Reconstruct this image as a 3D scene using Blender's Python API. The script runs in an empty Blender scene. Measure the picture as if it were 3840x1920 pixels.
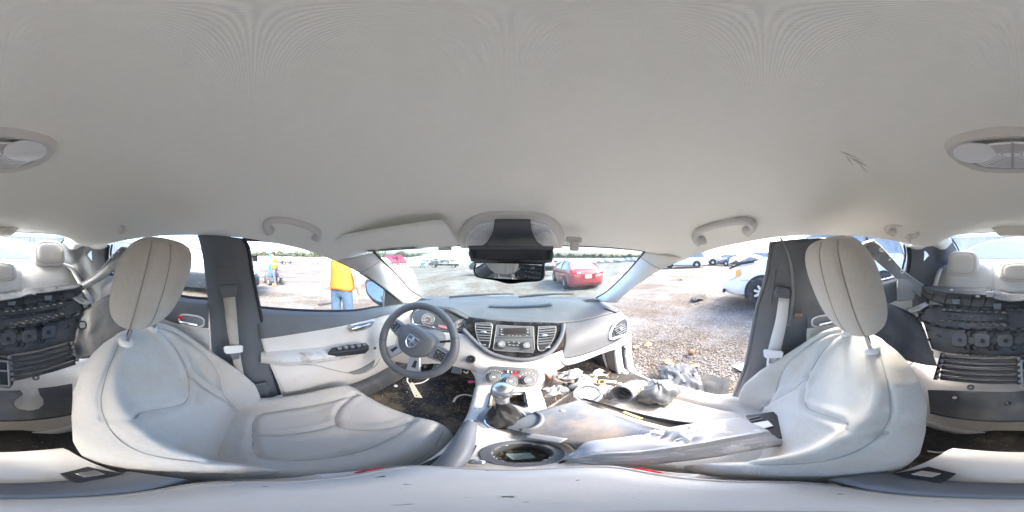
import bpy, bmesh, math, random
import numpy as np
from mathutils import Vector, Matrix

random.seed(7)
np.random.seed(7)
scene = bpy.context.scene
COL = scene.collection
PI = math.pi
rad = math.radians

# ---------------------------------------------------------------- camera
CZ = 1.20                                   # eye height above the gravel beside the car
cam_d = bpy.data.cameras.new('camera')
cam_d.type = 'PANO'
try:
    cam_d.panorama_type = 'EQUIRECTANGULAR'
except Exception:
    cam_d.cycles.panorama_type = 'EQUIRECTANGULAR'
cam_d.clip_start = 0.01
cam_d.clip_end = 5000
cam = bpy.data.objects.new('camera', cam_d)
cam.location = (0, 0, CZ)
YAW = rad(1.4)                              # the lens points a touch right of the car's nose
cam.rotation_euler = (PI / 2, 0, -YAW)
COL.objects.link(cam)
scene.camera = cam

# ---------------------------------------------------------------- sky, sun, exposure
SUN_AZ, SUN_EL = 115.0, 40.0                # azimuth clockwise from the car's nose
world = bpy.data.worlds.new('World')
scene.world = world
world.use_nodes = True
nt = world.node_tree
bg = nt.nodes['Background']
sky = nt.nodes.new('ShaderNodeTexSky')
sky.sky_type = 'NISHITA'
sky.sun_disc = False
sky.sun_elevation = rad(SUN_EL)
sky.sun_rotation = rad(SUN_AZ)
sky.air_density = 0.7
sky.dust_density = 4.0
nt.links.new(sky.outputs[0], bg.inputs[0])
bg.inputs[1].default_value = 0.15
sun_d = bpy.data.lights.new('sun', 'SUN')
sun_d.energy = 0.9
sun_d.angle = rad(10)
sun_d.color = (1.0, 0.95, 0.88)
sun = bpy.data.objects.new('sun', sun_d)
COL.objects.link(sun)
sun.location = (20, -8, 20)
_sd = Vector((math.sin(rad(SUN_AZ)) * math.cos(rad(SUN_EL)), math.cos(rad(SUN_AZ)) * math.cos(rad(SUN_EL)), math.sin(rad(SUN_EL))))
sun.rotation_euler = _sd.to_track_quat('Z', 'Y').to_euler()
scene.view_settings.view_transform = 'Standard'
scene.view_settings.look = 'None'
scene.view_settings.gamma = 1
scene.view_settings.exposure = 3.40
scene.render.engine = 'CYCLES'
cy = scene.cycles
cy.use_denoising = True
cy.max_bounces = 10
cy.diffuse_bounces = 6
cy.glossy_bounces = 4
cy.transmission_bounces = 4
cy.transparent_max_bounces = 12
cy.caustics_reflective = False
cy.caustics_refractive = False
cy.sample_clamp_indirect = 6

# ---------------------------------------------------------------- measuring aids
def D(px, py):
    a = (px - 1920) / 1920 * PI + YAW
    e = (960 - py) / 960 * PI / 2
    return Vector((math.sin(a) * math.cos(e), math.cos(a) * math.cos(e), math.sin(e)))
C0 = Vector((0, 0, CZ))
def AX(px, py, x):
    d = D(px, py); return C0 + d * (x / d.x)
def AY(px, py, y):
    d = D(px, py); return C0 + d * (y / d.y)
def AZ(px, py, z):
    d = D(px, py); return C0 + d * ((z - CZ) / d.z)
def AR(px, py, r):
    d = D(px, py); return C0 + d * (r / math.hypot(d.x, d.y))
def AP(px, py, O, N):
    d = D(px, py); O = Vector(O); N = Vector(N)
    return C0 + d * ((O - C0).dot(N) / d.dot(N))

# ---------------------------------------------------------------- mesh building
class MB:
    def __init__(s):
        s.v = []; s.f = []
    def add(s, vs, fs):
        k = len(s.v)
        s.v += [tuple(p) for p in vs]
        s.f += [tuple(i + k for i in f) for f in fs]
        return s
    def grid(s, P, cu=False, cv=False, flip=False):
        n = len(P); m = len(P[0]); k = len(s.v)
        for r in P: s.v += [tuple(p) for p in r]
        for i in range(n if cu else n - 1):
            for j in range(m if cv else m - 1):
                a = k + i * m + j; b = k + ((i + 1) % n) * m + j
                c = k + ((i + 1) % n) * m + (j + 1) % m; d = k + i * m + (j + 1) % m
                s.f.append((a, d, c, b) if flip else (a, b, c, d))
        return s
    def box(s, c, size, M=None):
        x, y, z = [q / 2 for q in size]
        vs = [Vector((sx * x, sy * y, sz * z)) for sx in (-1, 1) for sy in (-1, 1) for sz in (-1, 1)]
        if M is not None: vs = [M @ p for p in vs]
        c = Vector(c)
        return s.add([p + c for p in vs], [(0, 1, 3, 2), (4, 6, 7, 5), (0, 4, 5, 1), (2, 3, 7, 6), (0, 2, 6, 4), (1, 5, 7, 3)])
    def tube(s, path, r, n=10, caps=True, flat=1.0, up=None, closed=False):
        path = [Vector(p) for p in path]
        m = len(path)
        rs = r if isinstance(r, (list, tuple)) else [r] * m
        ups = None; rings = []
        for i, p in enumerate(path):
            if closed: t = path[(i + 1) % m] - path[i - 1]
            else: t = path[min(i + 1, m - 1)] - path[max(i - 1, 0)]
            t.normalize()
            if ups is None:
                u = Vector(up) if up else (Vector((0, 0, 1)) if abs(t.z) < 0.9 else Vector((0, 1, 0)))
            else: u = ups
            u = (u - t * u.dot(t)); u.normalize(); ups = u
            w = t.cross(u)
            rings.append([p + (u * math.cos(2 * PI * k / n) * flat + w * math.sin(2 * PI * k / n)) * rs[i] for k in range(n)])
        k0 = len(s.v)
        s.grid(rings, cu=closed, cv=True)
        if caps and not closed:
            s.f.append(tuple(k0 + i for i in range(n)))
            s.f.append(tuple(k0 + (m - 1) * n + i for i in reversed(range(n))))
        return s
    def prism(s, poly, O, u, v, d, back=True):
        """polygon (2D list) on plane O,u,v pushed out by d along u x v"""
        O = Vector(O); u = Vector(u); v = Vector(v); n = u.cross(v).normalized()
        m = len(poly)
        A = [O + u * a + v * b for a, b in poly]
        B = [p + n * d for p in A]
        fs = [tuple(range(m, 2 * m))] + [(i, (i + 1) % m, m + (i + 1) % m, m + i) for i in range(m)]
        if back: fs.append(tuple(reversed(range(m))))
        return s.add(A + B, fs)
    def slab(s, A, n, d):
        """closed slab from 3D outline A pushed by n*d"""
        n = Vector(n); m = len(A); A = [Vector(a) for a in A]
        B = [p + n * d for p in A]
        return s.add(A + B, [tuple(range(m, 2 * m)), tuple(reversed(range(m)))] + [(i, (i + 1) % m, m + (i + 1) % m, m + i) for i in range(m)])
    def lathe(s, prof, O=(0, 0, 0), axis=(0, 0, 1), n=24):
        O = Vector(O); a = Vector(axis).normalized()
        u = a.orthogonal().normalized(); w = a.cross(u)
        rings = [[O + a * h + (u * math.cos(2 * PI * k / n) + w * math.sin(2 * PI * k / n)) * r for k in range(n)] for r, h in prof]
        return s.grid(rings, cv=True, flip=True)
    def disc(s, O, axis, r, d, n=24, r2=None):
        r2 = r if r2 is None else r2
        return s.lathe([(0.0001, 0), (r, 0), (r2, d), (0.0001, d)], O, axis, n)
    def ring(s, O, axis, R, r, n=32, m=8):
        O = Vector(O); a = Vector(axis).normalized(); u = a.orthogonal().normalized(); w = a.cross(u)
        rings = []
        for i in range(n):
            t = 2 * PI * i / n; e = u * math.cos(t) + w * math.sin(t)
            rings.append([O + e * (R + r * math.cos(2 * PI * k / m)) + a * r * math.sin(2 * PI * k / m) for k in range(m)])
        return s.grid(rings, cu=True, cv=True)
    def sell(s, c, rx, ry, rz, p=2.5, n=28, m=20, M=None, q=None):
        """superellipsoid"""
        q = q or p; c = Vector(c)
        sg = lambda a, e: math.copysign(abs(a) ** e, a)
        P = []
        for i in range(m + 1):
            la = -PI / 2 + PI * i / m; row = []
            for j in range(n):
                lo = 2 * PI * j / n
                x = rx * sg(math.cos(la), 2 / q) * sg(math.cos(lo), 2 / p)
                y = ry * sg(math.cos(la), 2 / q) * sg(math.sin(lo), 2 / p)
                z = rz * sg(math.sin(la), 2 / q)
                t = Vector((x, y, z))
                if M is not None: t = M @ t
                row.append(c + t)
            P.append(row)
        return s.grid(P, cv=True, flip=True)
    def tf(s, M):
        s.v = [tuple(M @ Vector(p)) for p in s.v]; return s

def cr(pts, n):
    """Catmull-Rom resample of 2D/3D points to n points"""
    P = [Vector(p) for p in pts]
    if len(P) == 2: return [P[0].lerp(P[1], i / (n - 1)) for i in range(n)]
    L = [0]
    for a, b in zip(P, P[1:]): L.append(L[-1] + max((b - a).length, 1e-6))
    out = []
    for i in range(n):
        t = L[-1] * i / (n - 1); k = 0
        while k < len(P) - 2 and t > L[k + 1]: k += 1
        u = (t - L[k]) / (L[k + 1] - L[k])
        p0 = P[k - 1] if k > 0 else P[0] * 2 - P[1]
        p3 = P[k + 2] if k + 2 < len(P) else P[-1] * 2 - P[-2]
        p1, p2 = P[k], P[k + 1]
        out.append(0.5 * (2 * p1 + (p2 - p0) * u + (2 * p0 - 5 * p1 + 4 * p2 - p3) * u * u + (3 * p1 - p0 - 3 * p2 + p3) * u ** 3))
    return out

def lin(pts, n):
    P = [Vector(p) for p in pts]; L = [0]
    for a, b in zip(P, P[1:]): L.append(L[-1] + max((b - a).length, 1e-6))
    out = []
    for i in range(n):
        t = L[-1] * i / (n - 1); k = 0
        while k < len(P) - 2 and t > L[k + 1]: k += 1
        out.append(P[k].lerp(P[k + 1], (t - L[k]) / (L[k + 1] - L[k])))
    return out

def patch(curves, nu=24, nv=24, bulge=None, smooth=True):
    """surface through several curves (each a list of 3D points)"""
    Cs = [cr(c, nu) for c in curves]
    P = []
    for j in range(nu):
        col = [c[j] for c in Cs]
        P.append(cr(col, nv) if smooth and len(col) > 2 else lin(col, nv))
    if bulge is not None:
        b = Vector(bulge)
        for i in range(nu):
            for j in range(nv):
                P[i][j] = P[i][j] + b * (math.sin(PI * j / (nv - 1)) ** 0.8)
    return P

def rrect(w, h, r, n=5):
    r = min(r, w / 2 - 1e-5, h / 2 - 1e-5); out = []
    for cx, cy_, a0 in ((w / 2 - r, h / 2 - r, 0), (-w / 2 + r, h / 2 - r, 90), (-w / 2 + r, -h / 2 + r, 180), (w / 2 - r, -h / 2 + r, 270)):
        for i in range(n + 1):
            a = rad(a0 + 90 * i / n); out.append((cx + r * math.cos(a), cy_ + r * math.sin(a)))
    return out

def smooth_poly(pts, n=48):
    """closed smooth polygon through 2D points"""
    P = [Vector((p[0], p[1], 0)) for p in pts]; m = len(P); out = []
    per = max(2, n // m)
    for k in range(m):
        p0, p1, p2, p3 = P[k - 1], P[k], P[(k + 1) % m], P[(k + 2) % m]
        for i in range(per):
            u = i / per
            q = 0.5 * (2 * p1 + (p2 - p0) * u + (2 * p0 - 5 * p1 + 4 * p2 - p3) * u * u + (3 * p1 - p0 - 3 * p2 + p3) * u ** 3)
            out.append((q.x, q.y))
    return out

def obj(name, mb, mat, parent=None, smooth=True, ang=40, bevel=None, solid=None, sub=0, kind=None, label=None, off=0, bseg=2):
    me = bpy.data.meshes.new(name)
    me.from_pydata(mb.v, [], mb.f)
    me.update()
    if smooth:
        me.shade_smooth()
        try: me.set_sharp_from_angle(angle=rad(ang))
        except Exception: pass
    me.materials.append(mat)
    o = bpy.data.objects.new(name, me)
    COL.objects.link(o)
    if solid:
        md = o.modifiers.new('solid', 'SOLIDIFY'); md.thickness = solid; md.offset = off
    if bevel:
        md = o.modifiers.new('bevel', 'BEVEL'); md.width = bevel; md.segments = bseg; md.limit_method = 'ANGLE'; md.angle_limit = rad(35)
        md.harden_normals = False
    if sub:
        md = o.modifiers.new('sub', 'SUBSURF'); md.levels = sub; md.render_levels = sub
    if parent is not None:
        o.parent = parent
        if parent.type == 'EMPTY' and not parent.get('_loc', 0):
            o.location = -Vector(parent.location)
    if kind: o['kind'] = kind
    if label: o['label'] = label
    return o

def tag(o, label, cat, group=None):
    o['label'] = label; o['category'] = cat
    if group: o['group'] = group
    return o

LOCALS = []
def thing(name, label, cat, loc=(0, 0, 0), group=None, local=False):
    o = bpy.data.objects.new(name, None)
    o.empty_display_size = 0.1
    COL.objects.link(o)
    o.location = loc
    if local: o['_loc'] = 1; LOCALS.append(o)
    return tag(o, label, cat, group)

def copy_tree(o, parent=None):
    c = o.copy(); COL.objects.link(c); c.parent = parent
    if o.get('_loc'): LOCALS.append(c)
    for ch in list(o.children): copy_tree(ch, c)
    return c

def patch_obj(name, curves, mat, parent=None, nu=24, nv=24, bulge=None, solid=0.004, flip=False, **k):
    mb = MB().grid(patch(curves, nu, nv, bulge), flip=flip)
    return obj(name, mb, mat, parent, solid=solid, **k)

def text_mb(txt, size, O, u, v, ext=0.0004, mirror=False, align='CENTER'):
    """lettering as mesh on a plane"""
    cu = bpy.data.curves.new('t', 'FONT'); cu.body = txt; cu.size = size; cu.align_x = align; cu.align_y = 'CENTER'
    cu.extrude = ext; cu.resolution_u = 2
    to = bpy.data.objects.new('t', cu); COL.objects.link(to)
    dg = bpy.context.evaluated_depsgraph_get()
    me = bpy.data.meshes.new_from_object(to.evaluated_get(dg))
    O = Vector(O); u = Vector(u).normalized(); v = Vector(v).normalized(); n = u.cross(v)
    sx = -1 if mirror else 1
    vs = [O + u * (p.co.x * sx) + v * p.co.y + n * p.co.z for p in me.vertices]
    fs = [tuple(p.vertices) for p in me.polygons]
    bpy.data.objects.remove(to); bpy.data.curves.remove(cu); bpy.data.meshes.remove(me)
    return vs, fs

# ---------------------------------------------------------------- materials
def _n(nt, t, **k):
    n = nt.nodes.new(t)
    for a, b in k.items(): setattr(n, a, b)
    return n
def mat(name, col, rough=0.6, metal=0.0, var=0.0, vscale=8.0, bump=0.0, bscale=300.0, spec=0.5, dirt=None, dscale=3.0, dlo=0.55, dhi=0.7, coat=0.0, alpha=None, trans=0.0, weave=0, emit=None, speck=None, sheen=0.0, rvar=0.0):
    m = bpy.data.materials.new(name); m.use_nodes = True
    nt = m.node_tree; b = nt.nodes['Principled BSDF']
    b.inputs['Base Color'].default_value = (*col, 1)
    b.inputs['Roughness'].default_value = rough
    b.inputs['Metallic'].default_value = metal
    b.inputs['Specular IOR Level'].default_value = spec
    if coat: b.inputs['Coat Weight'].default_value = coat; b.inputs['Coat Roughness'].default_value = 0.05
    if trans: b.inputs['Transmission Weight'].default_value = trans
    if alpha is not None: b.inputs['Alpha'].default_value = alpha
    if sheen: b.inputs['Sheen Weight'].default_value = sheen
    if emit: b.inputs['Emission Color'].default_value = (*emit[:3], 1); b.inputs['Emission Strength'].default_value = emit[3]
    L = nt.links.new
    geo = _n(nt, 'ShaderNodeNewGeometry'); pos = geo.outputs['Position']
    cur = None
    if var:
        nz = _n(nt, 'ShaderNodeTexNoise'); nz.inputs['Scale'].default_value = vscale; nz.inputs['Detail'].default_value = 5
        L(pos, nz.inputs['Vector'])
        mr = _n(nt, 'ShaderNodeMapRange'); mr.inputs[1].default_value = 0.3; mr.inputs[2].default_value = 0.7
        mr.inputs[3].default_value = 1 - var; mr.inputs[4].default_value = 1 + var
        L(nz.outputs['Fac'], mr.inputs[0])
        vm = _n(nt, 'ShaderNodeVectorMath', operation='SCALE'); vm.inputs[0].default_value = col
        L(mr.outputs[0], vm.inputs['Scale']); cur = vm.outputs[0]
        if rvar:
            m2 = _n(nt, 'ShaderNodeMapRange'); m2.inputs[1].default_value = 0.3; m2.inputs[2].default_value = 0.7
            m2.inputs[3].default_value = rough - rvar; m2.inputs[4].default_value = rough + rvar
            L(nz.outputs['Fac'], m2.inputs[0]); L(m2.outputs[0], b.inputs['Roughness'])
    if dirt:
        nz = _n(nt, 'ShaderNodeTexNoise'); nz.inputs['Scale'].default_value = dscale; nz.inputs['Detail'].default_value = 8; nz.inputs['Roughness'].default_value = 0.62
        L(pos, nz.inputs['Vector'])
        mr = _n(nt, 'ShaderNodeMapRange'); mr.inputs[1].default_value = dlo; mr.inputs[2].default_value = dhi
        mr.inputs[4].default_value = dirt[3]
        L(nz.outputs['Fac'], mr.inputs[0])
        mx = _n(nt, 'ShaderNodeMix', data_type='RGBA')
        L(mr.outputs[0], mx.inputs[0])
        if cur: L(cur, mx.inputs[6])
        else: mx.inputs[6].default_value = (*col, 1)
        mx.inputs[7].default_value = (*dirt[:3], 1); cur = mx.outputs[2]
    if speck:
        vo = _n(nt, 'ShaderNodeTexNoise'); vo.inputs['Scale'].default_value = speck[4]; vo.inputs['Detail'].default_value = 2
        L(pos, vo.inputs['Vector'])
        mr = _n(nt, 'ShaderNodeMapRange'); mr.inputs[1].default_value = speck[3]; mr.inputs[2].default_value = speck[3] + 0.04
        L(vo.outputs['Fac'], mr.inputs[0])
        mx = _n(nt, 'ShaderNodeMix', data_type='RGBA'); L(mr.outputs[0], mx.inputs[0])
        if cur: L(cur, mx.inputs[6])
        else: mx.inputs[6].default_value = (*col, 1)
        mx.inputs[7].default_value = (*speck[:3], 1); cur = mx.outputs[2]
    if cur: L(cur, b.inputs['Base Color'])
    if bump:
        nz = _n(nt, 'ShaderNodeTexNoise'); nz.inputs['Scale'].default_value = bscale; nz.inputs['Detail'].default_value = 3
        L(pos, nz.inputs['Vector'])
        h = nz.outputs['Fac']
        if weave:
            for ax in ('X', 'Y', 'Z'):
                w = _n(nt, 'ShaderNodeTexWave', bands_direction=ax); w.inputs['Scale'].default_value = weave; w.inputs['Distortion'].default_value = 1.5
                L(pos, w.inputs['Vector'])
                ad = _n(nt, 'ShaderNodeMath', operation='ADD'); L(h, ad.inputs[0]); L(w.outputs['Fac'], ad.inputs[1]); h = ad.outputs[0]
        bp = _n(nt, 'ShaderNodeBump'); bp.inputs['Strength'].default_value = bump; bp.inputs['Distance'].default_value = 0.002
        L(h, bp.inputs['Height']); L(bp.outputs[0], b.inputs['Normal'])
    return m

def glass_mat(name, tint=(0.93, 0.97, 0.97), dust=0.06, gloss=1.0, dcol=(0.85, 0.88, 0.88), lines=False):
    """thin pane: straight-through transparency, a faint mirror, a film of dust"""
    m = bpy.data.materials.new(name); m.use_nodes = True; nt = m.node_tree
    for n in list(nt.nodes): nt.nodes.remove(n)
    out = _n(nt, 'ShaderNodeOutputMaterial'); L = nt.links.new
    tr = _n(nt, 'ShaderNodeBsdfTransparent'); tr.inputs[0].default_value = (*tint, 1)
    gl = _n(nt, 'ShaderNodeBsdfGlossy'); gl.inputs['Roughness'].default_value = 0.02
    df = _n(nt, 'ShaderNodeBsdfDiffuse'); df.inputs[0].default_value = (*dcol, 1)
    fr = _n(nt, 'ShaderNodeLayerWeight'); fr.inputs[0].default_value = 0.5
    pw = _n(nt, 'ShaderNodeMath', operation='POWER'); pw.inputs[1].default_value = 4.0; L(fr.outputs['Facing'], pw.inputs[0])
    m0 = _n(nt, 'ShaderNodeMath', operation='MULTIPLY_ADD'); m0.inputs[1].default_value = 0.6; m0.inputs[2].default_value = 0.03; L(pw.outputs[0], m0.inputs[0])
    m1 = _n(nt, 'ShaderNodeMath', operation='MULTIPLY'); m1.inputs[1].default_value = gloss; L(m0.outputs[0], m1.inputs[0])
    x1 = _n(nt, 'ShaderNodeMixShader'); L(m1.outputs[0], x1.inputs[0]); L(tr.outputs[0], x1.inputs[1]); L(gl.outputs[0], x1.inputs[2])
    x2 = _n(nt, 'ShaderNodeMixShader'); L(x1.outputs[0], x2.inputs[1]); L(df.outputs[0], x2.inputs[2])
    geo = _n(nt, 'ShaderNodeNewGeometry')
    nz = _n(nt, 'ShaderNodeTexNoise'); nz.inputs['Scale'].default_value = 9; nz.inputs['Detail'].default_value = 8; L(geo.outputs['Position'], nz.inputs['Vector'])
    mr = _n(nt, 'ShaderNodeMapRange'); mr.inputs[1].default_value = 0.3; mr.inputs[2].default_value = 0.75
    mr.inputs[3].default_value = dust * 0.5; mr.inputs[4].default_value = dust * 1.6; L(nz.outputs['Fac'], mr.inputs[0])
    L(mr.outputs[0], x2.inputs[0]); L(x2.outputs[0], out.inputs[0])
    return m

M = {}
M['headliner'] = mat('headliner fabric', (0.90, 0.885, 0.825), 0.95, bump=0.25, bscale=420, var=0.012, vscale=90, weave=190, spec=0.2, dirt=(0.74, 0.66, 0.56, 0.3), dscale=2.2, dlo=0.6, dhi=0.8)
M['trim'] = mat('light trim plastic', (0.62, 0.60, 0.57), 0.55, bump=0.08, bscale=900, var=0.03, dirt=(0.36, 0.31, 0.25, 0.4), dscale=7, dlo=0.62, dhi=0.75)
M['trim_dirty'] = mat('soiled light plastic', (0.58, 0.57, 0.545), 0.55, bump=0.08, bscale=900, var=0.04, dirt=(0.28, 0.21, 0.14, 0.75), dscale=9, dlo=0.56, dhi=0.68, speck=(0.12, 0.09, 0.06, 0.69, 130))
M['fabric'] = mat('seat cloth', (0.56, 0.537, 0.495), 0.95, bump=0.4, bscale=450, weave=230, var=0.05, vscale=190, spec=0.15, dirt=(0.44, 0.34, 0.23, 0.65), dscale=3.4, dlo=0.50, dhi=0.72, sheen=0.15)
M['fabric_clean'] = mat('rear seat cloth', (0.66, 0.64, 0.61), 0.9, bump=0.15, bscale=650, var=0.03, spec=0.2)
M['seam'] = mat('seam thread', (0.34, 0.325, 0.30), 0.9)
M['charcoal'] = mat('charcoal trim', (0.112, 0.120, 0.130), 0.55, bump=0.12, bscale=800, var=0.08, vscale=12, rvar=0.06)
M['doorskin'] = mat('door upper skin', (0.105, 0.114, 0.125), 0.55, bump=0.15, bscale=700, var=0.08, vscale=8)
M['dash'] = mat('dash skin', (0.052, 0.057, 0.063), 0.62, bump=0.15, bscale=700, var=0.12, vscale=5, rvar=0.1, dirt=(0.11, 0.11, 0.11, 0.4), dscale=6, dlo=0.5, dhi=0.8)
M['black'] = mat('black plastic', (0.022, 0.024, 0.027), 0.42, bump=0.06, bscale=500, var=0.15, vscale=14)
M['blackdirty'] = mat('weathered black plastic', (0.085, 0.089, 0.096), 0.4, bump=0.1, bscale=300, var=0.2, vscale=9, dirt=(0.19, 0.17, 0.15, 0.55), dscale=9, dlo=0.48, dhi=0.72, rvar=0.12)
M['piano'] = mat('piano black', (0.012, 0.012, 0.014), 0.08, var=0.1, dirt=(0.10, 0.10, 0.10, 0.5), dscale=18, dlo=0.5, dhi=0.75)
M['chrome'] = mat('chrome', (0.55, 0.55, 0.56), 0.2, metal=1.0)
M['satin'] = mat('satin silver', (0.50, 0.51, 0.52), 0.33, metal=0.85)
M['grey'] = mat('mid grey plastic', (0.20, 0.21, 0.22), 0.45, bump=0.08, bscale=700, var=0.08)
M['leather'] = mat('black leather', (0.10, 0.104, 0.11), 0.45, bump=0.2, bscale=450, var=0.15, rvar=0.08)
M['rubber'] = mat('rubber', (0.02, 0.02, 0.02), 0.7)
M['carpet'] = mat('dark carpet', (0.028, 0.026, 0.024), 0.95, bump=0.7, bscale=350, var=0.25, vscale=30, dirt=(0.16, 0.125, 0.085, 0.7), dscale=8, dlo=0.56, dhi=0.75, speck=(0.36, 0.31, 0.22, 0.70, 150))
M['mirror'] = mat('mirror glass', (0.85, 0.87, 0.87), 0.01, metal=1.0)
M['lens'] = mat('clear lens', (0.86, 0.86, 0.86), 0.3, bump=0.5, bscale=260, spec=0.5, var=0.05)
M['belt'] = mat('belt webbing', (0.43, 0.40, 0.36), 0.8, bump=0.3, bscale=500, var=0.06, dirt=(0.30, 0.23, 0.15, 0.6), dscale=8, dlo=0.5, dhi=0.7)
M['white'] = mat('white plastic', (0.78, 0.78, 0.77), 0.4)
M['red'] = mat('red plastic', (0.62, 0.03, 0.04), 0.35)
M['glass'] = glass_mat('window glass', (0.95, 0.98, 0.98), 0.012, 0.6)
M['windshield'] = glass_mat('windshield glass', (0.80, 0.92, 0.91), 0.085, 0.8, (0.82, 0.9, 0.9))
M['rearglass'] = glass_mat('rear glass', (0.86, 0.93, 0.95), 0.10, 0.7, (0.85, 0.92, 0.95))
M['silver'] = mat('silver body paint', (0.55, 0.56, 0.58), 0.35, metal=0.35, coat=0.5, var=0.05, dirt=(0.3, 0.28, 0.26, 0.5), dscale=10, dlo=0.55, dhi=0.75)
M['scuff'] = mat('scuffed silver bumper plastic', (0.42, 0.425, 0.44), 0.42, metal=0.15, bump=0.15, bscale=120, var=0.12, vscale=9, dirt=(0.72, 0.72, 0.74, 0.8), dscale=16, dlo=0.55, dhi=0.62, rvar=0.1)
# ================================================================ cabin shell
def unproj(p):
    d = Vector(p) - C0
    return 1920 + (math.atan2(d.x, d.y) - YAW) / PI * 1920, 960 - math.atan2(d.z, math.hypot(d.x, d.y)) / (PI / 2) * 960
def mx(pts):                       # mirror a list of points across the car's centre line
    return [Vector((-p[0], p[1], p[2])) for p in pts]
def inpoly(x, y, poly):
    c = False; n = len(poly)
    for i in range(n):
        x1, y1 = poly[i]; x2, y2 = poly[i - 1]
        if (y1 > y) != (y2 > y) and x < (x2 - x1) * (y - y1) / (y2 - y1) + x1: c = not c
    return c

car = thing('wrecked_sedan', 'wrecked sedan cabin with pale headliner, charcoal pillars and its passenger front door gone', 'car', (0, 0, 0.1))

ST = [(.63, 1.243, .567, .505, 1.222), (.60, 1.256, .577, .43, 1.200), (.54, 1.288, .588, .345, 1.178), (.42, 1.335, .575, .26, 1.203),
      (.28, 1.360, .565, .17, 1.228), (.10, 1.376, .561, .05, 1.250), (-.10, 1.382, .560, -.08, 1.268), (-.35, 1.383, .560, -.33, 1.282),
      (-.60, 1.378, .560, -.58, 1.275), (-.82, 1.371, .555, -.78, 1.258), (-.95, 1.365, .53, -.93, 1.272), (-1.04, 1.357, .46, -1.02, 1.345)]
def roof_grid(nt=70, ns=57, dz=0.0, grow=0.0):
    cc = cr([(0, a[0], a[1]) for a in ST], nt); ee = cr([(a[2], a[3], a[4]) for a in ST], nt)
    P = []
    for i in range(nt):
        row = []
        for j in range(ns):
            s = -1 + 2 * j / (ns - 1); s = math.copysign(abs(s) ** 0.85, s)
            k = (1 - abs(s) ** 3.0) ** 0.8
            y = cc[i].y + (ee[i].y - cc[i].y) * s * s
            z = ee[i].z + (cc[i].z - ee[i].z) * k + dz
            # gentle pressed contours of the headliner
            z += 0.004 * math.exp(-((cc[i].y + 0.62 + 0.25 * s * s) / 0.05) ** 2) * (1 - s * s)
            z -= 0.007 * math.exp(-((cc[i].y - 0.40) / 0.10) ** 2) * math.exp(-(s / 0.42) ** 4)
            row.append(Vector((ee[i].x * s * (1 + grow), y, z)))
        P.append(row)
    return P
obj('headliner', MB().grid(roof_grid()), M['headliner'], car, ang=60)
obj('roof_panel', MB().grid(roof_grid(30, 31, 0.055, 0.06)), M['silver'], car, ang=60)
# front header and rear header edges
obj('windshield_header', MB().tube([(p.x, p.y + .004, p.z + .002) for p in roof_grid(70, 57)[0]], 0.006, 8), M['rubber'], car)
obj('rear_header', MB().tube([(p.x, p.y - .004, p.z) for p in roof_grid(70, 57)[-1]], 0.006, 8), M['trim'], car)

# ---- windshield
WSL = [AY(1403, 947, .505), AY(1462, 1007, .77), AY(1501, 1049, .95), AY(1540, 1091, 1.12), AY(1579, 1114, 1.24)]
WSR = [AY(2418, 944, .505), AY(2392, 975, .64), AY(2345, 1029, .86), AY(2283, 1088, 1.10), AY(2235, 1119, 1.24)]
WST = [(-.58, .50, 1.224), (0, .645, 1.247), (.58, .50, 1.224)]
WSB = [(-.80, 1.24, .818), (0, 1.44, .822), (.78, 1.24, .815)]
wsP = []
for i in range(25):
    a = cr(WST, 25)[i]; b = cr(WSB, 25)[i]
    wsP.append([a.lerp(b, t / 15) + Vector((0, 0.035, 0.025)) * math.sin(PI * t / 15) for t in range(16)])
obj('windshield', MB().grid(wsP), M['windshield'], car)
def on_ws(px, py, lift=0.004):
    best = None
    for i in range(24):
        for j in range(15):
            c = (wsP[i][j] + wsP[i + 1][j + 1]) / 2
            q = unproj(c); d = (q[0] - px) ** 2 + (q[1] - py) ** 2
            if best is None or d < best[0]: best = (d, i, j)
    _, i, j = best
    O = wsP[i][j]; N = (wsP[i + 1][j] - O).cross(wsP[i][j + 1] - O).normalized()
    p = AP(px, py, O, N); return p + (C0 - p).normalized() * lift

# ---- A pillars
APL = [AX(1266, 976, -.588), AX(1320, 1004, -.608), AX(1374, 1035, -.64), AX(1430, 1074, -.68), AX(1489, 1120, -.735), AX(1512, 1142, -.765)]
APR = [AX(2574, 966, .588), AX(2520, 990, .605), AX(2472, 1012, .62), AX(2416, 1050, .66), AX(2363, 1088, .70), AX(2312, 1134, .76)]
for W, Dr, s in ((WSL, APL, 1), (WSR, APR, -1)):
    mid = [w.lerp(d, .5) + Vector((s * .028, -.022, -.004)) for w, d in zip(cr(W, 6), cr(Dr, 6))]
    patch_obj('a_pillar_trim', [W, mid, Dr], M['trim'], car, 30, 14, solid=0.006)
    obj('windshield_seal', MB().tube([p + Vector((s * .004, -.004, .002)) for p in cr(W, 24)], 0.006, 8), M['rubber'], car)
    lo, hi = cr(W, 24)[3], cr(Dr, 24)[5]
    sm = [hi.lerp(lo, t / 8) + Vector((s * .024, -.020, -.003)) * math.sin(PI * t / 8) ** .8 + Vector((s * .003, -.004, 0)) for t in range(9)]
    obj('trim_joint', MB().tube(sm, 0.0013, 6), M['seam'], car)

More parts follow.
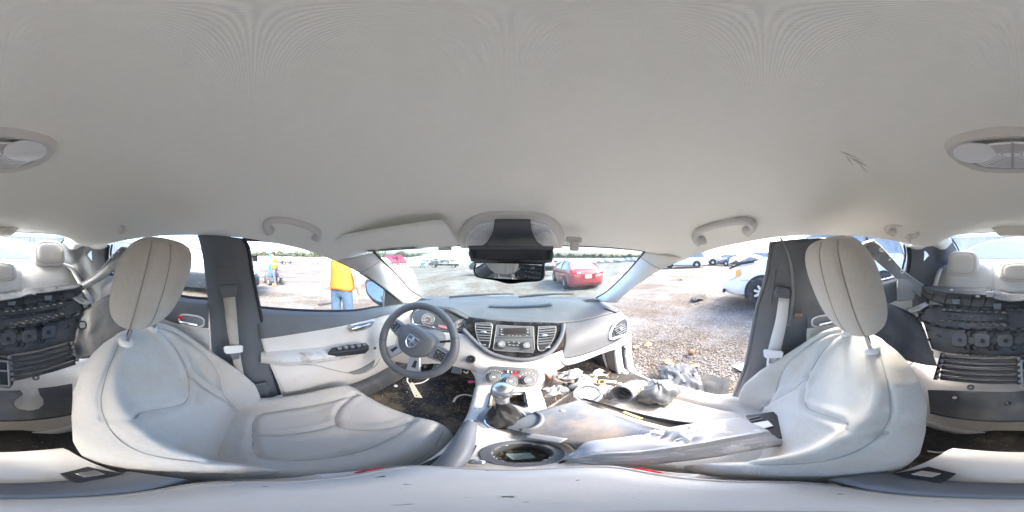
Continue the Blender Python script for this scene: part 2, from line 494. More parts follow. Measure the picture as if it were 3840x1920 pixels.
# ---- B pillars (px rows front edge / rear edge with depth x)
BLf = [AX(906, 893, -.563), AX(925, 930, -.575), AX(938, 1010, -.60), AX(966, 1150, -.645), AX(990, 1268, -.665), AX(1012, 1370, -.675), AX(1045, 1480, -.68)]
BLr = [AX(742, 882, -.563), AX(756, 930, -.58), AX(768, 1010, -.61), AX(784, 1150, -.655), AX(792, 1268, -.675), AX(798, 1370, -.685), AX(800, 1500, -.69)]
BRf = [AX(2898, 905, .563), AX(2893, 950, .575), AX(2880, 1035, .60), AX(2845, 1150, .645), AX(2822, 1268, .665), AX(2800, 1370, .675), AX(2752, 1492, .68)]
BRr = [AX(3120, 893, .563), AX(3112, 930, .58), AX(3100, 1010, .61), AX(3085, 1150, .655), AX(3070, 1268, .675), AX(3060, 1370, .685), AX(3050, 1500, .69)]
BP = {}
for F, Rr, s in ((BLf, BLr, 1), (BRf, BRr, -1)):
    m1 = [f.lerp(r, .3) + Vector((s * .022, 0, 0)) for f, r in zip(F, Rr)]
    m2 = [f.lerp(r, .7) + Vector((s * .022, 0, 0)) for f, r in zip(F, Rr)]
    BP[s] = (F, Rr)
    patch_obj('b_pillar_trim', [F, m1, m2, Rr], M['charcoal'], car, 40, 20, solid=0.006)
    # raised lower cover
    A_ = [f.lerp(r, .12) + Vector((s * .034, 0, 0)) for f, r in zip(cr(F, 12)[9:], cr(Rr, 12)[9:])]
    B_ = [f.lerp(r, .55) + Vector((s * .046, 0, 0)) for f, r in zip(cr(F, 12)[9:], cr(Rr, 12)[9:])]
    C_ = [f.lerp(r, .95) + Vector((s * .034, 0, 0)) for f, r in zip(cr(F, 12)[9:], cr(Rr, 12)[9:])]
    patch_obj('pillar_cover', [A_, B_, C_], M['charcoal'], car, 12, 12, solid=0.01)
    obj('door_seal', MB().tube([p + Vector((s * -.004, .004, 0)) for p in cr(F, 24)], 0.009, 8), M['rubber'] if s == 1 else M['charcoal'], car)
# retractor cover plates and airbag marks
def bpt(s, px, py, lift=0.026):
    F, Rr = BP[s]; fx = cr(F, 40); rx = cr(Rr, 40); best = None
    for a, b in zip(fx, rx):
        q = unproj(a.lerp(b, .5))
        if best is None or abs(q[1] - py) < best[0]: best = (abs(q[1] - py), a.lerp(b, .5).x)
    return AX(px, py, best[1] + s * lift)
pl = [bpt(1, *q) for q in ((806, 1003), (890, 1003), (905, 1060), (918, 1137), (832, 1137), (812, 1080))]
obj('retractor_plate', MB().slab(pl, (1, 0, .2), .004), M['charcoal'], car, bevel=.002)
pl = [bpt(-1, *q) for q in ((2906, 1010), (2912, 1010), (2893, 1143), (2886, 1143))]
obj('retractor_plate', MB().slab(pl, (-1, 0, .2), .004), M['charcoal'], car, bevel=.002)
o_ = bpt(1, 817, 907, .02)
obj('airbag_mark', MB().ring(o_, (1, 0, -.2), .012, .0008, 20, 5), M['grey'], car)
# torn headliner edge on top of the right pillar: loose trim tongue
patch_obj('loose_trim_strip', [[AX(2920, 890, .54), AX(2955, 960, .555), AX(2968, 1060, .585), AX(2960, 1180, .625), AX(2930, 1290, .65)],
                               [AX(2932, 892, .54), AX(2966, 960, .555), AX(2980, 1060, .585), AX(2972, 1180, .625), AX(2940, 1290, .65)]], M['grey'], car, 24, 4, solid=.003)
for q in ((3006, 1023), (2995, 1180)):
    p = AX(*q, .60)
    obj('metal_clip', MB().box(p, (.012, .026, .014)), mat('rusty clip', (.30, .17, .10), .7, var=.3, vscale=90) if q[1] == 1023 else bpy.data.materials['rusty clip'], car, bevel=.002)

# ---- C pillars: pale lobe, charcoal trim with quarter window
for s in (1, -1):
    f = (lambda L: L) if s == 1 else mx
    K0 = [AY(256, 879, -1.03), AX(290, 893, -.52), AX(330, 905, -.545), AX(372, 916, -.558), AX(402, 922, -.56)]
    K1 = [AY(240, 910, -1.15), AX(270, 937, -.535), AX(318, 922, -.565), AX(362, 937, -.57), AX(404, 930, -.575)]
    patch_obj('c_pillar_lobe', [f(K0), f([a.lerp(b, .5) + Vector((.012, .008, 0)) for a, b in zip(K0, K1)]), f(K1)], M['headliner'], car, 30, 10, solid=.004)
    K2 = [AY(222, 950, -1.40), AX(262, 975, -.575), AX(312, 970, -.60), AX(360, 985, -.60), AX(404, 985, -.605)]
    K3 = [AY(240, 1002, -1.55), AX(285, 1020, -.62), AX(320, 1045, -.625), AX(362, 1065, -.63), AX(404, 1085, -.635)]
    K4 = [AX(300, 1120, -.63), AX(325, 1150, -.64), AX(350, 1180, -.65), AX(380, 1210, -.66), AX(420, 1240, -.665)]
    Pg = patch([f([p + Vector((.006, 0, .004)) for p in K1]), f(K2), f(K3), f(K4)], 60, 60)
    mb = MB().grid(Pg)
    hole = [(326, 955), (334, 944), (345, 938), (348, 985), (340, 975)]
    hole = [(a, b) if s == 1 else (3810 - a, b) for a, b in hole]
    mb.f = [fc for fc in mb.f if not inpoly(*unproj(sum((Vector(mb.v[i]) for i in fc), Vector()) / 4), hole)]
    obj('c_pillar_trim', mb, M['charcoal'], car, solid=.004)
    hp = [AX(a, b, -s * .612) for a, b in hole]
    obj('quarter_glass', MB().slab(hp, (1, 0, 0), .002), M['glass'], car)
    obj('quarter_seal', MB().tube([AX(a, b, -s * .600) for a, b in hole], .004, 6, closed=True), M['rubber'], car)
    # rear glass edge strip
    obj('rear_glass_seal', MB().tube(f([AY(258, 877, -1.03), AY(243, 895, -1.12), AY(226, 915, -1.28), AY(214, 940, -1.5), AY(205, 965, -1.8)]), .007, 8), M['rubber'], car)

# ---- rear window, shelf, decklid raised behind it
RG = patch([[(-.48, -1.03, 1.350), (0, -1.055, 1.362), (.48, -1.03, 1.350)], [(-.56, -1.45, 1.285), (0, -1.50, 1.290), (.56, -1.45, 1.285)], [(-.64, -1.86, 1.165), (0, -1.95, 1.165), (.64, -1.86, 1.165)]], 20, 16)
obj('rear_window', MB().grid(RG), M['rearglass'], car)
mb = MB()
for k in range(2, 15):
    mb.tube([Vector(RG[i][k]) + Vector((0, .003, -.003)) for i in range(1, 19)], .0012, 4)
obj('defroster_wires', mb, mat('defroster', (.35, .33, .30), .5), car)
shelf = patch([[(-.62, -1.22, 1.098), (0, -1.28, 1.098), (.62, -1.22, 1.098)], [(-.64, -1.5, 1.105), (0, -1.55, 1.105), (.64, -1.5, 1.105)], [(-.66, -1.9, 1.150), (0, -1.97, 1.150), (.66, -1.9, 1.150)]], 20, 10)
obj('parcel_shelf', MB().grid(shelf), mat('shelf felt', (.17, .18, .19), .95, bump=.6, bscale=500, var=.15, vscale=40), car, solid=.02)
dk = patch([[(-.70, -2.02, 1.15), (0, -2.10, 1.15), (.70, -2.02, 1.15)], [(-.68, -2.05, 1.28), (0, -2.16, 1.34), (.68, -2.05, 1.28)], [(-.50, -2.10, 1.36), (0, -2.22, 1.452), (.50, -2.10, 1.36)], [(-.20, -2.25, 1.40), (0, -2.32, 1.46), (.20, -2.25, 1.40)]], 30, 20)
obj('trunk_lid', MB().grid(dk), M['silver'], car, solid=.02)
# centre stop lamp housing on the rear header
pts = [(3719 , 858), (3724, 846), (3750, 836), (3785, 833), (3815, 832), (3845, 833), (3880, 836), (3906, 846), (3911, 858), (3904, 864), (3892, 872), (3880, 880), (3815, 882), (3750, 880), (3738, 872), (3726, 864)]
hp = [AY(a, b, -.93) for a, b in pts]
obj('stop_lamp_cover', MB().slab(hp, (0, -.95, -.1), .05), M['headliner'], car, bevel=.006)
hp = [AY(a, b, -.975) for a, b in ((3757, 873), (3873, 873), (3866, 884), (3764, 884))]
obj('stop_lamp', MB().slab(hp, (0, -1, 0), .02), M['grey'], car, bevel=.002)

# ---- floor, sills, tunnel, firewall
mb = MB()
nx, ny = 40, 80
P = []
for i in range(nx + 1):
    row = []
    for j in range(ny + 1):
        x = -.74 + 1.48 * i / nx; y = -1.05 + 2.4 * j / ny
        z = .275 + .10 * math.exp(-(x / .14) ** 4) + .012 * math.sin(9 * x + 4 * y) * math.sin(11 * y)
        if y > .95: z += (y - .95) ** 1.6 * 1.4
        z += random.uniform(-.003, .003)
        row.append((x, y, z))
    P.append(row)
mb.grid(P)
obj('floor_carpet', mb, M['carpet'], car)
mb = MB(); mb.grid([[(-.76 + 1.52 * i / 10, 1.30 + .06 * math.sin(PI * j / 8), .30 + .50 * j / 8) for j in range(9)] for i in range(11)])
obj('firewall', mb, M['carpet'], car)
# left kick/sill trim (dark strip below the door) and right sill (door gone)
patch_obj('sill_trim', [[(-.70, .95, .36), (-.69, .4, .37), (-.69, -.1, .37)], [(-.62, .95, .385), (-.615, .4, .40), (-.615, -.1, .40)], [(-.585, .95, .30), (-.58, .4, .31), (-.58, -.1, .31)]], M['blackdirty'], car, 20, 12, solid=.006)
SL = [AX(2333, 1250, .735), AX(2337, 1330, .73), AX(2350, 1390, .72), AX(2390, 1425, .71), AX(2440, 1445, .705), AX(2530, 1478, .70), AX(2640, 1500, .70), AX(2752, 1496, .69), AX(2830, 1440, .70)]
sl = cr(SL, 50)
obj('door_aperture_flange', MB().tube(sl, .009, 8), M['rubber'], car)
mb = MB().grid([[p + Vector((dx, 0, dz)) for dx, dz in ((.012, .004), (.05, 0), (.075, -.02), (.085, -.12), (.06, -.20))] for p in sl])
obj('rocker_panel', mb, M['silver'], car, solid=.004)
mb = MB().grid([[p + Vector((dx, 0, dz)) for dx, dz in ((-.01, -.002), (-.035, -.006), (-.06, -.02), (-.075, -.06))] for p in sl])
obj('inner_sill', mb, M['silver'], car, solid=.004)
# ribbed sill step plate
P0 = [AX(2334, 1425, .665), AX(2430, 1462, .655), AX(2480, 1478, .650)]
mb = MB(); q = cr(P0, 14)
mb.grid([[p + Vector((dx, 0, dz)) for dx, dz in ((.03, .004), (.005, .012), (-.03, .006), (-.045, -.03))] for p in q])
obj('sill_step', mb, M['blackdirty'], car, solid=.004)
mb = MB()
for a, b in zip(q[::3], q[3::3]):
    mb.tube([a + Vector((.02, 0, .013)), b + Vector((-.028, 0, .012))], .0018, 5); mb.tube([b + Vector((.02, 0, .013)), a + Vector((-.028, 0, .012))], .0018, 5)
obj('step_ribs', mb, M['charcoal'], car)
# bare inner A-post metal at the hinge side
patch_obj('hinge_post', [[AX(2262, 1290, .66), AX(2270, 1340, .655), AX(2292, 1392, .65), AX(2332, 1424, .655)], [AX(2290, 1290, .70), AX(2300, 1330, .69), AX(2316, 1372, .685), AX(2345, 1405, .685)], [AX(2331, 1270, .735), AX(2334, 1320, .73), AX(2345, 1380, .72), AX(2372, 1412, .715)]], M['silver'], car, 20, 12, solid=.004)
patch_obj('kick_panel', [[AX(2205, 1300, .60), AX(2225, 1350, .61), AX(2250, 1390, .62), AX(2300, 1430, .63)], [AX(2256, 1290, .655), AX(2262, 1340, .65), AX(2284, 1392, .645), AX(2325, 1426, .65)]], M['charcoal'], car, 16, 8, solid=.004)
for q_ in ((2345, 1305), (2344, 1335)):
    obj('door_hinge', MB().box(AX(*q_, .75), (.015, .03, .02)), M['silver'], car, bevel=.003)

# ---- cowl and wipers beyond the glass
patch_obj('cowl', [[(-.78, 1.30, .79), (0, 1.46, .80), (.78, 1.30, .79)], [(-.80, 1.45, .775), (0, 1.62, .79), (.80, 1.45, .775)]], M['black'], car, 20, 5, solid=.01)
for a, b in (((-.55, 1.46, .80), (.05, 1.52, .84)), ((.10, 1.52, .81), (.60, 1.42, .835))):
    w = MB(); a = Vector(a); b = Vector(b)
    w.tube([a, a.lerp(b, .35) + Vector((0, 0, .012)), a.lerp(b, .7) + Vector((0, 0, .014)), b], [.010, .012, .009, .006], 8)
    obj('wiper', w, M['black'], car)

def label_mat():
    m = bpy.data.materials.new('pink label'); m.use_nodes = True; nt = m.node_tree; b = nt.nodes['Principled BSDF']; b.inputs['Base Color'].default_value = (.94, .42, .53, 1)
    tl = _n(nt, 'ShaderNodeBsdfTranslucent'); tl.inputs[0].default_value = (.99, .52, .62, 1); x = _n(nt, 'ShaderNodeMixShader'); x.inputs[0].default_value = .55
    nt.links.new(b.outputs[0], x.inputs[1]); nt.links.new(tl.outputs[0], x.inputs[2]); nt.links.new(x.outputs[0], nt.nodes['Material Output'].inputs[0]); return m
# ---- windshield sticker: pink biohazard label, read from the inside so mirrored
cor = [on_ws(1440, 957), on_ws(1504, 954), on_ws(1531, 985), on_ws(1472, 989)]
stk = obj('warning_sticker', MB().add(cor, [(0, 1, 2, 3)]), label_mat(), None, smooth=False, solid=.0006)
tag(stk, 'pink biohazard warning label stuck inside the windshield behind the sun visor', 'sticker')
cen = (cor[0] + cor[1] + cor[2] + cor[3]) / 4
su = ((cor[1] - cor[0]) + (cor[2] - cor[3])).normalized(); sv = ((cor[0] - cor[3]) + (cor[1] - cor[2])).normalized()
sn = (C0 - cen).normalized()
W_ = (cor[1] - cor[0]).length; H_ = (cor[0] - cor[3]).length
def sp(a, b, l=.0025): return cen + su * a * W_ / 2 + sv * b * H_ / 2 + sn * l
ink = MB()
c2 = (0.05, .12)
for k in range(3):
    an = rad(90 + 120 * k); ox, oy = c2[0] + .24 * math.cos(an), c2[1] + .36 * math.sin(an)
    ink.tube([sp(ox + .27 * math.cos(t), oy + .40 * math.sin(t)) for t in [an + rad(28) + rad(304) * i / 20 for i in range(21)]], .0011, 4, up=sn)
ink.tube([sp(c2[0] + .17 * math.cos(2 * PI * i / 20), c2[1] + .25 * math.sin(2 * PI * i / 20)) for i in range(20)], .0008, 4, closed=True)
vs, fs = text_mb('BIOHAZARD', H_ * .19, sp(.08, -.80), su, sv, mirror=True)
ink.add(vs, fs)
obj('print', ink, mat('label ink', (.16, .02, .06), .6), stk)
# ================================================================ seats
def pl_dist(X, Y, poly):
    """distance field from numpy points to a polyline"""
    d = np.full(X.shape, 1e9)
    for (x1, y1), (x2, y2) in zip(poly, poly[1:]):
        dx, dy = x2 - x1, y2 - y1; L2 = dx * dx + dy * dy + 1e-12
        t = np.clip(((X - x1) * dx + (Y - y1) * dy) / L2, 0, 1)
        d = np.minimum(d, np.hypot(X - x1 - t * dx, Y - y1 - t * dy))
    return d
def sm2(poly, n=40): return [(p.x, p.y) for p in cr([(a, b, 0) for a, b in poly], n)]
def ipt(v, xs, ys): return np.interp(v, xs, ys)

SEAM_BACK = [  # (u: inner -1 .. outer +1, v: bottom 0 .. top 1)
    [(-.62, .97), (-.84, .87), (-.90, .72), (-.89, .55), (-.82, .40), (-.68, .28), (-.60, .16), (-.60, .03)],
    [(.60, .97), (.72, .86), (.74, .70), (.70, .52), (.62, .36), (.56, .22), (.60, .03)],
    [(-.90, .68), (-.5, .60), (-.14, .505), (0.02, .485), (.16, .52), (.33, .62), (.46, .76), (.52, .95)],
    [(.30, .60), (.42, .40), (.54, .16)]]
SEAM_CUSH = [  # v: back 0 .. front 1
    [(-.50, .99), (-.54, .75), (-.56, .5), (-.54, .31), (-.46, .245), (-.2, .23), (.2, .23), (.46, .245), (.54, .31), (.56, .5), (.54, .75), (.50, .99)],
    [(0.0, .24), (.0, .40), (.02, .62)],
    [(.54, .90), (.34, .72), (.08, .62), (-.10, .62), (-.34, .72), (-.54, .90)],
    [(-.94, .1), (-.93, .5), (-.9, .9)], [(.94, .1), (.93, .5), (.9, .9)]]

def make_seat(name, label, xc, inn):
    """inn = +1 when the seat's inner side is towards +x"""
    t = thing(name, label, 'car seat', (xc, .1, .28))
    ux = lambda u: -inn * u                       # u=-1 is the inner side
    # ---- backrest
    nu, nv = 121, 125
    B = np.array([-.085, .42]); T = np.array([-.343, .955]); L = np.hypot(*(T - B))
    n = np.array([.905, .425])
    vv = np.linspace(0, 1, nv) ** 1.0
    th = np.linspace(0, PI, nu)
    uu = -np.cos(th)
    U, V = np.meshgrid(uu, vv)
    w = ipt(V, [0, .15, .35, .5, .65, .78, .88, .94, .98, 1], [.235, .262, .272, .268, .250, .228, .190, .150, .105, .05])
    top = np.sqrt(np.clip(1 - (np.clip(V - .80, 0, 1) / .2) ** 2.4, 0, 1))
    Fd = (.052 + .012 * np.sin(PI * V)) * top
    b = ipt(V, [0, .08, .22, .40, .6, .78, .95, 1], [.085, .108, .115, .098, .055, .02, .0, 0])
    au = np.abs(U)
    f = Fd * np.clip(1 - au ** 7, 0, 1) ** .5 + b * np.exp(-((au - .82) / .15) ** 2) * np.clip(1 - au ** 12, 0, 1) ** .5 - .018 * (1 - U * U) * top
    f += .010 * np.exp(-((V - .22) / .12) ** 2) * (1 - U * U)     # lumbar
    X, Y = U * w, V * L
    seams = []
    for s in SEAM_BACK:
        s2 = sm2(s); ww = [float(ipt(q[1], [0, .15, .35, .5, .65, .78, .88, .94, .98, 1], [.235, .262, .272, .268, .250, .228, .190, .150, .105, .05])) for q in s2]
        sm = [(q[0] * k, q[1] * L) for q, k in zip(s2, ww)]
        d = pl_dist(X, Y, sm)
        f = f - .0068 * np.exp(-(d / .006) ** 2) + .004 * np.exp(-((d - .022) / .012) ** 2)
        seams.append(s2)
    g = -.075 * np.clip(1 - au ** 4, 0, 1) ** .5 * np.clip(top, .35, 1)
    sy = B[0] + (T[0] - B[0]) * V + .012 * np.sin(PI * V); sz = B[1] + (T[1] - B[1]) * V
    def pos(i, j, dd): return (xc + ux(U[i, j]) * w[i, j], sy[i, j] + n[0] * dd[i, j], sz[i, j] + n[1] * dd[i, j])
    P = []
    for i in range(nv):
        P.append([pos(i, j, f) for j in range(nu)] + [pos(i, j, g) for j in range(nu - 2, 0, -3)])
    mb = MB().grid(P, cv=True, flip=(inn < 0))
    k = len(mb.v) - len(P[-1]); mb.f.append(tuple(range(k, len(mb.v))))
    bk = obj('backrest', mb, M['fabric'], t, ang=70)
    th_mb = MB()
    for s2 in seams:
        pts = []
        for a, b_ in s2:
            i = min(nv - 1, max(0, int(round(b_ * (nv - 1))))); j = int(round(math.acos(max(-1, min(1, -a))) / PI * (nu - 1)))
            p = pos(i, j, f); pts.append(Vector(p) + Vector((0, n[0], n[1])) * .0012)
        pts = cr(pts[::4] + [pts[-1]], 60)
        th_mb.tube(pts, .0013, 5, caps=False)
    obj('seam', th_mb, M['seam'], bk)
    # ---- cushion
    nu, nv = 111, 111
    uu = -np.cos(np.linspace(0, PI, nu)); vv = np.linspace(0, 1, nv); vv = np.sin(vv * PI / 2) ** 1.0
    U, V = np.meshgrid(uu, vv); au = np.abs(U)
    wz = ipt(V, [0, .3, .7, .9, 1], [.245, .262, .265, .245, .200])
    fr = np.sqrt(np.clip(1 - (np.clip(V - .86, 0, 1) / .14) ** 2.2, 0, 1))
    zt = .105 + .035 * V - .018 * np.sin(PI * V) + .042 * np.exp(-((au - .80) / .16) ** 2) * ipt(V, [0, .2, .8, 1], [.6, 1, .8, .2]) - .008 * (1 - U * U)
    X, Y = U * wz, V * .56
    gro = np.zeros_like(U); seams = []
    for s in SEAM_CUSH:
        s2 = sm2(s); sm = [(q[0] * float(ipt(q[1], [0, .3, .7, .9, 1], [.245, .262, .265, .245, .200])), q[1] * .56) for q in s2]
        d = pl_dist(X, Y, sm)
        gro += -.008 * np.exp(-(d / .006) ** 2) + .0035 * np.exp(-((d - .022) / .012) ** 2)
        seams.append(s2)
    H = (zt + gro) * np.clip(1 - au ** 9, 0, 1) ** .45 * fr
    zb = .365
    P = [[(xc + ux(U[i, j]) * wz[i, j], -.125 + V[i, j] * .56, zb + H[i, j]) for j in range(nu)] for i in range(nv)]
    mb = MB().grid(P, flip=(inn > 0))
    cu = obj('cushion', mb, M['fabric'], t, ang=70)
    th_mb = MB()
    for s2 in seams:
        pts = []
        for a, b_ in s2[1:-1]:
            i = int(np.argmin(np.abs(vv - b_))); j = int(round(math.acos(max(-1, min(1, -a))) / PI * (nu - 1)))
            pts.append(Vector(P[i][j]) + Vector((0, 0, .0012)))
        th_mb.tube(cr(pts[::4] + [pts[-1]], 60), .0014, 5, caps=False)
    obj('seam', th_mb, M['seam'], cu)
    # ---- plastic valance, rails
    for sd in (-1, 1):
        x0 = xc + ux(sd) * .262
        va = MB().grid([[(x0 + ux(sd) * dx, y, z) for dx, z in ((-.02, .40), (.006, .395), (.012, .36), (.008, .325), (-.02, .315))] for y in (-.17, -.12, 0, .12, .24, .33, .37)])
        obj('side_valance', va, M['trim'], t, solid=.004)
        obj('seat_rail', MB().box((xc + ux(sd) * .19, .12, .315), (.03, .46, .05)), M['black'], t, bevel=.004)
    # ---- headrest
    hr_c = Vector((xc, -.252, 1.122)); up = Vector((0, .36, .933)); fw = Vector((0, .933, -.36))
    nu, nv = 181, 97
    P = []; UU = []; 
    for i in range(nv):
        la = -PI / 2 + PI * i / (nv - 1); row = []
        for j in range(nu - 1):
            lo = 2 * PI * j / (nu - 1)
            sg = lambda a, e: math.copysign(abs(a) ** e, a)
            cl = abs(math.cos(la)) ** .56; sl = sg(math.sin(la), .78)
            wd = .149 * (1 + .10 * sl)
            a = wd * cl * sg(math.cos(lo), .80); d = cl * sg(math.sin(lo), .85); h = .129 * sl
            d = d * (.060 if d > 0 else .056)
            if d > 0:
                for su_ in (inn * .118, inn * .050):
                    d -= .0035 * math.exp(-((a - su_ * (.3 + .7 * cl) * (1 + .10 * sl)) / .005) ** 2)
                d -= .010 * (1 - (a / .14) ** 2) * (sl * .5 + .2)
            row.append(hr_c + Vector((a, 0, 0)) + up * h + fw * d)
        P.append(row)
    hr = obj('headrest', MB().grid(P, cv=True, flip=False), M['fabric'], t, ang=80)
    mbs = MB()
    for su_ in (inn * .118, inn * .050):
        pts = []
        for i in range(10, nv - 10):
            la = -PI / 2 + PI * i / (nv - 1); cl = abs(math.cos(la)) ** .56; sl = math.copysign(abs(math.sin(la)) ** .78, math.sin(la))
            a = su_ * (.3 + .7 * cl) * (1 + .10 * sl); wd = .149 * (1 + .10 * sl) * cl
            if abs(a) >= wd * .98: continue
            c_ = (abs(a) / wd) ** (1 / .80); s_ = math.sqrt(max(0, 1 - c_ * c_)) ** .85
            d = cl * s_ * .060 - .0035 - .010 * (1 - (a / .14) ** 2) * (sl * .5 + .2)
            pts.append(hr_c + Vector((a, 0, 0)) + up * .129 * sl + fw * (d + .0015))
        mbs.tube(pts, .0010, 5, caps=False)
    obj('seam', mbs, M['seam'], hr)
    for sd in (-.062, .062):
        a = Vector((xc + sd, -.308, .92)); b = Vector((xc + sd, -.276, 1.04))
        obj('headrest_post', MB().tube([a - Vector((0, .01, .03)), b], .0065, 12), M['chrome'], t)
        c = Vector((xc + sd, -.312, .938))
        obj('post_guide', MB().lathe([(.0001, .018), (.012, .018), (.020, .013), (.023, .004), (.024, -.02)], c, up - fw * .1, 20), M['trim'], t)
    return t

make_seat('driver_seat', 'driver seat of stained pale cloth behind the steering wheel', -.375, 1)
make_seat('passenger_seat', 'pale cloth passenger seat with torn bumper pieces lying on its cushion', .375, -1).location.y += .062

# ---- belt buckles beside the front seats
for s, lb in ((-1, 'red-buttoned belt buckle between the driver seat and the armrest'), (1, 'red-buttoned belt buckle between the passenger seat and the armrest')):
    t = thing('belt_buckle', lb, 'buckle', (s * .122, .05, .42), 'front belt buckles')
    Mx = Matrix.Rotation(rad(-38), 4, 'X')
    obj('stalk', MB().tube([(s * .128, -.06, .46), (s * .125, -.01, .55), (s * .118, .05, .588)], [.012, .014, .016], 10, flat=.5, up=(1, 0, 0)), M['trim'], t)
    obj('housing', MB().box((s * .112, .075, .595), (.024, .085, .034), Mx), M['trim'], t, bevel=.004)
    obj('release_button', MB().box((s * .108, .100, .618), (.018, .030, .020), Mx), M['red'], t, bevel=.003)

# ---- rear bench
t = thing('rear_bench', 'pale rear bench seat behind the black bumper wreckage', 'bench seat', (0, -.9, .3))
def bench_back():
    nu, nv = 121, 60; P = []
    for i in range(nv):
        v = i / (nv - 1); row = []
        for j in range(nu):
            u = -1 + 2 * j / (nu - 1); x = u * .62
            rt = math.sqrt(max(0, 1 - (max(0, v - .80) / .2) ** 2.5)); ru = (1 - abs(u) ** 14) ** .4
            d = .055 * rt * ru
            d += .020 * math.exp(-((abs(x) - .36) / .17) ** 4) * rt - .012 * math.exp(-((abs(x) - .36) / .09) ** 2) * (1 - v)
            for xs in (-.155 - .05 * (1 - v) ** 2 * 0, .155):
                d -= .010 * math.exp(-((x - xs * (1 + .5 * max(0, v - .55))) / .006) ** 2)
            d -= .006 * math.exp(-((v - .76 + .05 * math.cos(x * 8)) / .012) ** 2) * (1 if abs(x) < .155 else 0)
            zt = .48 + (.62 + .012 * math.exp(-((abs(x) - .36) / .16) ** 4)) * v
            row.append((x, -.93 - .28 * v + d * .95, zt + d * .3 + (-.04 * abs(u) ** 8 * v)))
        P.append(row)
    return P
BB = bench_back()
bb = obj('backrest', MB().grid(BB, flip=True), M['fabric_clean'], t, ang=70, solid=.05, off=-1)
for xs in (-.155, .155):
    mb = MB().tube([Vector(BB[i][int(round((xs * (1 + .5 * max(0, i / 59 - .55)) / .62 + 1) / 2 * 120))]) + Vector((0, .002, .001)) for i in range(0, 60, 3)], .0016, 5)
    obj('seam', mb, M['seam'], bb)
nu, nv = 80, 40; P = []
for i in range(nv):
    v = i / (nv - 1); row = []
    for j in range(nu):
        u = -1 + 2 * j / (nu - 1); fr = math.sqrt(max(0, 1 - (max(0, v - .86) / .14) ** 2.2)); x = u * .63
        h = (.155 - .02 * v + .012 * math.cos(x * 9) - .008 * math.exp(-((abs(x) - .14) / .006) ** 2) - .008 * math.exp(-((v - .55) / .012) ** 2)) * fr * (1 - abs(u) ** 12) ** .4
        row.append((x, -.98 + .53 * v, .325 + h))
    P.append(row)
obj('cushion', MB().grid(P), M['fabric_clean'], t, ang=70)
obj('cushion_skirt', MB().grid([[(x, -.452 + .01 * math.cos(x * 5), z) for z in (.275, .30, .345)] for x in [-.63 + 1.26 * i / 12 for i in range(13)]]), M['trim'], t, solid=.006)

def rear_head(label, c, w, h, posts):
    t = thing('rear_headrest', label, 'headrest', (c[0], c[1], c[2] - h), 'rear seat headrests')
    P = []; nu, nv = 49, 37; sg = lambda a, e: math.copysign(abs(a) ** e, a); up = Vector((0, -.15, .988)); fw = Vector((0, .988, .15)); c = Vector(c)
    for i in range(nv):
        la = -PI / 2 + PI * i / (nv - 1); row = []
        for j in range(nu - 1):
            lo = 2 * PI * j / (nu - 1); cl = abs(math.cos(la)) ** .5; sl = sg(math.sin(la), .6)
            a = w * cl * sg(math.cos(lo), .62) * (1 - .05 * sl); d = .055 * cl * sg(math.sin(lo), .7); hh = h * sl
            e = ((abs(a) / (w * .80)) ** 3.5 + (abs(hh + h * .02) / (h * .78)) ** 3.5)
            if d > 0: d -= .004 * math.exp(-((e - 1) / .25) ** 2)
            row.append(c + Vector((a, 0, 0)) + up * hh + fw * d)
        P.append(row)
    pad = obj('pad', MB().grid(P, cv=True), M['fabric_clean'], t, ang=80)
    pts = []
    for k in range(40):
        an = 2 * PI * k / 40; a = w * .80 * sg(math.cos(an), 2 / 3.5); hh = h * .78 * sg(math.sin(an), 2 / 3.5)
        cl = max(.05, (1 - (abs(hh) / h) ** (2 / .6 * 1.0)) ** .25); q = min(1, abs(a) / (w * cl * (1 - .05 * hh / h)))
        d = .055 * cl * max(0, 1 - q ** (2 / .62)) ** .35 - .003
        pts.append(c + Vector((a, 0, 0)) + up * hh + fw * d)
    obj('seam', MB().tube(pts, .0012, 5, closed=True), M['seam'], pad)
    if posts:
        for s in (-.065, .065):
            obj('post', MB().tube([c + Vector((s, -.01, -h * .8)), c + Vector((s, .0, -h - posts))], .006, 10), M['chrome'], t)
            obj('post_collar', MB().lathe([(.0001, .012), (.012, .012), (.017, .006), (.019, -.012)], c + Vector((s, .0, -h - posts)), (0, .2, 1), 16), M['trim'], t)
    return t
p = AR(181, 952, 1.19); rear_head('raised rear headrest on chrome posts behind the driver side', p, .122, .094, .065)
p = AR(3613, 990, 1.17); rear_head('lowered rear headrest beside the passenger side quarter window', p, .119, .093, .02)
p = AR(3824, 1020, 1.10); rear_head('low middle rear headrest under the stop lamp', p, .140, .066, .015)
# rear belts over the bench
def strap(name, label, pts, w, side, group):
    mb = MB(); c = cr(pts, 24); sd = Vector(side)
    mb.grid([[p - sd * w / 2, p, p + sd * w / 2] for p in c])
    o = obj(name, mb, M['white_belt'], None, solid=.0015)
    return tag(o, label, 'seat belt', group)
M['white_belt'] = mat('pale belt webbing', (.62, .61, .59), .8, bump=.3, bscale=500, var=.04)
strap('rear_belt', 'pale rear belt over the bench left of the raised headrest', [AR(78, 1004, 1.20), AR(84, 1010, 1.145), AR(92, 1045, 1.10), AR(98, 1085, 1.06)], .052, (1, 0, 0), 'rear belts')
strap('rear_belt', 'pale rear belt running down beside the raised headrest and pillar', [AR(256, 1002, 1.22), AR(272, 1012, 1.17), AR(295, 1050, 1.10), AR(330, 1110, 1.0), AR(352, 1140, .93)], .048, (.9, .3, 0), 'rear belts')
strap('rear_belt', 'pale rear belt coming off the shelf beside the passenger side quarter window', [AR(3528, 1006, 1.22), AR(3518, 1030, 1.12), AR(3505, 1075, 1.05)], .048, (.9, -.3, 0), 'rear belts')
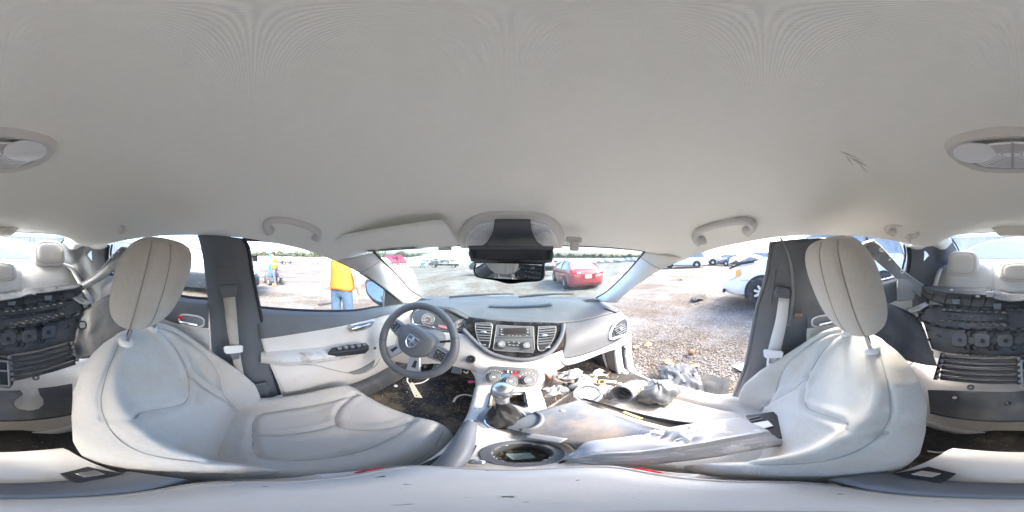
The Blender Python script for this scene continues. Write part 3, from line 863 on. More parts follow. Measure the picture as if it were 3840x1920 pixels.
# ================================================================ doors
def pix(f, L): return [f(*q) for q in L]
# ---- left front door
door = thing('driver_door', 'closed driver door with charcoal upper band and soiled pale armrest', 'car door', (-.7, .4, .38))
S = pix(AX, [(958, 1152, -.70), (1050, 1160, -.705), (1133, 1165, -.705), (1230, 1167, -.705), (1326, 1165, -.705), (1422, 1150, -.72), (1513, 1138, -.765)])
S2 = [p + Vector((.028, 0, -.010)) for p in S]
S3 = [p + Vector((.045, 0, -.045)) for p in S]
Bd = pix(AX, [(978, 1270, -.645), (1080, 1256, -.648), (1180, 1240, -.65), (1326, 1213, -.655), (1420, 1185, -.68), (1490, 1160, -.735)])
patch_obj('upper_panel', [S, S2, S3, Bd], M['doorskin'], door, 40, 24, solid=.005)
Bd2 = [p + Vector((-.004, 0, -.001)) for p in Bd]
m1 = pix(AX, [(1000, 1340, -.655), (1120, 1330, -.66), (1240, 1300, -.662), (1340, 1275, -.668), (1420, 1245, -.69), (1500, 1200, -.74)])
m2 = pix(AX, [(1030, 1410, -.645), (1150, 1400, -.65), (1280, 1375, -.655), (1380, 1350, -.665), (1460, 1310, -.69), (1530, 1250, -.735)])
Eb = pix(AX, [(1062, 1487, -.655), (1150, 1476, -.66), (1250, 1456, -.665), (1350, 1430, -.67), (1468, 1394, -.69), (1540, 1360, -.72)])
patch_obj('lower_panel', [Bd2, m1, m2, Eb], M['trim'], door, 50, 40, solid=.005)
obj('belt_seal', MB().tube([p + Vector((.004, 0, .004)) for p in cr(S, 30)], .006, 8), M['rubber'], door)
# armrest
st = [(.035, .752), (.07, .760), (.16, .757), (.26, .748), (.36, .735), (.45, .720), (.52, .703), (.56, .690)]
P = []
for k, (y, zt) in enumerate([(p.x, p.y) for p in cr([(a, b, 0) for a, b in st], 30)]):
    w = min(1, .35 + 8 * (y - .03), .30 + 6 * (.565 - y)); w = max(w, .1)
    xi = -.665 + .075 * w
    P.append([(-.68, y, zt + .006), (xi - .02, y, zt + .002), (xi - .006, y, zt - .004), (xi, y, zt - .016), (xi, y, zt - .036), (xi - .012, y, zt - .052), (xi - .035, y, zt - .062), (-.68, y, zt - .075)])
mb = MB().grid(P); arm = obj('armrest', mb, M['trim_dirty'], door, ang=60)
obj('seam', MB().tube([Vector(r[4]) + Vector((.0008, 0, .012)) for r in P[2:-2]], .001, 5), M['seam'], arm)
sw = pix(AZ, [(1228, 1322, .752), (1244, 1303, .752), (1300, 1292, .748), (1372, 1284, .735), (1384, 1296, .730), (1370, 1309, .728), (1300, 1317, .740)])
swp = obj('switch_panel', MB().slab(sw, (0, 0, -1), .03), M['black'], door, bevel=.003)
for i, (a, b) in enumerate(((1272, 1307), (1296, 1304), (1320, 1301), (1344, 1297), (1366, 1293))):
    p = AZ(a, b, .750 - .004 * i)
    if i < 4: obj('window_switch', MB().box(p + Vector((0, 0, .003)), (.020, .018, .012), Matrix.Rotation(rad(14), 4, 'X')), M['grey'], swp, bevel=.002)
    else: obj('mirror_knob', MB().disc(p, (0, 0, 1), .010, .006, 16), M['grey'], swp)
# pull pocket line and recess
pk = pix(AX, [(1027, 1367, -.642), (1100, 1368, -.645), (1180, 1370, -.647), (1240, 1385, -.648), (1300, 1398, -.650), (1350, 1402, -.655), (1400, 1380, -.66), (1425, 1345, -.672)])
obj('panel_crease', MB().tube(cr(pk, 30), .0022, 6), M['seam'], door)
pc = pix(AX, [(1305, 1396, -.652), (1330, 1390, -.652), (1360, 1378, -.655), (1405, 1350, -.662), (1398, 1375, -.662), (1360, 1400, -.655), (1325, 1404, -.652)])
obj('pull_pocket', MB().slab(pc, (1, 0, 0), .003), M['grey'], door, bevel=.001)
# inner handle
hb = pix(AX, [(1304, 1228, -.652), (1312, 1216, -.652), (1345, 1208, -.654), (1400, 1197, -.662), (1404, 1204, -.664), (1392, 1222, -.662), (1360, 1236, -.656), (1316, 1243, -.652)])
hb = [p + Vector((.014, 0, 0)) for p in hb]
hd = obj('handle_bezel', MB().slab(hb, (-1, 0, 0), .02), M['trim'], door, bevel=.003)
hc = [p * .0 + Vector((p.x + .0035, p.y, p.z)) for p in hb]; c_ = sum(hc, Vector()) / len(hc); hc = [c_ + (p - c_) * .80 for p in hc]
obj('handle_recess', MB().slab(hc, (-1, 0, 0), .002), M['grey'], hd)
lv = pix(AX, [(1317, 1234, -.628), (1330, 1232, -.622), (1352, 1229, -.622), (1374, 1222, -.628), (1388, 1214, -.634)])
obj('handle_lever', MB().tube(cr(lv, 12), [.008, .009, .009, .009, .008, .008, .007, .007, .006, .006, .005, .004], 10, flat=1.4), M['chrome'], hd)
obj('lock_knob', MB().ring(AX(1406, 1306, -.655), (1, 0, 0), .007, .003, 16, 6), M['black'], door)
# speaker grille dots
mb = MB()
for i in range(13):
    for j in range(9):
        p = AX(1400 + i * 7 + j * 3, 1372 - i * 4 + j * 6, -.668)
        mb.box(p + Vector((.004, 0, 0)), (.002, .0035, .0035))
obj('speaker_grille', mb, M['grey'], door, kind='stuff')
# glass
LT = pix(AX, [(919, 898, -.565), (1037, 907, -.566), (1181, 941, -.568), (1278, 982, -.592), (1374, 1035, -.645), (1489, 1117, -.735), (1510, 1137, -.765)])
Sg = [p + Vector((-.012, 0, .004)) for p in S]
obj('window_glass', MB().grid([[a, a.lerp(b, .5) + Vector((-.012, 0, 0)), b] for a, b in zip(cr(LT, 30), cr(Sg, 30))]), M['glass'], door)
obj('window_frame', MB().tube([p + Vector((-.006, 0, .004)) for p in cr(LT, 40)], .009, 8), M['rubber'], door)
# mirror sail and side mirror
sail = pix(AX, [(1441, 1086, -.722), (1513, 1137, -.765), (1500, 1142, -.76), (1437, 1148, -.722)])
obj('mirror_sail', MB().slab(sail, (1, 0, 0), .006), M['black'], door, bevel=.002)
obj('sail_post', MB().tube([AX(1441, 1084, -.715), AX(1437, 1150, -.715)], .006, 8), M['grey'], door)
mc = AR(1404, 1096, 1.22)
dv = (mc - C0).normalized(); n_ = (-dv + Vector((-.30, -.62, .73)).normalized()).normalized()
mo = [(1371, 1062), (1376, 1052), (1392, 1050), (1420, 1062), (1445, 1076), (1446, 1120), (1440, 1142), (1420, 1138), (1395, 1122), (1376, 1098)]
A = [AP(a, b, mc, n_) for a, b in mo]
hs = MB(); cA = sum(A, Vector()) / len(A); bk = -n_
rings = [[cA + (p - cA) * k + bk * d for p in A] for k, d in ((1.06, 0), (1.14, .02), (1.08, .06), (.8, .10), (.2, .115))]
hs.grid(rings, cv=True); hs.f.append(tuple(range(len(A) * 4, len(A) * 5)))
sm_ = obj('side_mirror', hs, M['charcoal'], door)
gl = [cA + (p - cA) * .84 + n_ * .003 for p in A]
obj('mirror_rim', MB().grid([[cA + (p - cA) * 1.06 for p in A], [cA + (p - cA) * .83 + n_ * .001 for p in A]], cv=True), M['black'], sm_, solid=.003)
obj('mirror_glass', MB().slab(gl, n_, .001), mat('sky toned mirror', (.26, .34, .43), .02, metal=1.0), sm_, smooth=False)  # blue of the reflected sky is put into the glass colour
obj('mirror_foot', MB().tube([cA + bk * .05, AX(1450, 1130, -.76)], .02, 10), M['charcoal'], sm_)

# ---- rear doors
def rear_door(name, label, s):
    f = (lambda L: L) if s == 1 else mx
    t = thing(name, label, 'car door', (-s * .68, -.5, .40), 'rear doors')
    A0 = f(pix(AX, [(792, 1122, -.675), (688, 1112, -.67), (600, 1085, -.66), (520, 1058, -.65), (428, 1032, -.645), (404, 1024, -.64)]))
    A1 = [p + Vector((s * .035, 0, -.03)) for p in A0]
    A2 = [p + Vector((s * .045, 0, -.12)) for p in A0]
    A3 = [p + Vector((s * .030, 0, -.155)) for p in A0]
    patch_obj('upper_panel', [A0, A1, A2], M['doorskin'], t, 30, 16, solid=.005)
    A4 = [Vector((p.x + s * .03, p.y, .72)) for p in A0]; A5 = [Vector((p.x + s * .01, p.y, .42)) for p in A0]
    patch_obj('lower_panel', [A2, A3, A4, A5], M['trim'], t, 30, 20, solid=.005)
    obj('belt_seal', MB().tube([p + Vector((s * .003, 0, .004)) for p in cr(A0, 24)], .005, 8), M['rubber'] if s == 1 else M['silver'], t)
    T0 = f(pix(AX, [(745, 884, -.563), (690, 880, -.563), (620, 884, -.562), (544, 890, -.561), (470, 903, -.562), (404, 922, -.565)]))
    obj('window_glass', MB().grid([[a, a.lerp(b, .5) + Vector((-s * .014, 0, 0)), b] for a, b in zip(cr(T0, 24), cr(A0, 24))]), M['glass'], t)
    fr = f(pix(AX, [(404, 922, -.568), (400, 960, -.59), (404, 1000, -.615), (412, 1030, -.635)]))
    obj('rear_frame', MB().tube(cr(fr, 12), .014, 8), M['rubber'], t)
    fr2 = f(pix(AX, [(420, 918, -.566), (415, 955, -.588), (424, 1000, -.613), (432, 1030, -.635)]))
    obj('window_divider', MB().tube(cr(fr2, 12), .006, 8), M['rubber'], t)
    # handle
    p = f([AX(720, 1200, -.632)])[0]
    cup = obj('handle_cup', MB().slab([p + Vector((s * .008, a * .055, b * .026)) for a, b in rrect(2, 2, .7)], (-s, 0, 0), .01), M['grey'], t, bevel=.002)
    obj('handle_bezel', MB().tube([p + Vector((s * .010, a * .055, b * .026)) for a, b in rrect(2, 2, .7)], .004, 6, closed=True), M['trim'], cup)
    obj('lock_flag', MB().box(p + Vector((s * .016, -.045, .012)), (.008, .022, .013)), M['red'], cup, bevel=.002)
    obj('handle_lever', MB().tube([p + Vector((s * .016, -.045, -.008)), p + Vector((s * .022, -.01, -.010)), p + Vector((s * .018, .03, -.012))], .007, 8), M['chrome'], cup)
    return t
rear_door('rear_door', 'closed rear door behind the driver seat with grey upper trim', 1)
rear_door('rear_door', 'closed rear door on the passenger side beside the white minivan', -1)
# rounded rear wheel-arch bolster seen beside the left rear door
for s in (1, -1):
    f = (lambda L: L) if s == 1 else mx
    K = [f(pix(AX, q)) for q in ([(384, 1050, -.60), (400, 1038, -.61), (425, 1036, -.62), (445, 1040, -.62)], [(380, 1085, -.58), (400, 1075, -.58), (425, 1072, -.58), (445, 1076, -.58)], [(384, 1120, -.60), (400, 1125, -.60), (425, 1128, -.60), (445, 1130, -.60)])]
    patch_obj('side_bolster', K, mat('bolster felt', (.30, .31, .32), .95, bump=.4, bscale=600, var=.08) if s == 1 else bpy.data.materials['bolster felt'], car, 16, 16, solid=.01)

# ================================================================ front belts
def front_belt(label, s, gd, web, tong, low):
    """px outlines at depth x"""
    t = thing('seat_belt', label, 'seat belt', (-s * .62, -.05, .6), 'front seat belts')
    x = -s * .600
    g = MB(); A = [AX(a, b, -s * .585) for a, b in gd]
    g.slab(A, (-s, 0, .15), .03)
    obj('belt_guide', g, M['charcoal'], t, bevel=.006, bseg=3)
    Wl = [AX(*q) for q in web[0]]; Wr = [AX(*q) for q in web[1]]
    obj('webbing', MB().grid([[a, a.lerp(b, .5) + Vector((s * .002, 0, 0)), b] for a, b in zip(cr(Wl, 20), cr(Wr, 20))]), M['belt'] if s == 1 else M['white_belt'], t, solid=.0016)
    A = [AX(*q) for q in tong]
    obj('tongue', MB().slab(A, (s, 0, .2), .010), M['white'], t, bevel=.003)
    A = [AX(*q) for q in low]
    obj('tongue_blade', MB().slab(A, (s, 0, .2), .003), M['chrome'], t, bevel=.0008)
front_belt('tan driver seat belt hanging down the charcoal pillar', 1,
    [(822, 1072), (838, 1068), (884, 1067), (888, 1090), (886, 1112), (862, 1116), (834, 1119), (826, 1100)],
    ([(837, 1116, -.590), (845, 1180, -.60), (855, 1260, -.60), (866, 1310, -.60), (880, 1396, -.61), (900, 1480, -.62)], [(882, 1112, -.590), (888, 1180, -.60), (894, 1260, -.60), (899, 1310, -.60), (913, 1396, -.61), (935, 1480, -.62)]),
    [(839, 1300, -.588), (848, 1296, -.588), (905, 1293, -.588), (912, 1298, -.588), (911, 1318, -.588), (900, 1320, -.588), (852, 1325, -.588), (842, 1318, -.588)],
    [(862, 1325, -.590), (900, 1321, -.590), (896, 1345, -.590), (872, 1347, -.590)])
front_belt('grey-white passenger seat belt hanging down the bare right pillar', -1,
    [(2914, 1076), (2960, 1080), (2966, 1095), (2960, 1122), (2930, 1118), (2906, 1118), (2902, 1104), (2906, 1092)],
    ([(2920, 1116, .590), (2908, 1200, .60), (2890, 1270, .60), (2877, 1330, .605), (2872, 1400, .61), (2862, 1480, .62)], [(2960, 1120, .590), (2952, 1200, .60), (2938, 1270, .60), (2925, 1330, .605), (2908, 1400, .61), (2892, 1480, .62)]),
    [(2863, 1312, .588), (2870, 1308, .588), (2932, 1315, .588), (2938, 1322, .588), (2932, 1340, .588), (2870, 1340, .588), (2864, 1332, .588)],
    [(2885, 1340, .590), (2915, 1341, .590), (2908, 1362, .590), (2882, 1361, .590)])

# ================================================================ roof fittings
def grab(label, pts):
    P = [AX(*q) for q in pts]; t = thing('grab_handle', label, 'grab handle', P[0], 'roof grab handles')
    c = cr(P, 30); n = len(c)
    r = [.0115 + .004 * (abs(2 * i / (n - 1) - 1) ** 6) for i in range(n)]
    obj('grip', MB().tube(c, r, 14, flat=1.25, up=(0, 0, 1)), M['trim'], t)
    for p in (c[0], c[-1]):
        s = -1 if p.x < 0 else 1
        obj('foot', MB().sell(p + Vector((s * .012, 0, .012)), .022, .017, .020, 3, 16, 10), M['trim'], t)
grab('roof grab handle over the driver door window', [(1012, 866, -.515), (1000, 846, -.495), (1012, 828, -.478), (1040, 822, -.470), (1100, 829, -.470), (1160, 850, -.478), (1192, 872, -.492), (1186, 892, -.515)])
grab('roof grab handle over the open passenger doorway', [(2627, 908, .52), (2608, 890, .50), (2620, 866, .485), (2667, 848, .474), (2743, 832, .470), (2800, 830, .470), (2824, 848, .485), (2800, 866, .515)])
grab('roof grab handle over the rear window behind the driver', [(372, 876, -.51), (358, 862, -.495), (372, 845, -.482), (400, 836, -.474), (436, 832, -.474), (462, 842, -.482), (470, 856, -.495), (455, 866, -.51)])
hk = 'roof grab handle with a coat hook beside the rear passenger side window'
grab(hk, [(3350, 872, .505), (3326, 862, .49), (3340, 846, .478), (3380, 840, .470), (3418, 850, .474), (3438, 868, .485), (3434, 880, .495), (3410, 886, .51)])
p = AX(3408, 886, .50)
tag(obj('coat_hook', MB().sell(p - Vector((0, 0, .012)), .009, .009, .016, 2.2, 12, 8).sell(p - Vector((.006, .004, .026)), .006, .006, .008, 2, 10, 6), M['trim']), 'small pale coat hook hanging under the rear grab handle', 'hook')

# ---- sun visor
v1, v2, v3 = AX(1268, 929, -.548), AY(1700, 927, .545), AY(1640, 842, .405)
vn = (v2 - v1).cross(v3 - v1).normalized()
if vn.z > 0: vn = -vn
vo = [(1246, 908), (1256, 899), (1300, 890), (1380, 877), (1463, 864), (1560, 850), (1630, 841), (1662, 839), (1678, 850), (1690, 870), (1708, 898), (1721, 920), (1712, 927), (1690, 929), (1640, 930), (1540, 935), (1440, 942), (1379, 945), (1326, 944), (1270, 930)]
vis = thing('sun_visor', 'folded-up pale sun visor above the driver side of the windshield', 'sun visor', v1)
VP = [AP(a, b, v1, vn) for a, b in vo]
obj('panel', MB().slab(VP, -vn, .018), M['headliner'], vis, bevel=.007, bseg=3)
lab = [AP(a, b, v1, vn) + vn * .0022 for a, b in ((1360, 937), (1568, 920), (1592, 930), (1380, 943))]
lb_ = obj('warning_label', MB().add(lab, [(0, 1, 2, 3)]), M['white'], vis, smooth=False, solid=.0005)
mb = MB()
for k in range(5):
    a = lab[0].lerp(lab[3], (k + 1) / 6); b = lab[1].lerp(lab[2], (k + 1) / 6)
    for s0, s1 in ((.05, .22), (.28, .62), (.66, .92)):
        mb.tube([a.lerp(b, s0) + vn * .001, a.lerp(b, s1) + vn * .001], .0006, 4)
obj('label_print', mb, M['grey'], lb_)
obj('visor_clip', MB().box(AP(1668, 928, v1, vn) + vn * .004, (.05, .012, .012)), M['trim'], vis, bevel=.004)

# ---- passenger side visor leftovers
p = AY(2154, 912, .50)
vc = thing('visor_hook', 'empty visor hook on the headliner right of the roof console', 'hook', p)
obj('base', MB().box(p + Vector((0, .004, .012)), (.055, .022, .018), Matrix.Rotation(rad(30), 4, 'X')), M['trim'], vc, bevel=.005)
obj('hook', MB().box(p + Vector((0, .0, -.008)), (.030, .016, .034), Matrix.Rotation(rad(12), 4, 'X')), M['trim'], vc, bevel=.004)
p = AY(2441, 934, .475)
vc = thing('visor_mount', 'bare visor mount above the passenger side pillar with its arm missing', 'mount', p)
obj('plate', MB().sell(p, .045, .020, .010, 2.4, 20, 10, Matrix.Rotation(rad(35), 4, 'Y') @ Matrix.Rotation(rad(-35), 4, 'Z')), M['trim'], vc)
obj('socket', MB().ring(p + Vector((.012, -.012, -.010)), (.3, -.7, -.6), .009, .004, 16, 6), M['rubber'], vc)
p = AX(2514, 906, .535)
tag(obj('screw_hole', MB().disc(p, (-.6, 0, -.8), .010, .003, 14).ring(p, (-.6, 0, -.8), .009, .0025, 14, 6), M['grey']), 'small torn screw hole in the headliner above the passenger doorway', 'hole')

# ---- overhead console
M['rib'] = mat('lens rib', (.50, .50, .51), .25)
on = Vector((0, -.49, -.87)).normalized(); oO = Vector((0, .47, 1.302))
Z1 = lambda L: [(1300 + a * .4658, 750 + b * .4658) for a, b in L]
oc = thing('overhead_console', 'roof console with two map lamps and an open sunglasses bin', 'console', (0, .5, 1.24))
out = Z1([(915, 392), (900, 330), (908, 270), (935, 215), (985, 160), (1060, 115), (1150, 95), (1250, 88), (1330, 86), (1420, 88), (1520, 95), (1610, 118), (1680, 165), (1730, 225), (1755, 290), (1757, 340), (1738, 392), (1640, 396), (1330, 398), (1020, 396)])
A = [AP(a, b, oO, on) for a, b in out]
cA = sum(A, Vector()) / len(A)
mb = MB()
rings = [[cA + (p - cA) * k - on * d for p in A] for k, d in ((1.0, .035), (1.0, .006), (.97, 0), (.90, -.004))]
mb.grid(rings, cv=True); mb.f.append(tuple(range(len(A) * 3, len(A) * 4)))
obj('bezel', mb, M['trim'], oc)
O2 = oO + on * .012
def opl(L, O=O2): return [AP(a, b, O, on) for a, b in Z1(L)]
for L in ([(955, 372), (965, 320), (990, 270), (1050, 215), (1120, 190), (1188, 182), (1178, 250), (1165, 290), (1130, 345), (1090, 372)],
          [(1482, 182), (1550, 190), (1620, 215), (1670, 275), (1695, 325), (1700, 378), (1580, 372), (1530, 340), (1505, 290), (1490, 250)]):
    A = opl(L)
    ml = obj('map_lamp', MB().slab(A, -on, .012), M['lens'], oc, bevel=.002)
    cc = sum(A, Vector()) / len(A)
    obj('bulb_dish', MB().lathe([(.001, .0035), (.010, .003), (.020, .0015), (.024, 0)], cc + on * .0015, on, 20), mat('lamp dish', (.80, .80, .80), .3) if 'lamp dish' not in bpy.data.materials else bpy.data.materials['lamp dish'], ml)
    obj('lens_ribs', MB().add(*[[], []]) if False else (lambda m: [m.tube([cc + (p - cc) * k + on * .0012 for p in A], .0008, 4, closed=True) for k in (.35, .55, .72, .88)] and m)(MB()), M['rib'], ml)
A = opl([(1190, 180), (1480, 180), (1490, 250), (1508, 300), (1535, 345), (1580, 376), (1640, 388), (1500, 390), (1330, 380), (1180, 390), (1010, 386), (1090, 376), (1135, 345), (1165, 295), (1180, 250)], oO + on * .016)
obj('bin_shell', MB().slab(A, -on, .016), M['charcoal'], oc, bevel=.003)
tr = [(988, 384), (1330, 384), (1660, 388), (1652, 440), (1640, 488), (1560, 498), (1450, 500), (1330, 522), (1200, 502), (1100, 490), (1012, 480), (998, 440)]
A = [AY(a, b, .485) for a, b in Z1(tr)]
tray = obj('sunglasses_bin', MB().slab(A, (0, 1, .1), .04), M['black'], oc, bevel=.003)
obj('bin_rim', MB().tube([p - Vector((0, .003, 0)) for p in A], .006, 8, closed=True), M['charcoal'], tray)
mb = MB()
for r in range(6):
    for c in range(28):
        a, b = 1052 + c * 20 + (r % 2) * 10, 398 + r * 14
        p = AY(1300 + a * .4658, 750 + b * .4658, .4835)
        mb.lathe([(.0016, .0006), (.0028, 0)], p, (0, -1, 0), 6)
obj('bin_studs', mb, M['charcoal'], tray, kind='stuff')

# ---- rear-view mirror
rm = thing('rear_view_mirror', 'frameless-looking rear-view mirror under the roof console showing the driver seat', 'mirror', (0, .5, 1.1))
mo = smooth_poly(Z1([(1030, 515), (1050, 497), (1300, 500), (1565, 508), (1588, 525), (1590, 580), (1580, 635), (1535, 656), (1420, 664), (1310, 676), (1200, 650), (1080, 630), (1035, 610), (1020, 560)]), 56)
mc = AY(1908, 1018, .47); tg = Vector((-.36, -.36, 1.00))
rn = ((C0 - mc).normalized() + (tg - mc).normalized()).normalized()
A = [AP(a, b, mc, rn) for a, b in mo]; cA = sum(A, Vector()) / len(A)
mb = MB(); mb.grid([[cA + (p - cA) * k - rn * d for p in A] for k, d in ((.94, .001), (1.0, 0), (1.03, .006), (1.02, .02), (.8, .035), (.1, .04))], cv=True)
obj('housing', mb, M['black'], rm)
gi = smooth_poly(Z1([(1046, 520), (1060, 508), (1300, 511), (1560, 518), (1572, 530), (1570, 585), (1556, 632), (1500, 640), (1300, 636), (1110, 622), (1048, 604), (1036, 560)]), 48)
A = [AP(a, b, mc + rn * .002, rn) for a, b in gi]
obj('mirror_glass', MB().slab(A, rn, .001), M['mirror'], rm, smooth=False)
obj('stem', MB().tube([cA - rn * .03, cA + Vector((0, .05, .03)), cA + Vector((0, .075, .06))], [.012, .014, .016], 10), M['black'], rm)

# ---- rear dome lamp
dl = thing('dome_lamp', 'oval dome lamp in the headliner above the rear seat', 'lamp', (0, -.22, 1.37))
cx = 3797
def half(L): return L
ol = [(3545, 556), (3556, 580), (3590, 606), (3640, 628), (3690, 639), (3760, 642), (3840, 642), (3890, 640), (3940, 630), (3990, 613), (4030, 590), (4050, 566), (4050, 550), (4025, 530), (3970, 514), (3900, 500), (3840, 495), (3780, 493), (3720, 497), (3650, 508), (3590, 524), (3555, 540)]
A = [AZ(a, b, 1.372) for a, b in ol]; cA = sum(A, Vector()) / len(A)
mb = MB(); mb.grid([[cA + (p - cA) * k + Vector((0, 0, d)) for p in A] for k, d in ((1.01, .012), (1.0, 0), (.97, -.006), (.82, -.004), (.80, .004))], cv=True)
obj('bezel', mb, M['trim'], dl)
il = [(3588, 572), (3630, 600), (3690, 625), (3760, 630), (3797, 631), (3840, 630), (3905, 628), (3960, 605), (4004, 566), (3960, 548), (3900, 538), (3840, 535), (3797, 534), (3740, 538), (3670, 549), (3620, 560)]
A = [AZ(a, b, 1.3685) for a, b in il]; cL = sum(A, Vector()) / len(A)
ln = obj('lens', MB().slab(A, (0, 0, 1), .003), M['lens'], dl, bevel=.001)
for sx in (-1, 1):
    c = cL + Vector((sx * .052, .012, -.0015))
    obj('bulb_dish', MB().lathe([(.001, .004), (.016, .0035), (.026, .001), (.030, 0)], c, (0, 0, -1), 24), bpy.data.materials['lamp dish'], ln)
mb = MB()
for k in (-.004, .004): mb.tube([AZ(3797 + k * 600, 536, 1.367), AZ(3797 + k * 600, 630, 1.367)], .0012, 5)
for k in range(9):
    mb.tube([cL + (A[i] - cL) * (.2 + .085 * k) + Vector((0, 0, -.001)) for i in range(len(A))], .0006, 4, closed=True)
obj('lens_ribs', mb, M['rib'], ln)
# dark scuffs on the headliner
mb = MB()
for k in range(9):
    a = (3150 + k * 9 + random.uniform(-8, 8), 566 + k * 5); b = (a[0] + random.uniform(25, 70), a[1] + random.uniform(18, 44))
    pa, pb = AZ(a[0], a[1], 1.3605), AZ(b[0], b[1], 1.3585)
    mb.tube([pa, pa.lerp(pb, .5) + Vector((0, .001, .0005)), pb], [.0003, .0011, .0003], 5, flat=.3)
obj('scuff_marks', mb, mat('scuff ink', (.50, .48, .45), .9), car)
# ================================================================ dashboard
dash = thing('dashboard', 'charcoal dashboard with gloss black centre stack and pale lower edge', 'dashboard', (0, .95, .65))
d0 = [(-.79, 1.20, .805), (-.4, 1.35, .825), (0, 1.41, .829), (.4, 1.35, .825), (.78, 1.20, .803)]
d1 = [(-.76, 1.07, .812), (-.40, 1.12, .856), (-.05, 1.15, .853), (.38, 1.10, .845), (.75, 1.03, .795)]
d2 = pix(AY, [(1510, 1146, 1.0), (1556, 1154, .95), (1600, 1150, .93), (1690, 1156, .915), (1766, 1190, .90), (1859, 1199, .895), (1999, 1207, .895), (2113, 1211, .895), (2200, 1199, .91), (2270, 1180, .925), (2325, 1166, .94)])
patch_obj('dash_top', [d0, d1, d2], M['dash'], dash, 80, 30, solid=.006)
# rolled brow in front of the stack and gauges
bw = cr(d2, 80)
mb = MB().grid([[p, p + Vector((0, -.012, -.004)), p + Vector((0, -.016, -.014)), p + Vector((0, -.006, -.022)), p + Vector((0, .03, -.022))] for p in bw[6:52]])
obj('brow', mb, M['dash'], dash, ang=70)
# speaker and defrost grilles
mb = MB()
for k in range(34):
    x = -.12 + k * .0125; y = 1.10 - .03 * math.cos(x * 3)
    mb.box((x, y, .8585), (.005, .050, .006))
obj('defrost_grille', mb, M['black'], dash, kind='stuff')
for s in (-1, 1):
    mb = MB()
    for i in range(14):
        for j in range(7):
            x = s * (.60 + i * .011); y = 1.15 + j * .012 - .05 * abs(x) + .02
            mb.box((x, y, .8255 - .10 * max(0, abs(x) - .62)), (.005, .005, .004))
    obj('tweeter_grille', mb, M['black'], dash, kind='stuff')
# passenger side face
f0 = pix(AY, [(2113, 1213, .89), (2180, 1204, .905), (2250, 1187, .92), (2300, 1174, .93), (2326, 1168, .94)])
f1 = pix(AY, [(2118, 1280, .795), (2180, 1268, .805), (2260, 1240, .825), (2320, 1213, .85), (2352, 1200, .865)])
f2 = pix(AY, [(2100, 1348, .735), (2180, 1333, .752), (2270, 1300, .775), (2330, 1268, .80), (2363, 1250, .815)])
patch_obj('passenger_face', [f0, f1, f2], M['dash'], dash, 40, 30, solid=.006)
# fills left of the passenger face under the brow
f2b = [p + Vector((0, -.004, -.001)) for p in f2]
f3 = pix(AY, [(2119, 1371, .722), (2170, 1358, .732), (2254, 1326, .755), (2320, 1304, .785), (2361, 1277, .81)])
patch_obj('lower_strip', [f2b, [a.lerp(b, .5) + Vector((0, -.010, 0)) for a, b in zip(f2b, f3)], f3], M['trim'], dash, 30, 10, solid=.006)
patch_obj('strip_return', [f3, [p + Vector((0, .10, -.015)) for p in f3]], M['trim'], dash, 20, 4, solid=.004)
pl = pix(AY, [(2162, 1349, .729), (2230, 1327, .746), (2262, 1311, .756), (2248, 1320, .752), (2165, 1357, .727)])
obj('glove_pull', MB().slab(pl, (0, -1, .2), .004), M['grey'], dash, bevel=.001)
# end cap
e0 = pix(AY, [(2326, 1168, .94), (2352, 1200, .865), (2363, 1250, .815), (2361, 1277, .81)])
patch_obj('end_cap', [e0, [p + Vector((.012, .05, 0)) for p in e0], [p + Vector((.008, .16, 0)) for p in e0]], M['trim'], dash, 20, 8, solid=.004)
# small side defrost slots
mb = MB()
for k in range(6):
    a = AY(2270 + k * 7, 1159 + k * 2.5, .985 - .01 * k); mb.box(a + Vector((0, -.004, .004)), (.006, .03, .006), Matrix.Rotation(rad(25), 4, 'Z'))
obj('side_slots', mb, M['black'], dash, kind='stuff')

# ---- round-ended side vent
def q5(L, f=.4658, ox=1300, oy=750): return [(ox + a * f, oy + b * f) for a, b in L]
vpl_n = Vector((-.25, -.80, .54)).normalized(); vO = AY(2315, 1230, .822)
vv_ = q5([(2110, 1110), (2125, 1050), (2165, 990), (2220, 955), (2245, 960), (2258, 1000), (2256, 1060), (2240, 1085), (2180, 1105), (2130, 1120)])
A = [AP(a, b, vO, vpl_n) + vpl_n * .020 for a, b in smooth_poly(vv_, 40)]
cA = sum(A, Vector()) / len(A)
sv_ = obj('side_vent', MB().slab([cA + (p - cA) * .86 for p in A], -vpl_n, .02), M['black'], dash)
obj('vent_bezel', MB().tube(A, .008, 8, closed=True), M['white'], sv_)
e1v = (AP(2360, 1215, vO, vpl_n) - AP(2290, 1255, vO, vpl_n)).normalized()
e2v = vpl_n.cross(e1v)
if e2v.z < 0: e2v = -e2v
for k in range(5):
    o_ = cA + e2v * (-.026 + .013 * k) + vpl_n * .006
    w = .040 if 0 < k < 4 else .030
    obj('vent_slat', MB().box((0, 0, 0), (2 * w, .0045, .014), Matrix((e1v, e2v, vpl_n)).transposed().to_4x4()).tf(Matrix.Translation(o_)), M['grey'], sv_)
obj('vent_tab', MB().sell(cA + vpl_n * .014, .012, .007, .006, 2.5, 12, 8), M['satin'], sv_)

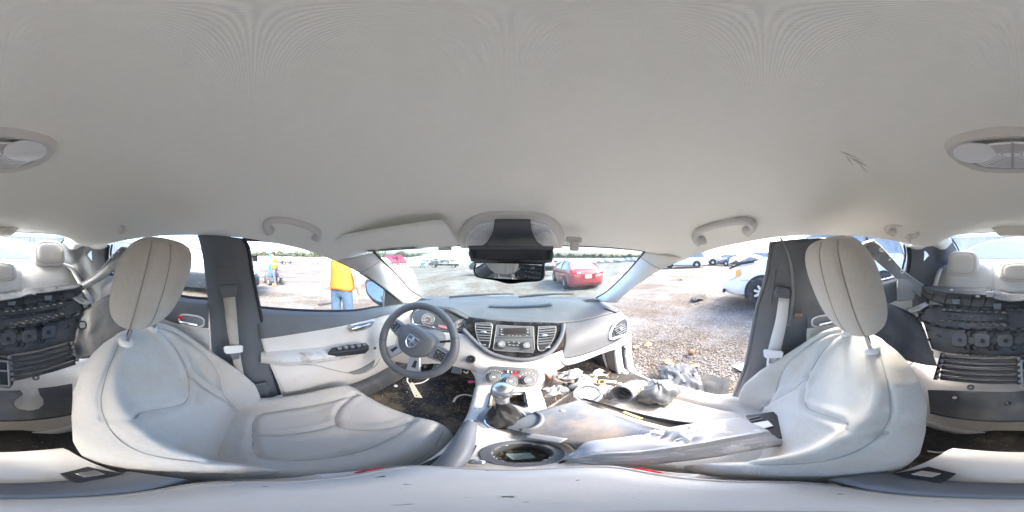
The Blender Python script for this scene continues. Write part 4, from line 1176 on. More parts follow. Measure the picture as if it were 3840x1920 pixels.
# ---- centre stack bezel
bn = Vector((0, -.79, .61)).normalized(); bO = Vector((0, .80, .757)); bu = Vector((1, 0, 0)); bv = bn.cross(bu)
if bv.z < 0: bv = -bv
QC = lambda L: [(1750 + a * .3182, 1150 + b * .3182) for a, b in L]
def B_(L, lift=0.0, n=None):
    L = QC(L)
    if n: L = smooth_poly(L, n)
    return [AP(a, b, bO + bn * lift, bn) for a, b in L]
A = B_([(20, 118), (160, 140), (500, 170), (900, 182), (1060, 188), (1105, 205), (1116, 250), (1095, 340), (1040, 430), (970, 505), (880, 560), (780, 590), (700, 600), (600, 600), (500, 590), (400, 570), (300, 540), (220, 500), (150, 445), (60, 350), (0, 275), (-20, 200)])
stack = obj('centre_stack', MB().slab(A, -bn, .03), M['piano'], dash, bevel=.003)
lip = B_([(-40, 270), (20, 335), (80, 395), (150, 460), (220, 515), (300, 560), (400, 592), (500, 612), (600, 624), (700, 626), (800, 612), (900, 582), (990, 530), (1060, 450), (1110, 360), (1138, 260), (1140, 200)], .006)
obj('stack_lip', MB().tube(cr(lip, 50), .012, 10), M['charcoal'], dash)
M['edge'] = mat('dull silver edge', (.22, .225, .23), .4, metal=.5)
def vent(o, knob, ny):
    A = B_(o, .004, 36); cA = sum(A, Vector()) / len(A)
    bx = obj('air_vent', MB().slab([cA + (p - cA) * .95 for p in A], -bn, .012), M['black'], stack if False else dash)
    obj('vent_bezel', MB().tube(A, .0028, 8, closed=True), M['edge'], bx)
    ys = [p.dot(bv) for p in A]; y0, y1 = min(ys), max(ys)
    for k in range(ny):
        yy = y1 - (y1 - y0) * (k + .8) / (ny + 2.6)
        xs = []
        for p, q in zip(A, A[1:] + A[:1]):
            a, b = p.dot(bv), q.dot(bv)
            if (a - yy) * (b - yy) < 0: xs.append(p.x + (q.x - p.x) * (yy - a) / (b - a))
        if len(xs) < 2: continue
        x0, x1 = min(xs) + .004, max(xs) - .004
        base = Vector(((x0 + x1) / 2, 0, 0)) + bv * yy + bn * (A[0].dot(bn) + .003)
        R_ = Matrix((bu, bv, bn)).transposed().to_4x4() @ Matrix.Rotation(rad(25), 4, 'X')
        obj('vent_slat', MB().box((0, 0, 0), (x1 - x0, .0035, .013), R_).tf(Matrix.Translation(base)), M['grey'], bx)
    kp = B_([knob], .010)[0]
    obj('vent_tab', MB().sell((0, 0, 0), .015, .0075, .006, 3, 14, 8).tf(Matrix.Translation(kp) @ Matrix((bu, bv, bn)).transposed().to_4x4()), M['satin'], bx)
    p = cA + bv * (y0 - cA.dot(bv) + .016) + bn * .006
    obj('vent_wheel', MB().box((0, 0, 0), (.022, .007, .006), Matrix((bu, bv, bn)).transposed().to_4x4()).tf(Matrix.Translation(p)), M['satin'], bx, bevel=.001)
vent([(102, 205), (130, 194), (270, 196), (296, 212), (298, 240), (288, 340), (268, 460), (252, 486), (225, 484), (180, 455), (135, 390), (108, 290)], (196, 300), 7)
vent([(848, 250), (870, 238), (1030, 232), (1050, 245), (1045, 310), (1012, 400), (960, 470), (905, 515), (870, 520), (842, 498), (836, 400)], (915, 340), 7)
# radio
A = B_([(358, 216), (780, 234), (788, 240), (796, 500), (782, 538), (330, 512), (312, 492), (350, 225)], .003)
radio = obj('radio', MB().slab(A, -bn, .012), M['grey'], dash, bevel=.002)
radio.data.materials[0] = mat('radio face', (.085, .09, .095), .45, bump=.05, bscale=700)
obj('radio_frame', MB().tube(A, .0022, 8, closed=True), M['edge'], radio)
RR = Matrix((bu, bv, bn)).transposed().to_4x4()
def rbox(name, a, b, w, h, d, m, parent, lift=.004, bev=.0008):
    p = B_([(a, b)], lift)[0]
    k = .3182 * PI / 1920 * (p - C0).length
    return obj(name, MB().box((0, 0, 0), (w * k, h * k * 1.15, d), RR).tf(Matrix.Translation(p)), m, parent, bevel=bev)
M['btn'] = mat('button black', (.03, .032, .035), .4)
rbox('radio_display', 568, 288, 250, 66, .003, mat('display glass', (.020, .014, .014), .35), radio)
for a, b in ((408, 265), (408, 296), (722, 276), (722, 308)): rbox('radio_button', a, b, 42, 24, .005, M['btn'], radio)
rbox('button_row', 565, 335, 340, 20, .004, M['btn'], radio)
rbox('cd_slot', 560, 368, 384, 7, .003, M['black'], radio, .0035, None)
for a, b, w in ((494, 422, 52), (556, 420, 66), (618, 428, 52), (506, 452, 50), (554, 458, 44), (600, 455, 50)): rbox('radio_button', a, b, w, 22, .005, M['btn'], radio)
for a, b in ((408, 444), (702, 460)):
    p = B_([(a, b)], .004)[0]
    kn = obj('radio_knob', MB().lathe([(.001, .020), (.015, .020), (.0175, .017), (.0185, .004), (.0225, .002), (.0225, 0)], p, bn, 28), M['grey'], radio)
    obj('knob_ring', MB().ring(p + bn * .005, bn, .0215, .0022, 28, 6), M['chrome'], kn)
    obj('knob_icon', MB().box((0, 0, 0), (.010, .0015, .0006), RR).box((0, 0, 0), (.0015, .006, .0006), RR).tf(Matrix.Translation(p + bn * .0205)), M['white'], kn, kind='stuff')
# tiny white legends
mb = MB()
for a, b, w in ((410, 265, 18), (410, 293, 12), (722, 272, 12), (722, 304, 12), (494, 421, 18), (556, 416, 16), (618, 428, 18), (506, 451, 26), (554, 458, 22), (600, 454, 24), (420, 328, 24), (500, 338, 8), (545, 340, 8), (588, 342, 8), (630, 344, 8), (708, 340, 8)):
    p = B_([(a, b)], .0072)[0]; k = .3182 * PI / 1920 * (p - C0).length
    vs = MB().box((0, 0, 0), (w * k, 5 * k, .0004), RR).tf(Matrix.Translation(p)); mb.add(vs.v, vs.f)
obj('radio_legends', mb, mat('legend white', (.6, .6, .6), .6), radio, kind='stuff')

# ---- lower driver panel and centre console face (pale)
rows = [[(1498, 1160, 1.0), (1556, 1168, .93), (1650, 1240, .85), (1745, 1256, .815), (1800, 1305, .77), (1909, 1345, .742), (2030, 1338, .742), (2108, 1315, .748)],
        [(1462, 1230, .92), (1540, 1250, .86), (1650, 1290, .80), (1745, 1306, .77), (1800, 1343, .735), (1912, 1368, .72), (2030, 1362, .722), (2114, 1345, .735)],
        [(1440, 1300, .86), (1540, 1325, .79), (1650, 1336, .76), (1748, 1350, .735), (1800, 1375, .71), (1915, 1390, .695), (2030, 1384, .70), (2118, 1369, .722)],
        [(1460, 1350, .83), (1540, 1366, .77), (1650, 1364, .745), (1765, 1388, .722), (1800, 1400, .69), (1915, 1408, .672), (2028, 1402, .68), (2080, 1392, .705)]]
patch_obj('lower_fascia', [pix(AY, r) for r in rows], M['trim'], dash, 80, 30, solid=.005)
rows = [[(1766, 1389, .718), (1800, 1401, .688), (1915, 1409, .671), (2028, 1403, .679), (2080, 1393, .703)],
        [(1783, 1420, .675), (1808, 1422, .660), (1915, 1428, .648), (2020, 1424, .652), (2056, 1426, .668)],
        [(1785, 1476, .625), (1812, 1470, .612), (1915, 1466, .608), (2012, 1466, .608), (2045, 1470, .62)]]
patch_obj('console_face', [pix(AY, r) for r in rows], M['trim'], dash, 50, 20, solid=.004)
ig = AY(1766, 1347, .728)
ign = obj('ignition', MB().lathe([(.001, .004), (.008, .004), (.010, .008), (.015, .008), (.020, .010), (.022, .006), (.0225, -.01)], ig, (-.1, -.75, .6), 24), M['black'], dash)
obj('key_slot', MB().box(ig + Vector((0, -.005, .004)), (.003, .004, .010)), M['satin'], ign)
ls = AY(1463, 1277, .865)
lsw = obj('light_switch', MB().lathe([(.001, .016), (.014, .016), (.017, .012), (.018, .002), (.027, .004), (.029, -.01)], ls, (-.0, -.85, .5), 24), M['black'], dash)
obj('switch_bar', MB().box(ls + Vector((0, -.015, .010)), (.006, .008, .026)), M['grey'], lsw, bevel=.002)
# climate panel
cn = Vector((0, -.72, .69)).normalized(); cO = AY(1920, 1412, .650) + cn * .008; cv_ = cn.cross(bu)
if cv_.z < 0: cv_ = -cv_
def C_(L, lift=0, n=None):
    L = QC(L)
    if n: L = smooth_poly(L, n)
    return [AP(a, b, cO + cn * lift, cn) for a, b in L]
A = C_([(222, 775), (238, 730), (285, 703), (400, 704), (560, 712), (700, 720), (800, 728), (850, 752), (868, 790), (850, 850), (825, 905), (780, 942), (690, 942), (560, 936), (420, 922), (320, 910), (260, 898), (232, 860)], 0, 54)
cl = obj('climate_panel', MB().slab(A, -cn, .02), mat('climate face', (.10, .105, .11), .42, bump=.08, bscale=500, dirt=(.22, .20, .18, .5), dscale=25, dlo=.5, dhi=.7), dash, bevel=.003)
CR = Matrix((bu, cv_, cn)).transposed().to_4x4()
for a, b, r in ((325, 830, 1.0), (520, 880, 1.05), (728, 862, 1.0)):
    p = C_([(a, b)], 0)[0]
    kn = obj('climate_knob', MB().lathe([(.001, .026), (.018, .026), (.0205, .022), (.022, .006), (.0275, .003), (.0285, 0)], p, cn, 28), M['grey'], cl)
    kn.data.materials[0] = M['charcoal']
    obj('knob_ring', MB().ring(p + cn * .006, cn, .0255 * r, .0022, 30, 6), M['satin'], kn)
    obj('knob_top_ring', MB().ring(p + cn * .026, cn, .0185, .0012, 24, 6), M['satin'], kn)
    obj('knob_mark', MB().box((0, 0, 0), (.012, .005, .0006), CR).tf(Matrix.Translation(p + cn * .0265)), M['white'], kn)
A = C_([(430, 748), (640, 754), (622, 790), (590, 800), (480, 796), (448, 785)], .002)
hz = obj('hazard_strip', MB().slab(A, -cn, .004), M['btn'], cl, bevel=.001)
tri = C_([(562, 782), (596, 784), (580, 758)], .0032)
obj('hazard_triangle', MB().slab(tri, cn, .0005), M['red'], hz)
obj('lock_icons', MB().slab(C_([(478, 778), (496, 779), (497, 752), (480, 752)], .0028), cn, .0005).slab(C_([(528, 782), (536, 782), (536, 758), (528, 758)], .0028), cn, .0005), M['white'], hz, kind='stuff')
pc_ = C_([(520, 880)], .002)[0]
for a0, a1, mm in ((95, 165, mat('cool blue', (.03, .30, .62), .5)), (15, 85, M['red'])):
    obj('temperature_arc', MB().tube([pc_ + (bu * math.cos(rad(a)) + cv_ * math.sin(rad(a))) * .040 for a in np.linspace(a0, a1, 12)], .0022, 6), mm, cl)
mb = MB()
for c0, a0, a1, nn in (((325, 830), 40, 165, 9), ((728, 862), 35, 145, 6)):
    p = C_([c0], .0028)[0]
    for a in np.linspace(a0, a1, nn):
        q = p + (bu * math.cos(rad(a)) + cv_ * math.sin(rad(a))) * .037
        b2 = MB().box((0, 0, 0), (.004, .004, .0005), CR).tf(Matrix.Translation(q)); mb.add(b2.v, b2.f)
obj('dial_legends', mb, bpy.data.materials['legend white'], cl, kind='stuff')

# ---- instrument cluster
gn = Vector((.10, -.90, .42)).normalized(); gO = Vector((-.385, .872, .790)); gu = Vector((1, 0, 0)); gu = (gu - gn * gu.dot(gn)).normalized(); gv = gn.cross(gu)
QW = lambda L: [(1400 + a * .3416, 1100 + b * .3416) for a, b in L]
def G_(L, lift=0, n=None):
    L = QW(L)
    if n: L = smooth_poly(L, n)
    return [AP(a, b, gO + gn * lift, gn) for a, b in L]
A = G_([(428, 300), (436, 235), (480, 185), (560, 165), (660, 160), (760, 175), (880, 205), (980, 245), (1045, 300), (1066, 360), (1050, 415), (1000, 440), (930, 440), (850, 430), (720, 392), (600, 362), (510, 350), (450, 338)], 0, 54)
clu = obj('instrument_cluster', MB().slab(A, -gn, .02), mat('cluster face', (.055, .06, .065), .25), dash)
obj('cluster_bezel', MB().tube(A, .0055, 8, closed=True), M['chrome'], clu)
hd_ = [p for p in A]; cA = sum(A, Vector()) / len(A)
obj('cluster_hood', MB().grid([[p, cA + (p - cA) * 1.06 + gn * .012, cA + (p - cA) * 1.12 - gn * .03] for p in A], cu=True), M['dash'], clu, solid=.003)
GR = Matrix((gu, gv, gn)).transposed().to_4x4()
M['dial'] = mat('dial face', (.10, .085, .085), .4)
M['needle'] = mat('needle', (.75, .72, .70), .5)
for c0, r, an in (((600, 290), .040, 200), ((962, 348), .037, 225)):
    p = G_([c0], .001)[0]
    g = obj('gauge', MB().disc(p, gn, r, .002, 36), M['dial'], clu)
    obj('gauge_rim', MB().ring(p + gn * .002, gn, r, .0022, 36, 6), M['satin'], g)
    obj('gauge_inner_ring', MB().ring(p + gn * .0022, gn, r * .56, .0007, 30, 5), M['needle'], g)
    mb = MB()
    for k in range(25):
        a = rad(230 - 280 * k / 24); L_ = .004 if k % 3 else .008
        q = p + (gu * math.cos(a) + gv * math.sin(a)) * (r * .86 - L_ / 2) + gn * .0024
        b2 = MB().box((0, 0, 0), (L_, .0008 if k % 3 else .0016, .0003), Matrix.Rotation(a, 4, 'Z')).tf(Matrix.Translation(q) @ GR) if False else MB().box((0, 0, 0), (L_, .0008 if k % 3 else .0016, .0003), GR @ Matrix.Rotation(a, 4, 'Z')).tf(Matrix.Translation(q))
        mb.add(b2.v, b2.f)
    obj('gauge_ticks', mb, M['needle'], g, kind='stuff')
    a = rad(an)
    obj('gauge_needle', MB().tube([p + gn * .005, p + gn * .005 + (gu * math.cos(a) + gv * math.sin(a)) * r * .82], [.0016, .0006], 6), M['needle'], g)
A = G_([(712, 340), (822, 365), (830, 395), (716, 372)], .003)
obj('trip_display', MB().slab(A, -gn, .002), mat('trip display', (.42, .16, .17), .2), clu)

# ================================================================ steering wheel
Wc = Vector((-.384, .612, .787)); wn = Vector((.03, -.90, .44)).normalized()
wr = Vector((1, 0, 0)); wr = (wr - wn * wr.dot(wn)).normalized(); wu = wn.cross(wr)
ra = rad(19)
e1 = wr * math.cos(ra) - wu * math.sin(ra); e2 = wr * math.sin(ra) + wu * math.cos(ra)
def W(a, b, h=0.0): return Wc + e1 * a + e2 * b + wn * h
sw = thing('steering_wheel', 'black leather steering wheel turned slightly right with silver shield emblem', 'steering wheel', Wc)
rim = []
for i in range(64):
    t = 2 * PI * i / 64
    rim.append(W(.178 * math.cos(t), .178 * math.sin(t), .012))
obj('rim', MB().tube(rim, [.0190 + .0015 * math.cos(4 * PI * i / 64 + .6) for i in range(64)], 14, closed=True), M['leather'], sw)
mb = MB()
for t0 in (35, 145, 215, 325):
    mb.ring(W(.178 * math.cos(rad(t0)), .178 * math.sin(rad(t0)), .012), e1 * -math.sin(rad(t0)) + e2 * math.cos(rad(t0)), .0195, .0012, 16, 5)
obj('rim_joints', mb, M['black'], sw, kind='stuff')
hub = smooth_poly([(-.070, .058), (0, .066), (.070, .058), (.094, .030), (.096, -.008), (.076, -.048), (.040, -.078), (0, -.086), (-.040, -.078), (-.076, -.048), (-.096, -.008), (-.094, .030)], 60)
mb = MB(); mb.grid([[W(a * k, b * k, h) for a, b in hub] for k, h in ((.96, -.04), (1.0, -.005), (.985, .012), (.93, .024), (.80, .032), (.5, .037), (.02, .038))], cv=True)
hb_ = obj('airbag_cover', mb, mat('airbag skin', (.11, .117, .126), .5, bump=.25, bscale=600, var=.06), sw, ang=60)
obj('cover_crease', MB().tube([W(-.088 + .176 * i / 12, .016 + .022 * math.sin(PI * i / 12), .0372 - .016 * abs(2 * i / 12 - 1) ** 3) for i in range(13)], .0012, 5), M['black'], hb_)
# shield emblem
sh = [(-.027, .026), (.027, .026), (.028, .0), (.022, -.016), (.010, -.027), (0, -.032), (-.010, -.027), (-.022, -.016), (-.028, .0)]
em = obj('emblem', MB().tube([W(a - .002, b - .006, .040) for a, b in sh], .0026, 8, closed=True), M['chrome'], hb_)
obj('emblem_cross', MB().tube([W(-.0045, .020, .0395), W(-.0045, -.034, .0395)], .0018, 6).tube([W(.0015, .020, .0395), W(.0015, -.034, .0395)], .0018, 6).tube([W(-.027, .002, .0395), W(.024, .002, .0395)], .0018, 6).tube([W(-.027, -.006, .0395), W(.024, -.006, .0395)], .0018, 6), M['chrome'], em)
obj('emblem_shield', MB().slab([W(a - .002, b - .006, .0365) for a, b in sh], wn, .002), M['charcoal'], em)
vs, fs = text_mb('DODGE', .012, W(-.002, -.002, .0415), e1, e2, .0004)
obj('emblem_lettering', MB().add(vs, fs), M['chrome'], em)
# airbag letters low on the cover
vs, fs = text_mb('SRS', .010, W(-.045, -.045, .0325), e1, e2, .0003)
obj('cover_lettering', MB().add(vs, fs), M['black'], hb_)
for s in (-1, 1):
    sp_ = obj('spoke', MB().slab([W(s * a, b, .014) for a, b in ((.082, .040), (.168, .034), (.172, -.026), (.088, -.040))], -wn * s, .02 * s), M['grey'], sw, bevel=.004)
    obj('spoke_frame', MB().tube([W(s * a, b, .016) for a, b in ((.104, .026), (.150, .024), (.154, -.022), (.108, -.028))], .0022, 6, closed=True), M['satin'], sp_)
    for i, (a, b) in enumerate(((.118, .012), (.140, .011), (.119, -.012), (.142, -.011))):
        obj('wheel_button', MB().box((0, 0, 0), (.018, .019, .006), Matrix((e1, e2, wn)).transposed().to_4x4()).tf(Matrix.Translation(W(s * a, b, .0165))), M['btn'], sp_, bevel=.0015)
        obj('button_icon', MB().box((0, 0, 0), (.008, .0016, .0004), Matrix((e1, e2, wn)).transposed().to_4x4()).tf(Matrix.Translation(W(s * a, b, .0197))), bpy.data.materials['legend white'], sp_)
    # lower silver spokes
    L_ = [(.018, -.074), (.062, -.056), (.108, -.128), (.082, -.150), (.052, -.165)]
    ls_ = obj('lower_spoke', MB().slab([W(s * a, b, .008) for a, b in L_], -wn * s, .014 * s), M['satin'], sw, bevel=.004)
    obj('spoke_slot', MB().slab([W(s * a, b, .0085) for a, b in ((.052, -.085), (.064, -.082), (.078, -.118), (.060, -.124))], wn * s, .001 * s), M['black'], ls_)
obj('column', MB().tube([W(0, 0, -.03), Wc - wn * .10, Wc - wn * .24], [.055, .062, .07], 20), M['charcoal'], sw)
for s in (-1, 1):
    p = Wc - wn * .07
    obj('stalk', MB().tube([p + wr * s * .05, p + wr * s * .11 + wu * .02, p + wr * s * .165 + wu * .035], [.006, .007, .009], 8), M['black'], sw)
# zip tie with key ring, key and paper tag
zt = [AR(1534, 1374, .70), AR(1531, 1405, .675), AR(1528, 1430, .662), AR(1545, 1440, .655), AR(1590, 1432, .66), AR(1620, 1405, .672), AR(1642, 1372, .70)]
tie = tag(obj('zip_tie', MB().tube(cr(zt, 40), .0032, 8, flat=.6), M['white']), 'white plastic tie looped through the bottom of the steering wheel', 'cable tie')
rg = AR(1526, 1431, .66)
kr = thing('key_tag', 'paper tag and black key on a ring hanging under the steering wheel', 'key tag', rg)
obj('ring', MB().ring(rg, (.2, -.6, .75), .018, .0011, 28, 6), M['chrome'], kr)
tg_ = [AR(1531, 1437, .652), AR(1549, 1434, .652), AR(1585, 1492, .632), AR(1556, 1490, .632)]
tgo = obj('paper_tag', MB().slab(tg_, (0, -.3, 1), .0006), mat('tag paper', (.78, .72, .58), .8, var=.05), kr, smooth=False)
obj('tag_hole', MB().disc(AR(1562, 1484, .631), (0, -.3, 1), .003, .001, 12), M['black'], tgo)
mb = MB()
for k in range(5):
    a, b = tg_[0].lerp(tg_[3], .2 + .15 * k), tg_[1].lerp(tg_[2], .2 + .15 * k)
    mb.tube([a.lerp(b, .2) + Vector((0, -.001, .0016)), a.lerp(b, .78) + Vector((0, -.001, .0016))], .0006, 4)
obj('tag_writing', mb, M['grey'], tgo, kind='stuff')
obj('key_head', MB().sell(AR(1520, 1462, .64), .022, .012, .030, 3, 16, 10, Matrix.Rotation(rad(25), 4, 'Y')), M['black'], kr)
obj('key_mark', MB().box(AR(1523, 1468, .625), (.016, .002, .004)), M['white'], kr)

# ================================================================ pedals
for nm, lb, a, b, y, w, h in (('clutch_pedal', 'ribbed rubber clutch pedal behind the steering wheel', 1640, 1375, .93, .055, .06), ('brake_pedal', 'ribbed rubber brake pedal right of the steering wheel', 1713, 1388, .90, .062, .056)):
    p = AY(a, b, y); t = thing(nm, lb, 'pedal', p)
    R_ = Matrix.Rotation(rad(-40), 4, 'X')
    obj('pad', MB().box((0, 0, 0), (w, .012, h), R_).tf(Matrix.Translation(p)), M['grey'], t, bevel=.006)
    for k in range(6):
        obj('rib', MB().box((0, 0, 0), (.004, .005, h * .8), R_).tf(Matrix.Translation(p + Vector((-w * .38 + k * w * .152, -.007, .005)))), M['satin'], t)
    obj('arm', MB().tube([p + Vector((0, .01, 0)), p + Vector((0, .10, .10)), p + Vector((0, .14, .25))], .008, 8), M['black'], t)
p = AY(1580, 1372, .98); t = thing('foot_rest', 'perforated dead pedal plate under the steering wheel', 'pedal', p)
R_ = Matrix.Rotation(rad(-35), 4, 'X')
obj('plate', MB().box((0, 0, 0), (.10, .012, .20), R_).tf(Matrix.Translation(p)), M['blackdirty'], t, bevel=.006)
for k in range(5):
    for j in range(3):
        obj('stud', MB().sell((0, 0, 0), .009, .004, .014, 2.2, 10, 6, R_).tf(Matrix.Translation(p + R_ @ Vector((-.032 + j * .032, -.008, -.08 + k * .04)))), M['satin'], t)

# ================================================================ centre console
con = thing('center_console', 'pale centre console with cup holder, gear shifter surround and armrest lid', 'console', (0, .2, .3))
def ztop(y): return float(np.interp(y, [-.32, -.2, .0, .15, .3, .45, .55, .62], [.60, .615, .60, .590, .580, .560, .548, .552]))
def hw(y): return float(np.interp(y, [-.32, -.2, 0, .15, .3, .45, .55, .63], [.085, .09, .092, .098, .104, .112, .122, .130]))
ys = np.linspace(-.22, .628, 90); P = []
sec = [(-1.12, -.28), (-1.06, -.10), (-1.02, -.035), (-.98, -.015), (-.92, -.004), (-.8, 0)] + [(-.75 + 1.5 * k / 34, 0) for k in range(35)] + [(.8, 0), (.92, -.004), (.98, -.015), (1.02, -.035), (1.06, -.10), (1.12, -.28)]
for y in ys:
    h, z = hw(y), ztop(y); P.append([Vector((a * h, y, z + b)) for a, b in sec])
mb = MB().grid(P, flip=True)
cupc = Vector((.020, .232, 0)); cup_r = .043
shc = Vector((-.006, .405, 0))
def keep(f):
    c = sum((Vector(mb.v[i]) for i in f), Vector()) / 4
    if (c.x - cupc.x) ** 2 + (c.y - cupc.y) ** 2 < .044 ** 2: return False
    if abs(c.x - .0) < .055 and .475 < c.y < .575 and c.z > .5: return False
    return True
mb.f = [f for f in mb.f if keep(f)]
obj('body', mb, M['trim_dirty'], con, ang=50)
obj('rear_face', MB().add(P[0], [tuple(range(len(P[0])))]), M['trim'], con)
# storage nook in front of the shifter
nk = MB(); nk.grid([[(-.058, .473, .566), (.058, .473, .566), (.060, .578, .553), (-.060, .578, .553)], [(-.052, .48, .515), (.052, .48, .515), (.052, .575, .50), (-.052, .575, .50)]], cv=True)
nk.f.append((4, 5, 6, 7))
obj('storage_nook', nk, mat('nook grime', (.10, .085, .07), .9, bump=.8, bscale=200, dirt=(.42, .30, .16, .9), dscale=30, dlo=.5, dhi=.65, speck=(.55, .5, .4, .66, 220)), con)
obj('nook_rim', MB().tube([(-.058, .473, .568), (-.060, .578, .556), (.060, .578, .556), (.058, .473, .568)], .004, 6, closed=True), M['black'], con)
# cup holder
N = 48
circ = [Vector((cupc.x + cup_r * math.cos(2 * PI * i / N), cupc.y + cup_r * math.sin(2 * PI * i / N), 0)) for i in range(N)]
def cupz(p, d=0): return ztop(p.y) + d
cup = MB()
rings = []
for k, d in ((1.42, -.004), (1.40, .003), (1.12, .004), (1.05, .0045), (1.0, .001), (.97, -.02), (.93, -.055), (.5, -.058), (.02, -.058)):
    rings.append([Vector((cupc.x + (p.x - cupc.x) * k, cupc.y + (p.y - cupc.y) * (k if k < 1.2 else k * .96), cupz(cupc) + d + (ztop(cupc.y + (p.y - cupc.y) * k) - ztop(cupc.y)) * (1 if k > 1 else 0))) for p in circ])
cup.grid(rings, cv=True, flip=True)
ch_ = obj('cup_holder', cup, M['charcoal'], con, ang=50)
mb = MB()
for k in range(120):
    r = cup_r * .85 * math.sqrt(random.random()); a = random.uniform(0, 2 * PI)
    mb.sell((cupc.x + r * math.cos(a), cupc.y + r * math.sin(a), ztop(cupc.y) - .056 + random.uniform(0, .004)), *[random.uniform(.002, .005) for _ in range(3)], 2, 6, 4)
obj('cup_dirt', mb, mat('cup grime', (.20, .17, .12), .95, var=.5, vscale=200), ch_, kind='stuff')
cd = [Vector((cupc.x + a, cupc.y + b, ztop(cupc.y) - .048 + b * .15)) for a, b in ((-.024, .014), (.014, .018), (.020, -.006), (-.014, -.012))]
tk = tag(obj('ticket', MB().slab(cd, (0, 0, 1), .0006), mat('ticket blue', (.42, .60, .64), .7, var=.15, vscale=120), None, smooth=False), 'small pale blue ticket lying in the cup holder', 'ticket')
mb = MB()
for k in range(5): mb.tube([cd[0].lerp(cd[3], .15 + .17 * k).lerp(cd[1].lerp(cd[2], .15 + .17 * k), .12) + Vector((0, 0, .0012)), cd[0].lerp(cd[3], .15 + .17 * k).lerp(cd[1].lerp(cd[2], .15 + .17 * k), .5 + .08 * (k % 3)) + Vector((0, 0, .0012))], .0007, 4)
obj('ticket_print', mb, M['charcoal'], tk, kind='stuff')
# armrest lid
lid = MB(); ol = []
for i in range(60):
    t = 2 * PI * i / 60; c, s = math.cos(t), math.sin(t)
    x = .108 * math.copysign(abs(c) ** .55, c); y = .052 + (.098 if s > 0 else .10) * math.copysign(abs(s) ** (.42 if s > 0 else .3), s)
    ol.append(Vector((x, y, 0)))
lc = Vector((0, .05, 0))
lid.grid([[lc + (p - lc) * k + Vector((0, 0, z)) for p in ol] for k, z in ((.96, .600), (1.0, .612), (1.0, .640), (.985, .650), (.95, .6555), (.935, .6535), (.92, .6565), (.6, .660), (.02, .661))], cv=True)
li = obj('armrest_lid', lid, mat('armrest vinyl', (.46, .455, .44), .55, bump=.2, bscale=350, var=.05, dirt=(.33, .31, .30, .5), dscale=5, dlo=.52, dhi=.75, speck=(.10, .09, .08, .72, 90)), con, ang=60)
for k, z in ((.945, .656), (.925, .6575)):
    obj('lid_stitch', MB().tube([lc + (p - lc) * k + Vector((0, 0, z - .001)) for p in ol], .0016, 5, closed=True), M['seam'], li)
bd = MB(); bd.grid([[(x, y, z - .18 * max(0, abs(x) - .06)) for x in np.linspace(-.104, .104, 15)] for y, z in ((-.042, .640), (-.046, .657), (-.058, .662), (-.080, .658), (-.098, .648), (-.102, .60))])
obj('hinge_band', bd, M['charcoal'], con, ang=60)
rb = MB(); rb.grid([[(x, y, z - .25 * max(0, abs(x) - .065)) for x in np.linspace(-.098, .098, 17)] for y, z in ((-.096, .60), (-.098, .632), (-.13, .640), (-.17, .642), (-.205, .636), (-.225, .615), (-.232, .55), (-.235, .34))])
obj('console_rear', rb, M['trim'], con, ang=60)
for s in (-1, 1):
    A = [Vector(p) for p in ((s * .10, -.075, .637), (s * .045, -.085, .650), (s * .050, -.122, .650), (s * .085, -.135, .640))]
    hl = obj('hinge_cover', MB().slab(A, (0, 0, s * 1), .006 * s), M['black'], con, bevel=.002)
    obj('hinge_pin', MB().box((s * .070, -.108, .657), (.020, .016, .006)), M['chrome'], hl, bevel=.001)
# hand brake
hbk = thing('hand_brake', 'grey hand brake lever with chrome button beside the armrest', 'lever', (-.066, .2, .6))
obj('grip', MB().tube(cr([(-.060, .13, .606), (-.064, .19, .625), (-.070, .25, .634), (-.076, .30, .634), (-.078, .335, .630)], 20), [.016 + .004 * math.sin(PI * i / 19) for i in range(20)], 14, flat=1.0), mat('brake grip', (.13, .14, .155), .45, bump=.1, bscale=500, var=.08), hbk)
obj('button', MB().tube([(-.078, .333, .630), (-.079, .347, .629)], .011, 12), M['chrome'], hbk)
obj('slot', MB().slab([(-.095, .12, .598), (-.085, .26, .588), (-.050, .26, .588), (-.045, .12, .598)], (0, 0, 1), .004), M['black'], hbk)
obj('pawl', MB().sell((-.036, .185, .606), .012, .010, .006, 2.5, 12, 8), M['chrome'], hbk)
# gear shifter
gs = thing('gear_shifter', 'chrome-knobbed gear shifter in a pleated leather boot', 'gear shifter', (shc.x, shc.y, .57))
zb_ = ztop(shc.y)
obj('surround', MB().grid([[Vector((shc.x + rx * math.cos(2 * PI * i / 40), shc.y + ry * math.sin(2 * PI * i / 40), zb_ + z)) for i in range(40)] for rx, ry, z in ((.072, .085, .002), (.070, .083, .007), (.060, .072, .008), (.046, .056, .004))], cv=True), M['grey'], gs)
obj('surround_ring', MB().tube([Vector((shc.x + .050 * math.cos(2 * PI * i / 40), shc.y + .061 * math.sin(2 * PI * i / 40), zb_ + .008)) for i in range(40)], .005, 6, closed=True), M['chrome'], gs)
P = []
nk_c = Vector((-.014, .392, .725))
for k in range(24):
    t = k / 23; row = []
    for i in range(48):
        a = 2 * PI * i / 48
        r = .034 * (1 - t) ** 1.4 + .0155
        ry = r * (1 + .2 * (1 - t))
        pl_ = 1 + .13 * math.sin(4 * a + 5 * t) * math.sin(PI * min(1, t * 1.15)) ** .8 + .05 * math.sin(9 * a - 7 * t) * (1 - t)
        c = Vector((shc.x, shc.y, zb_ + .006)).lerp(nk_c, t ** .85)
        row.append(c + Vector((r * pl_ * math.cos(a), ry * pl_ * math.sin(a), -.010 * math.sin(3 * a + 8 * t) * (1 - t) * t * 4)))
    P.append(row)
obj('boot', MB().grid(P, cv=True), mat('boot leather', (.016, .016, .017), .28, bump=.2, bscale=350), gs, ang=80)
kx = nk_c + Vector((0, -.003, .0))
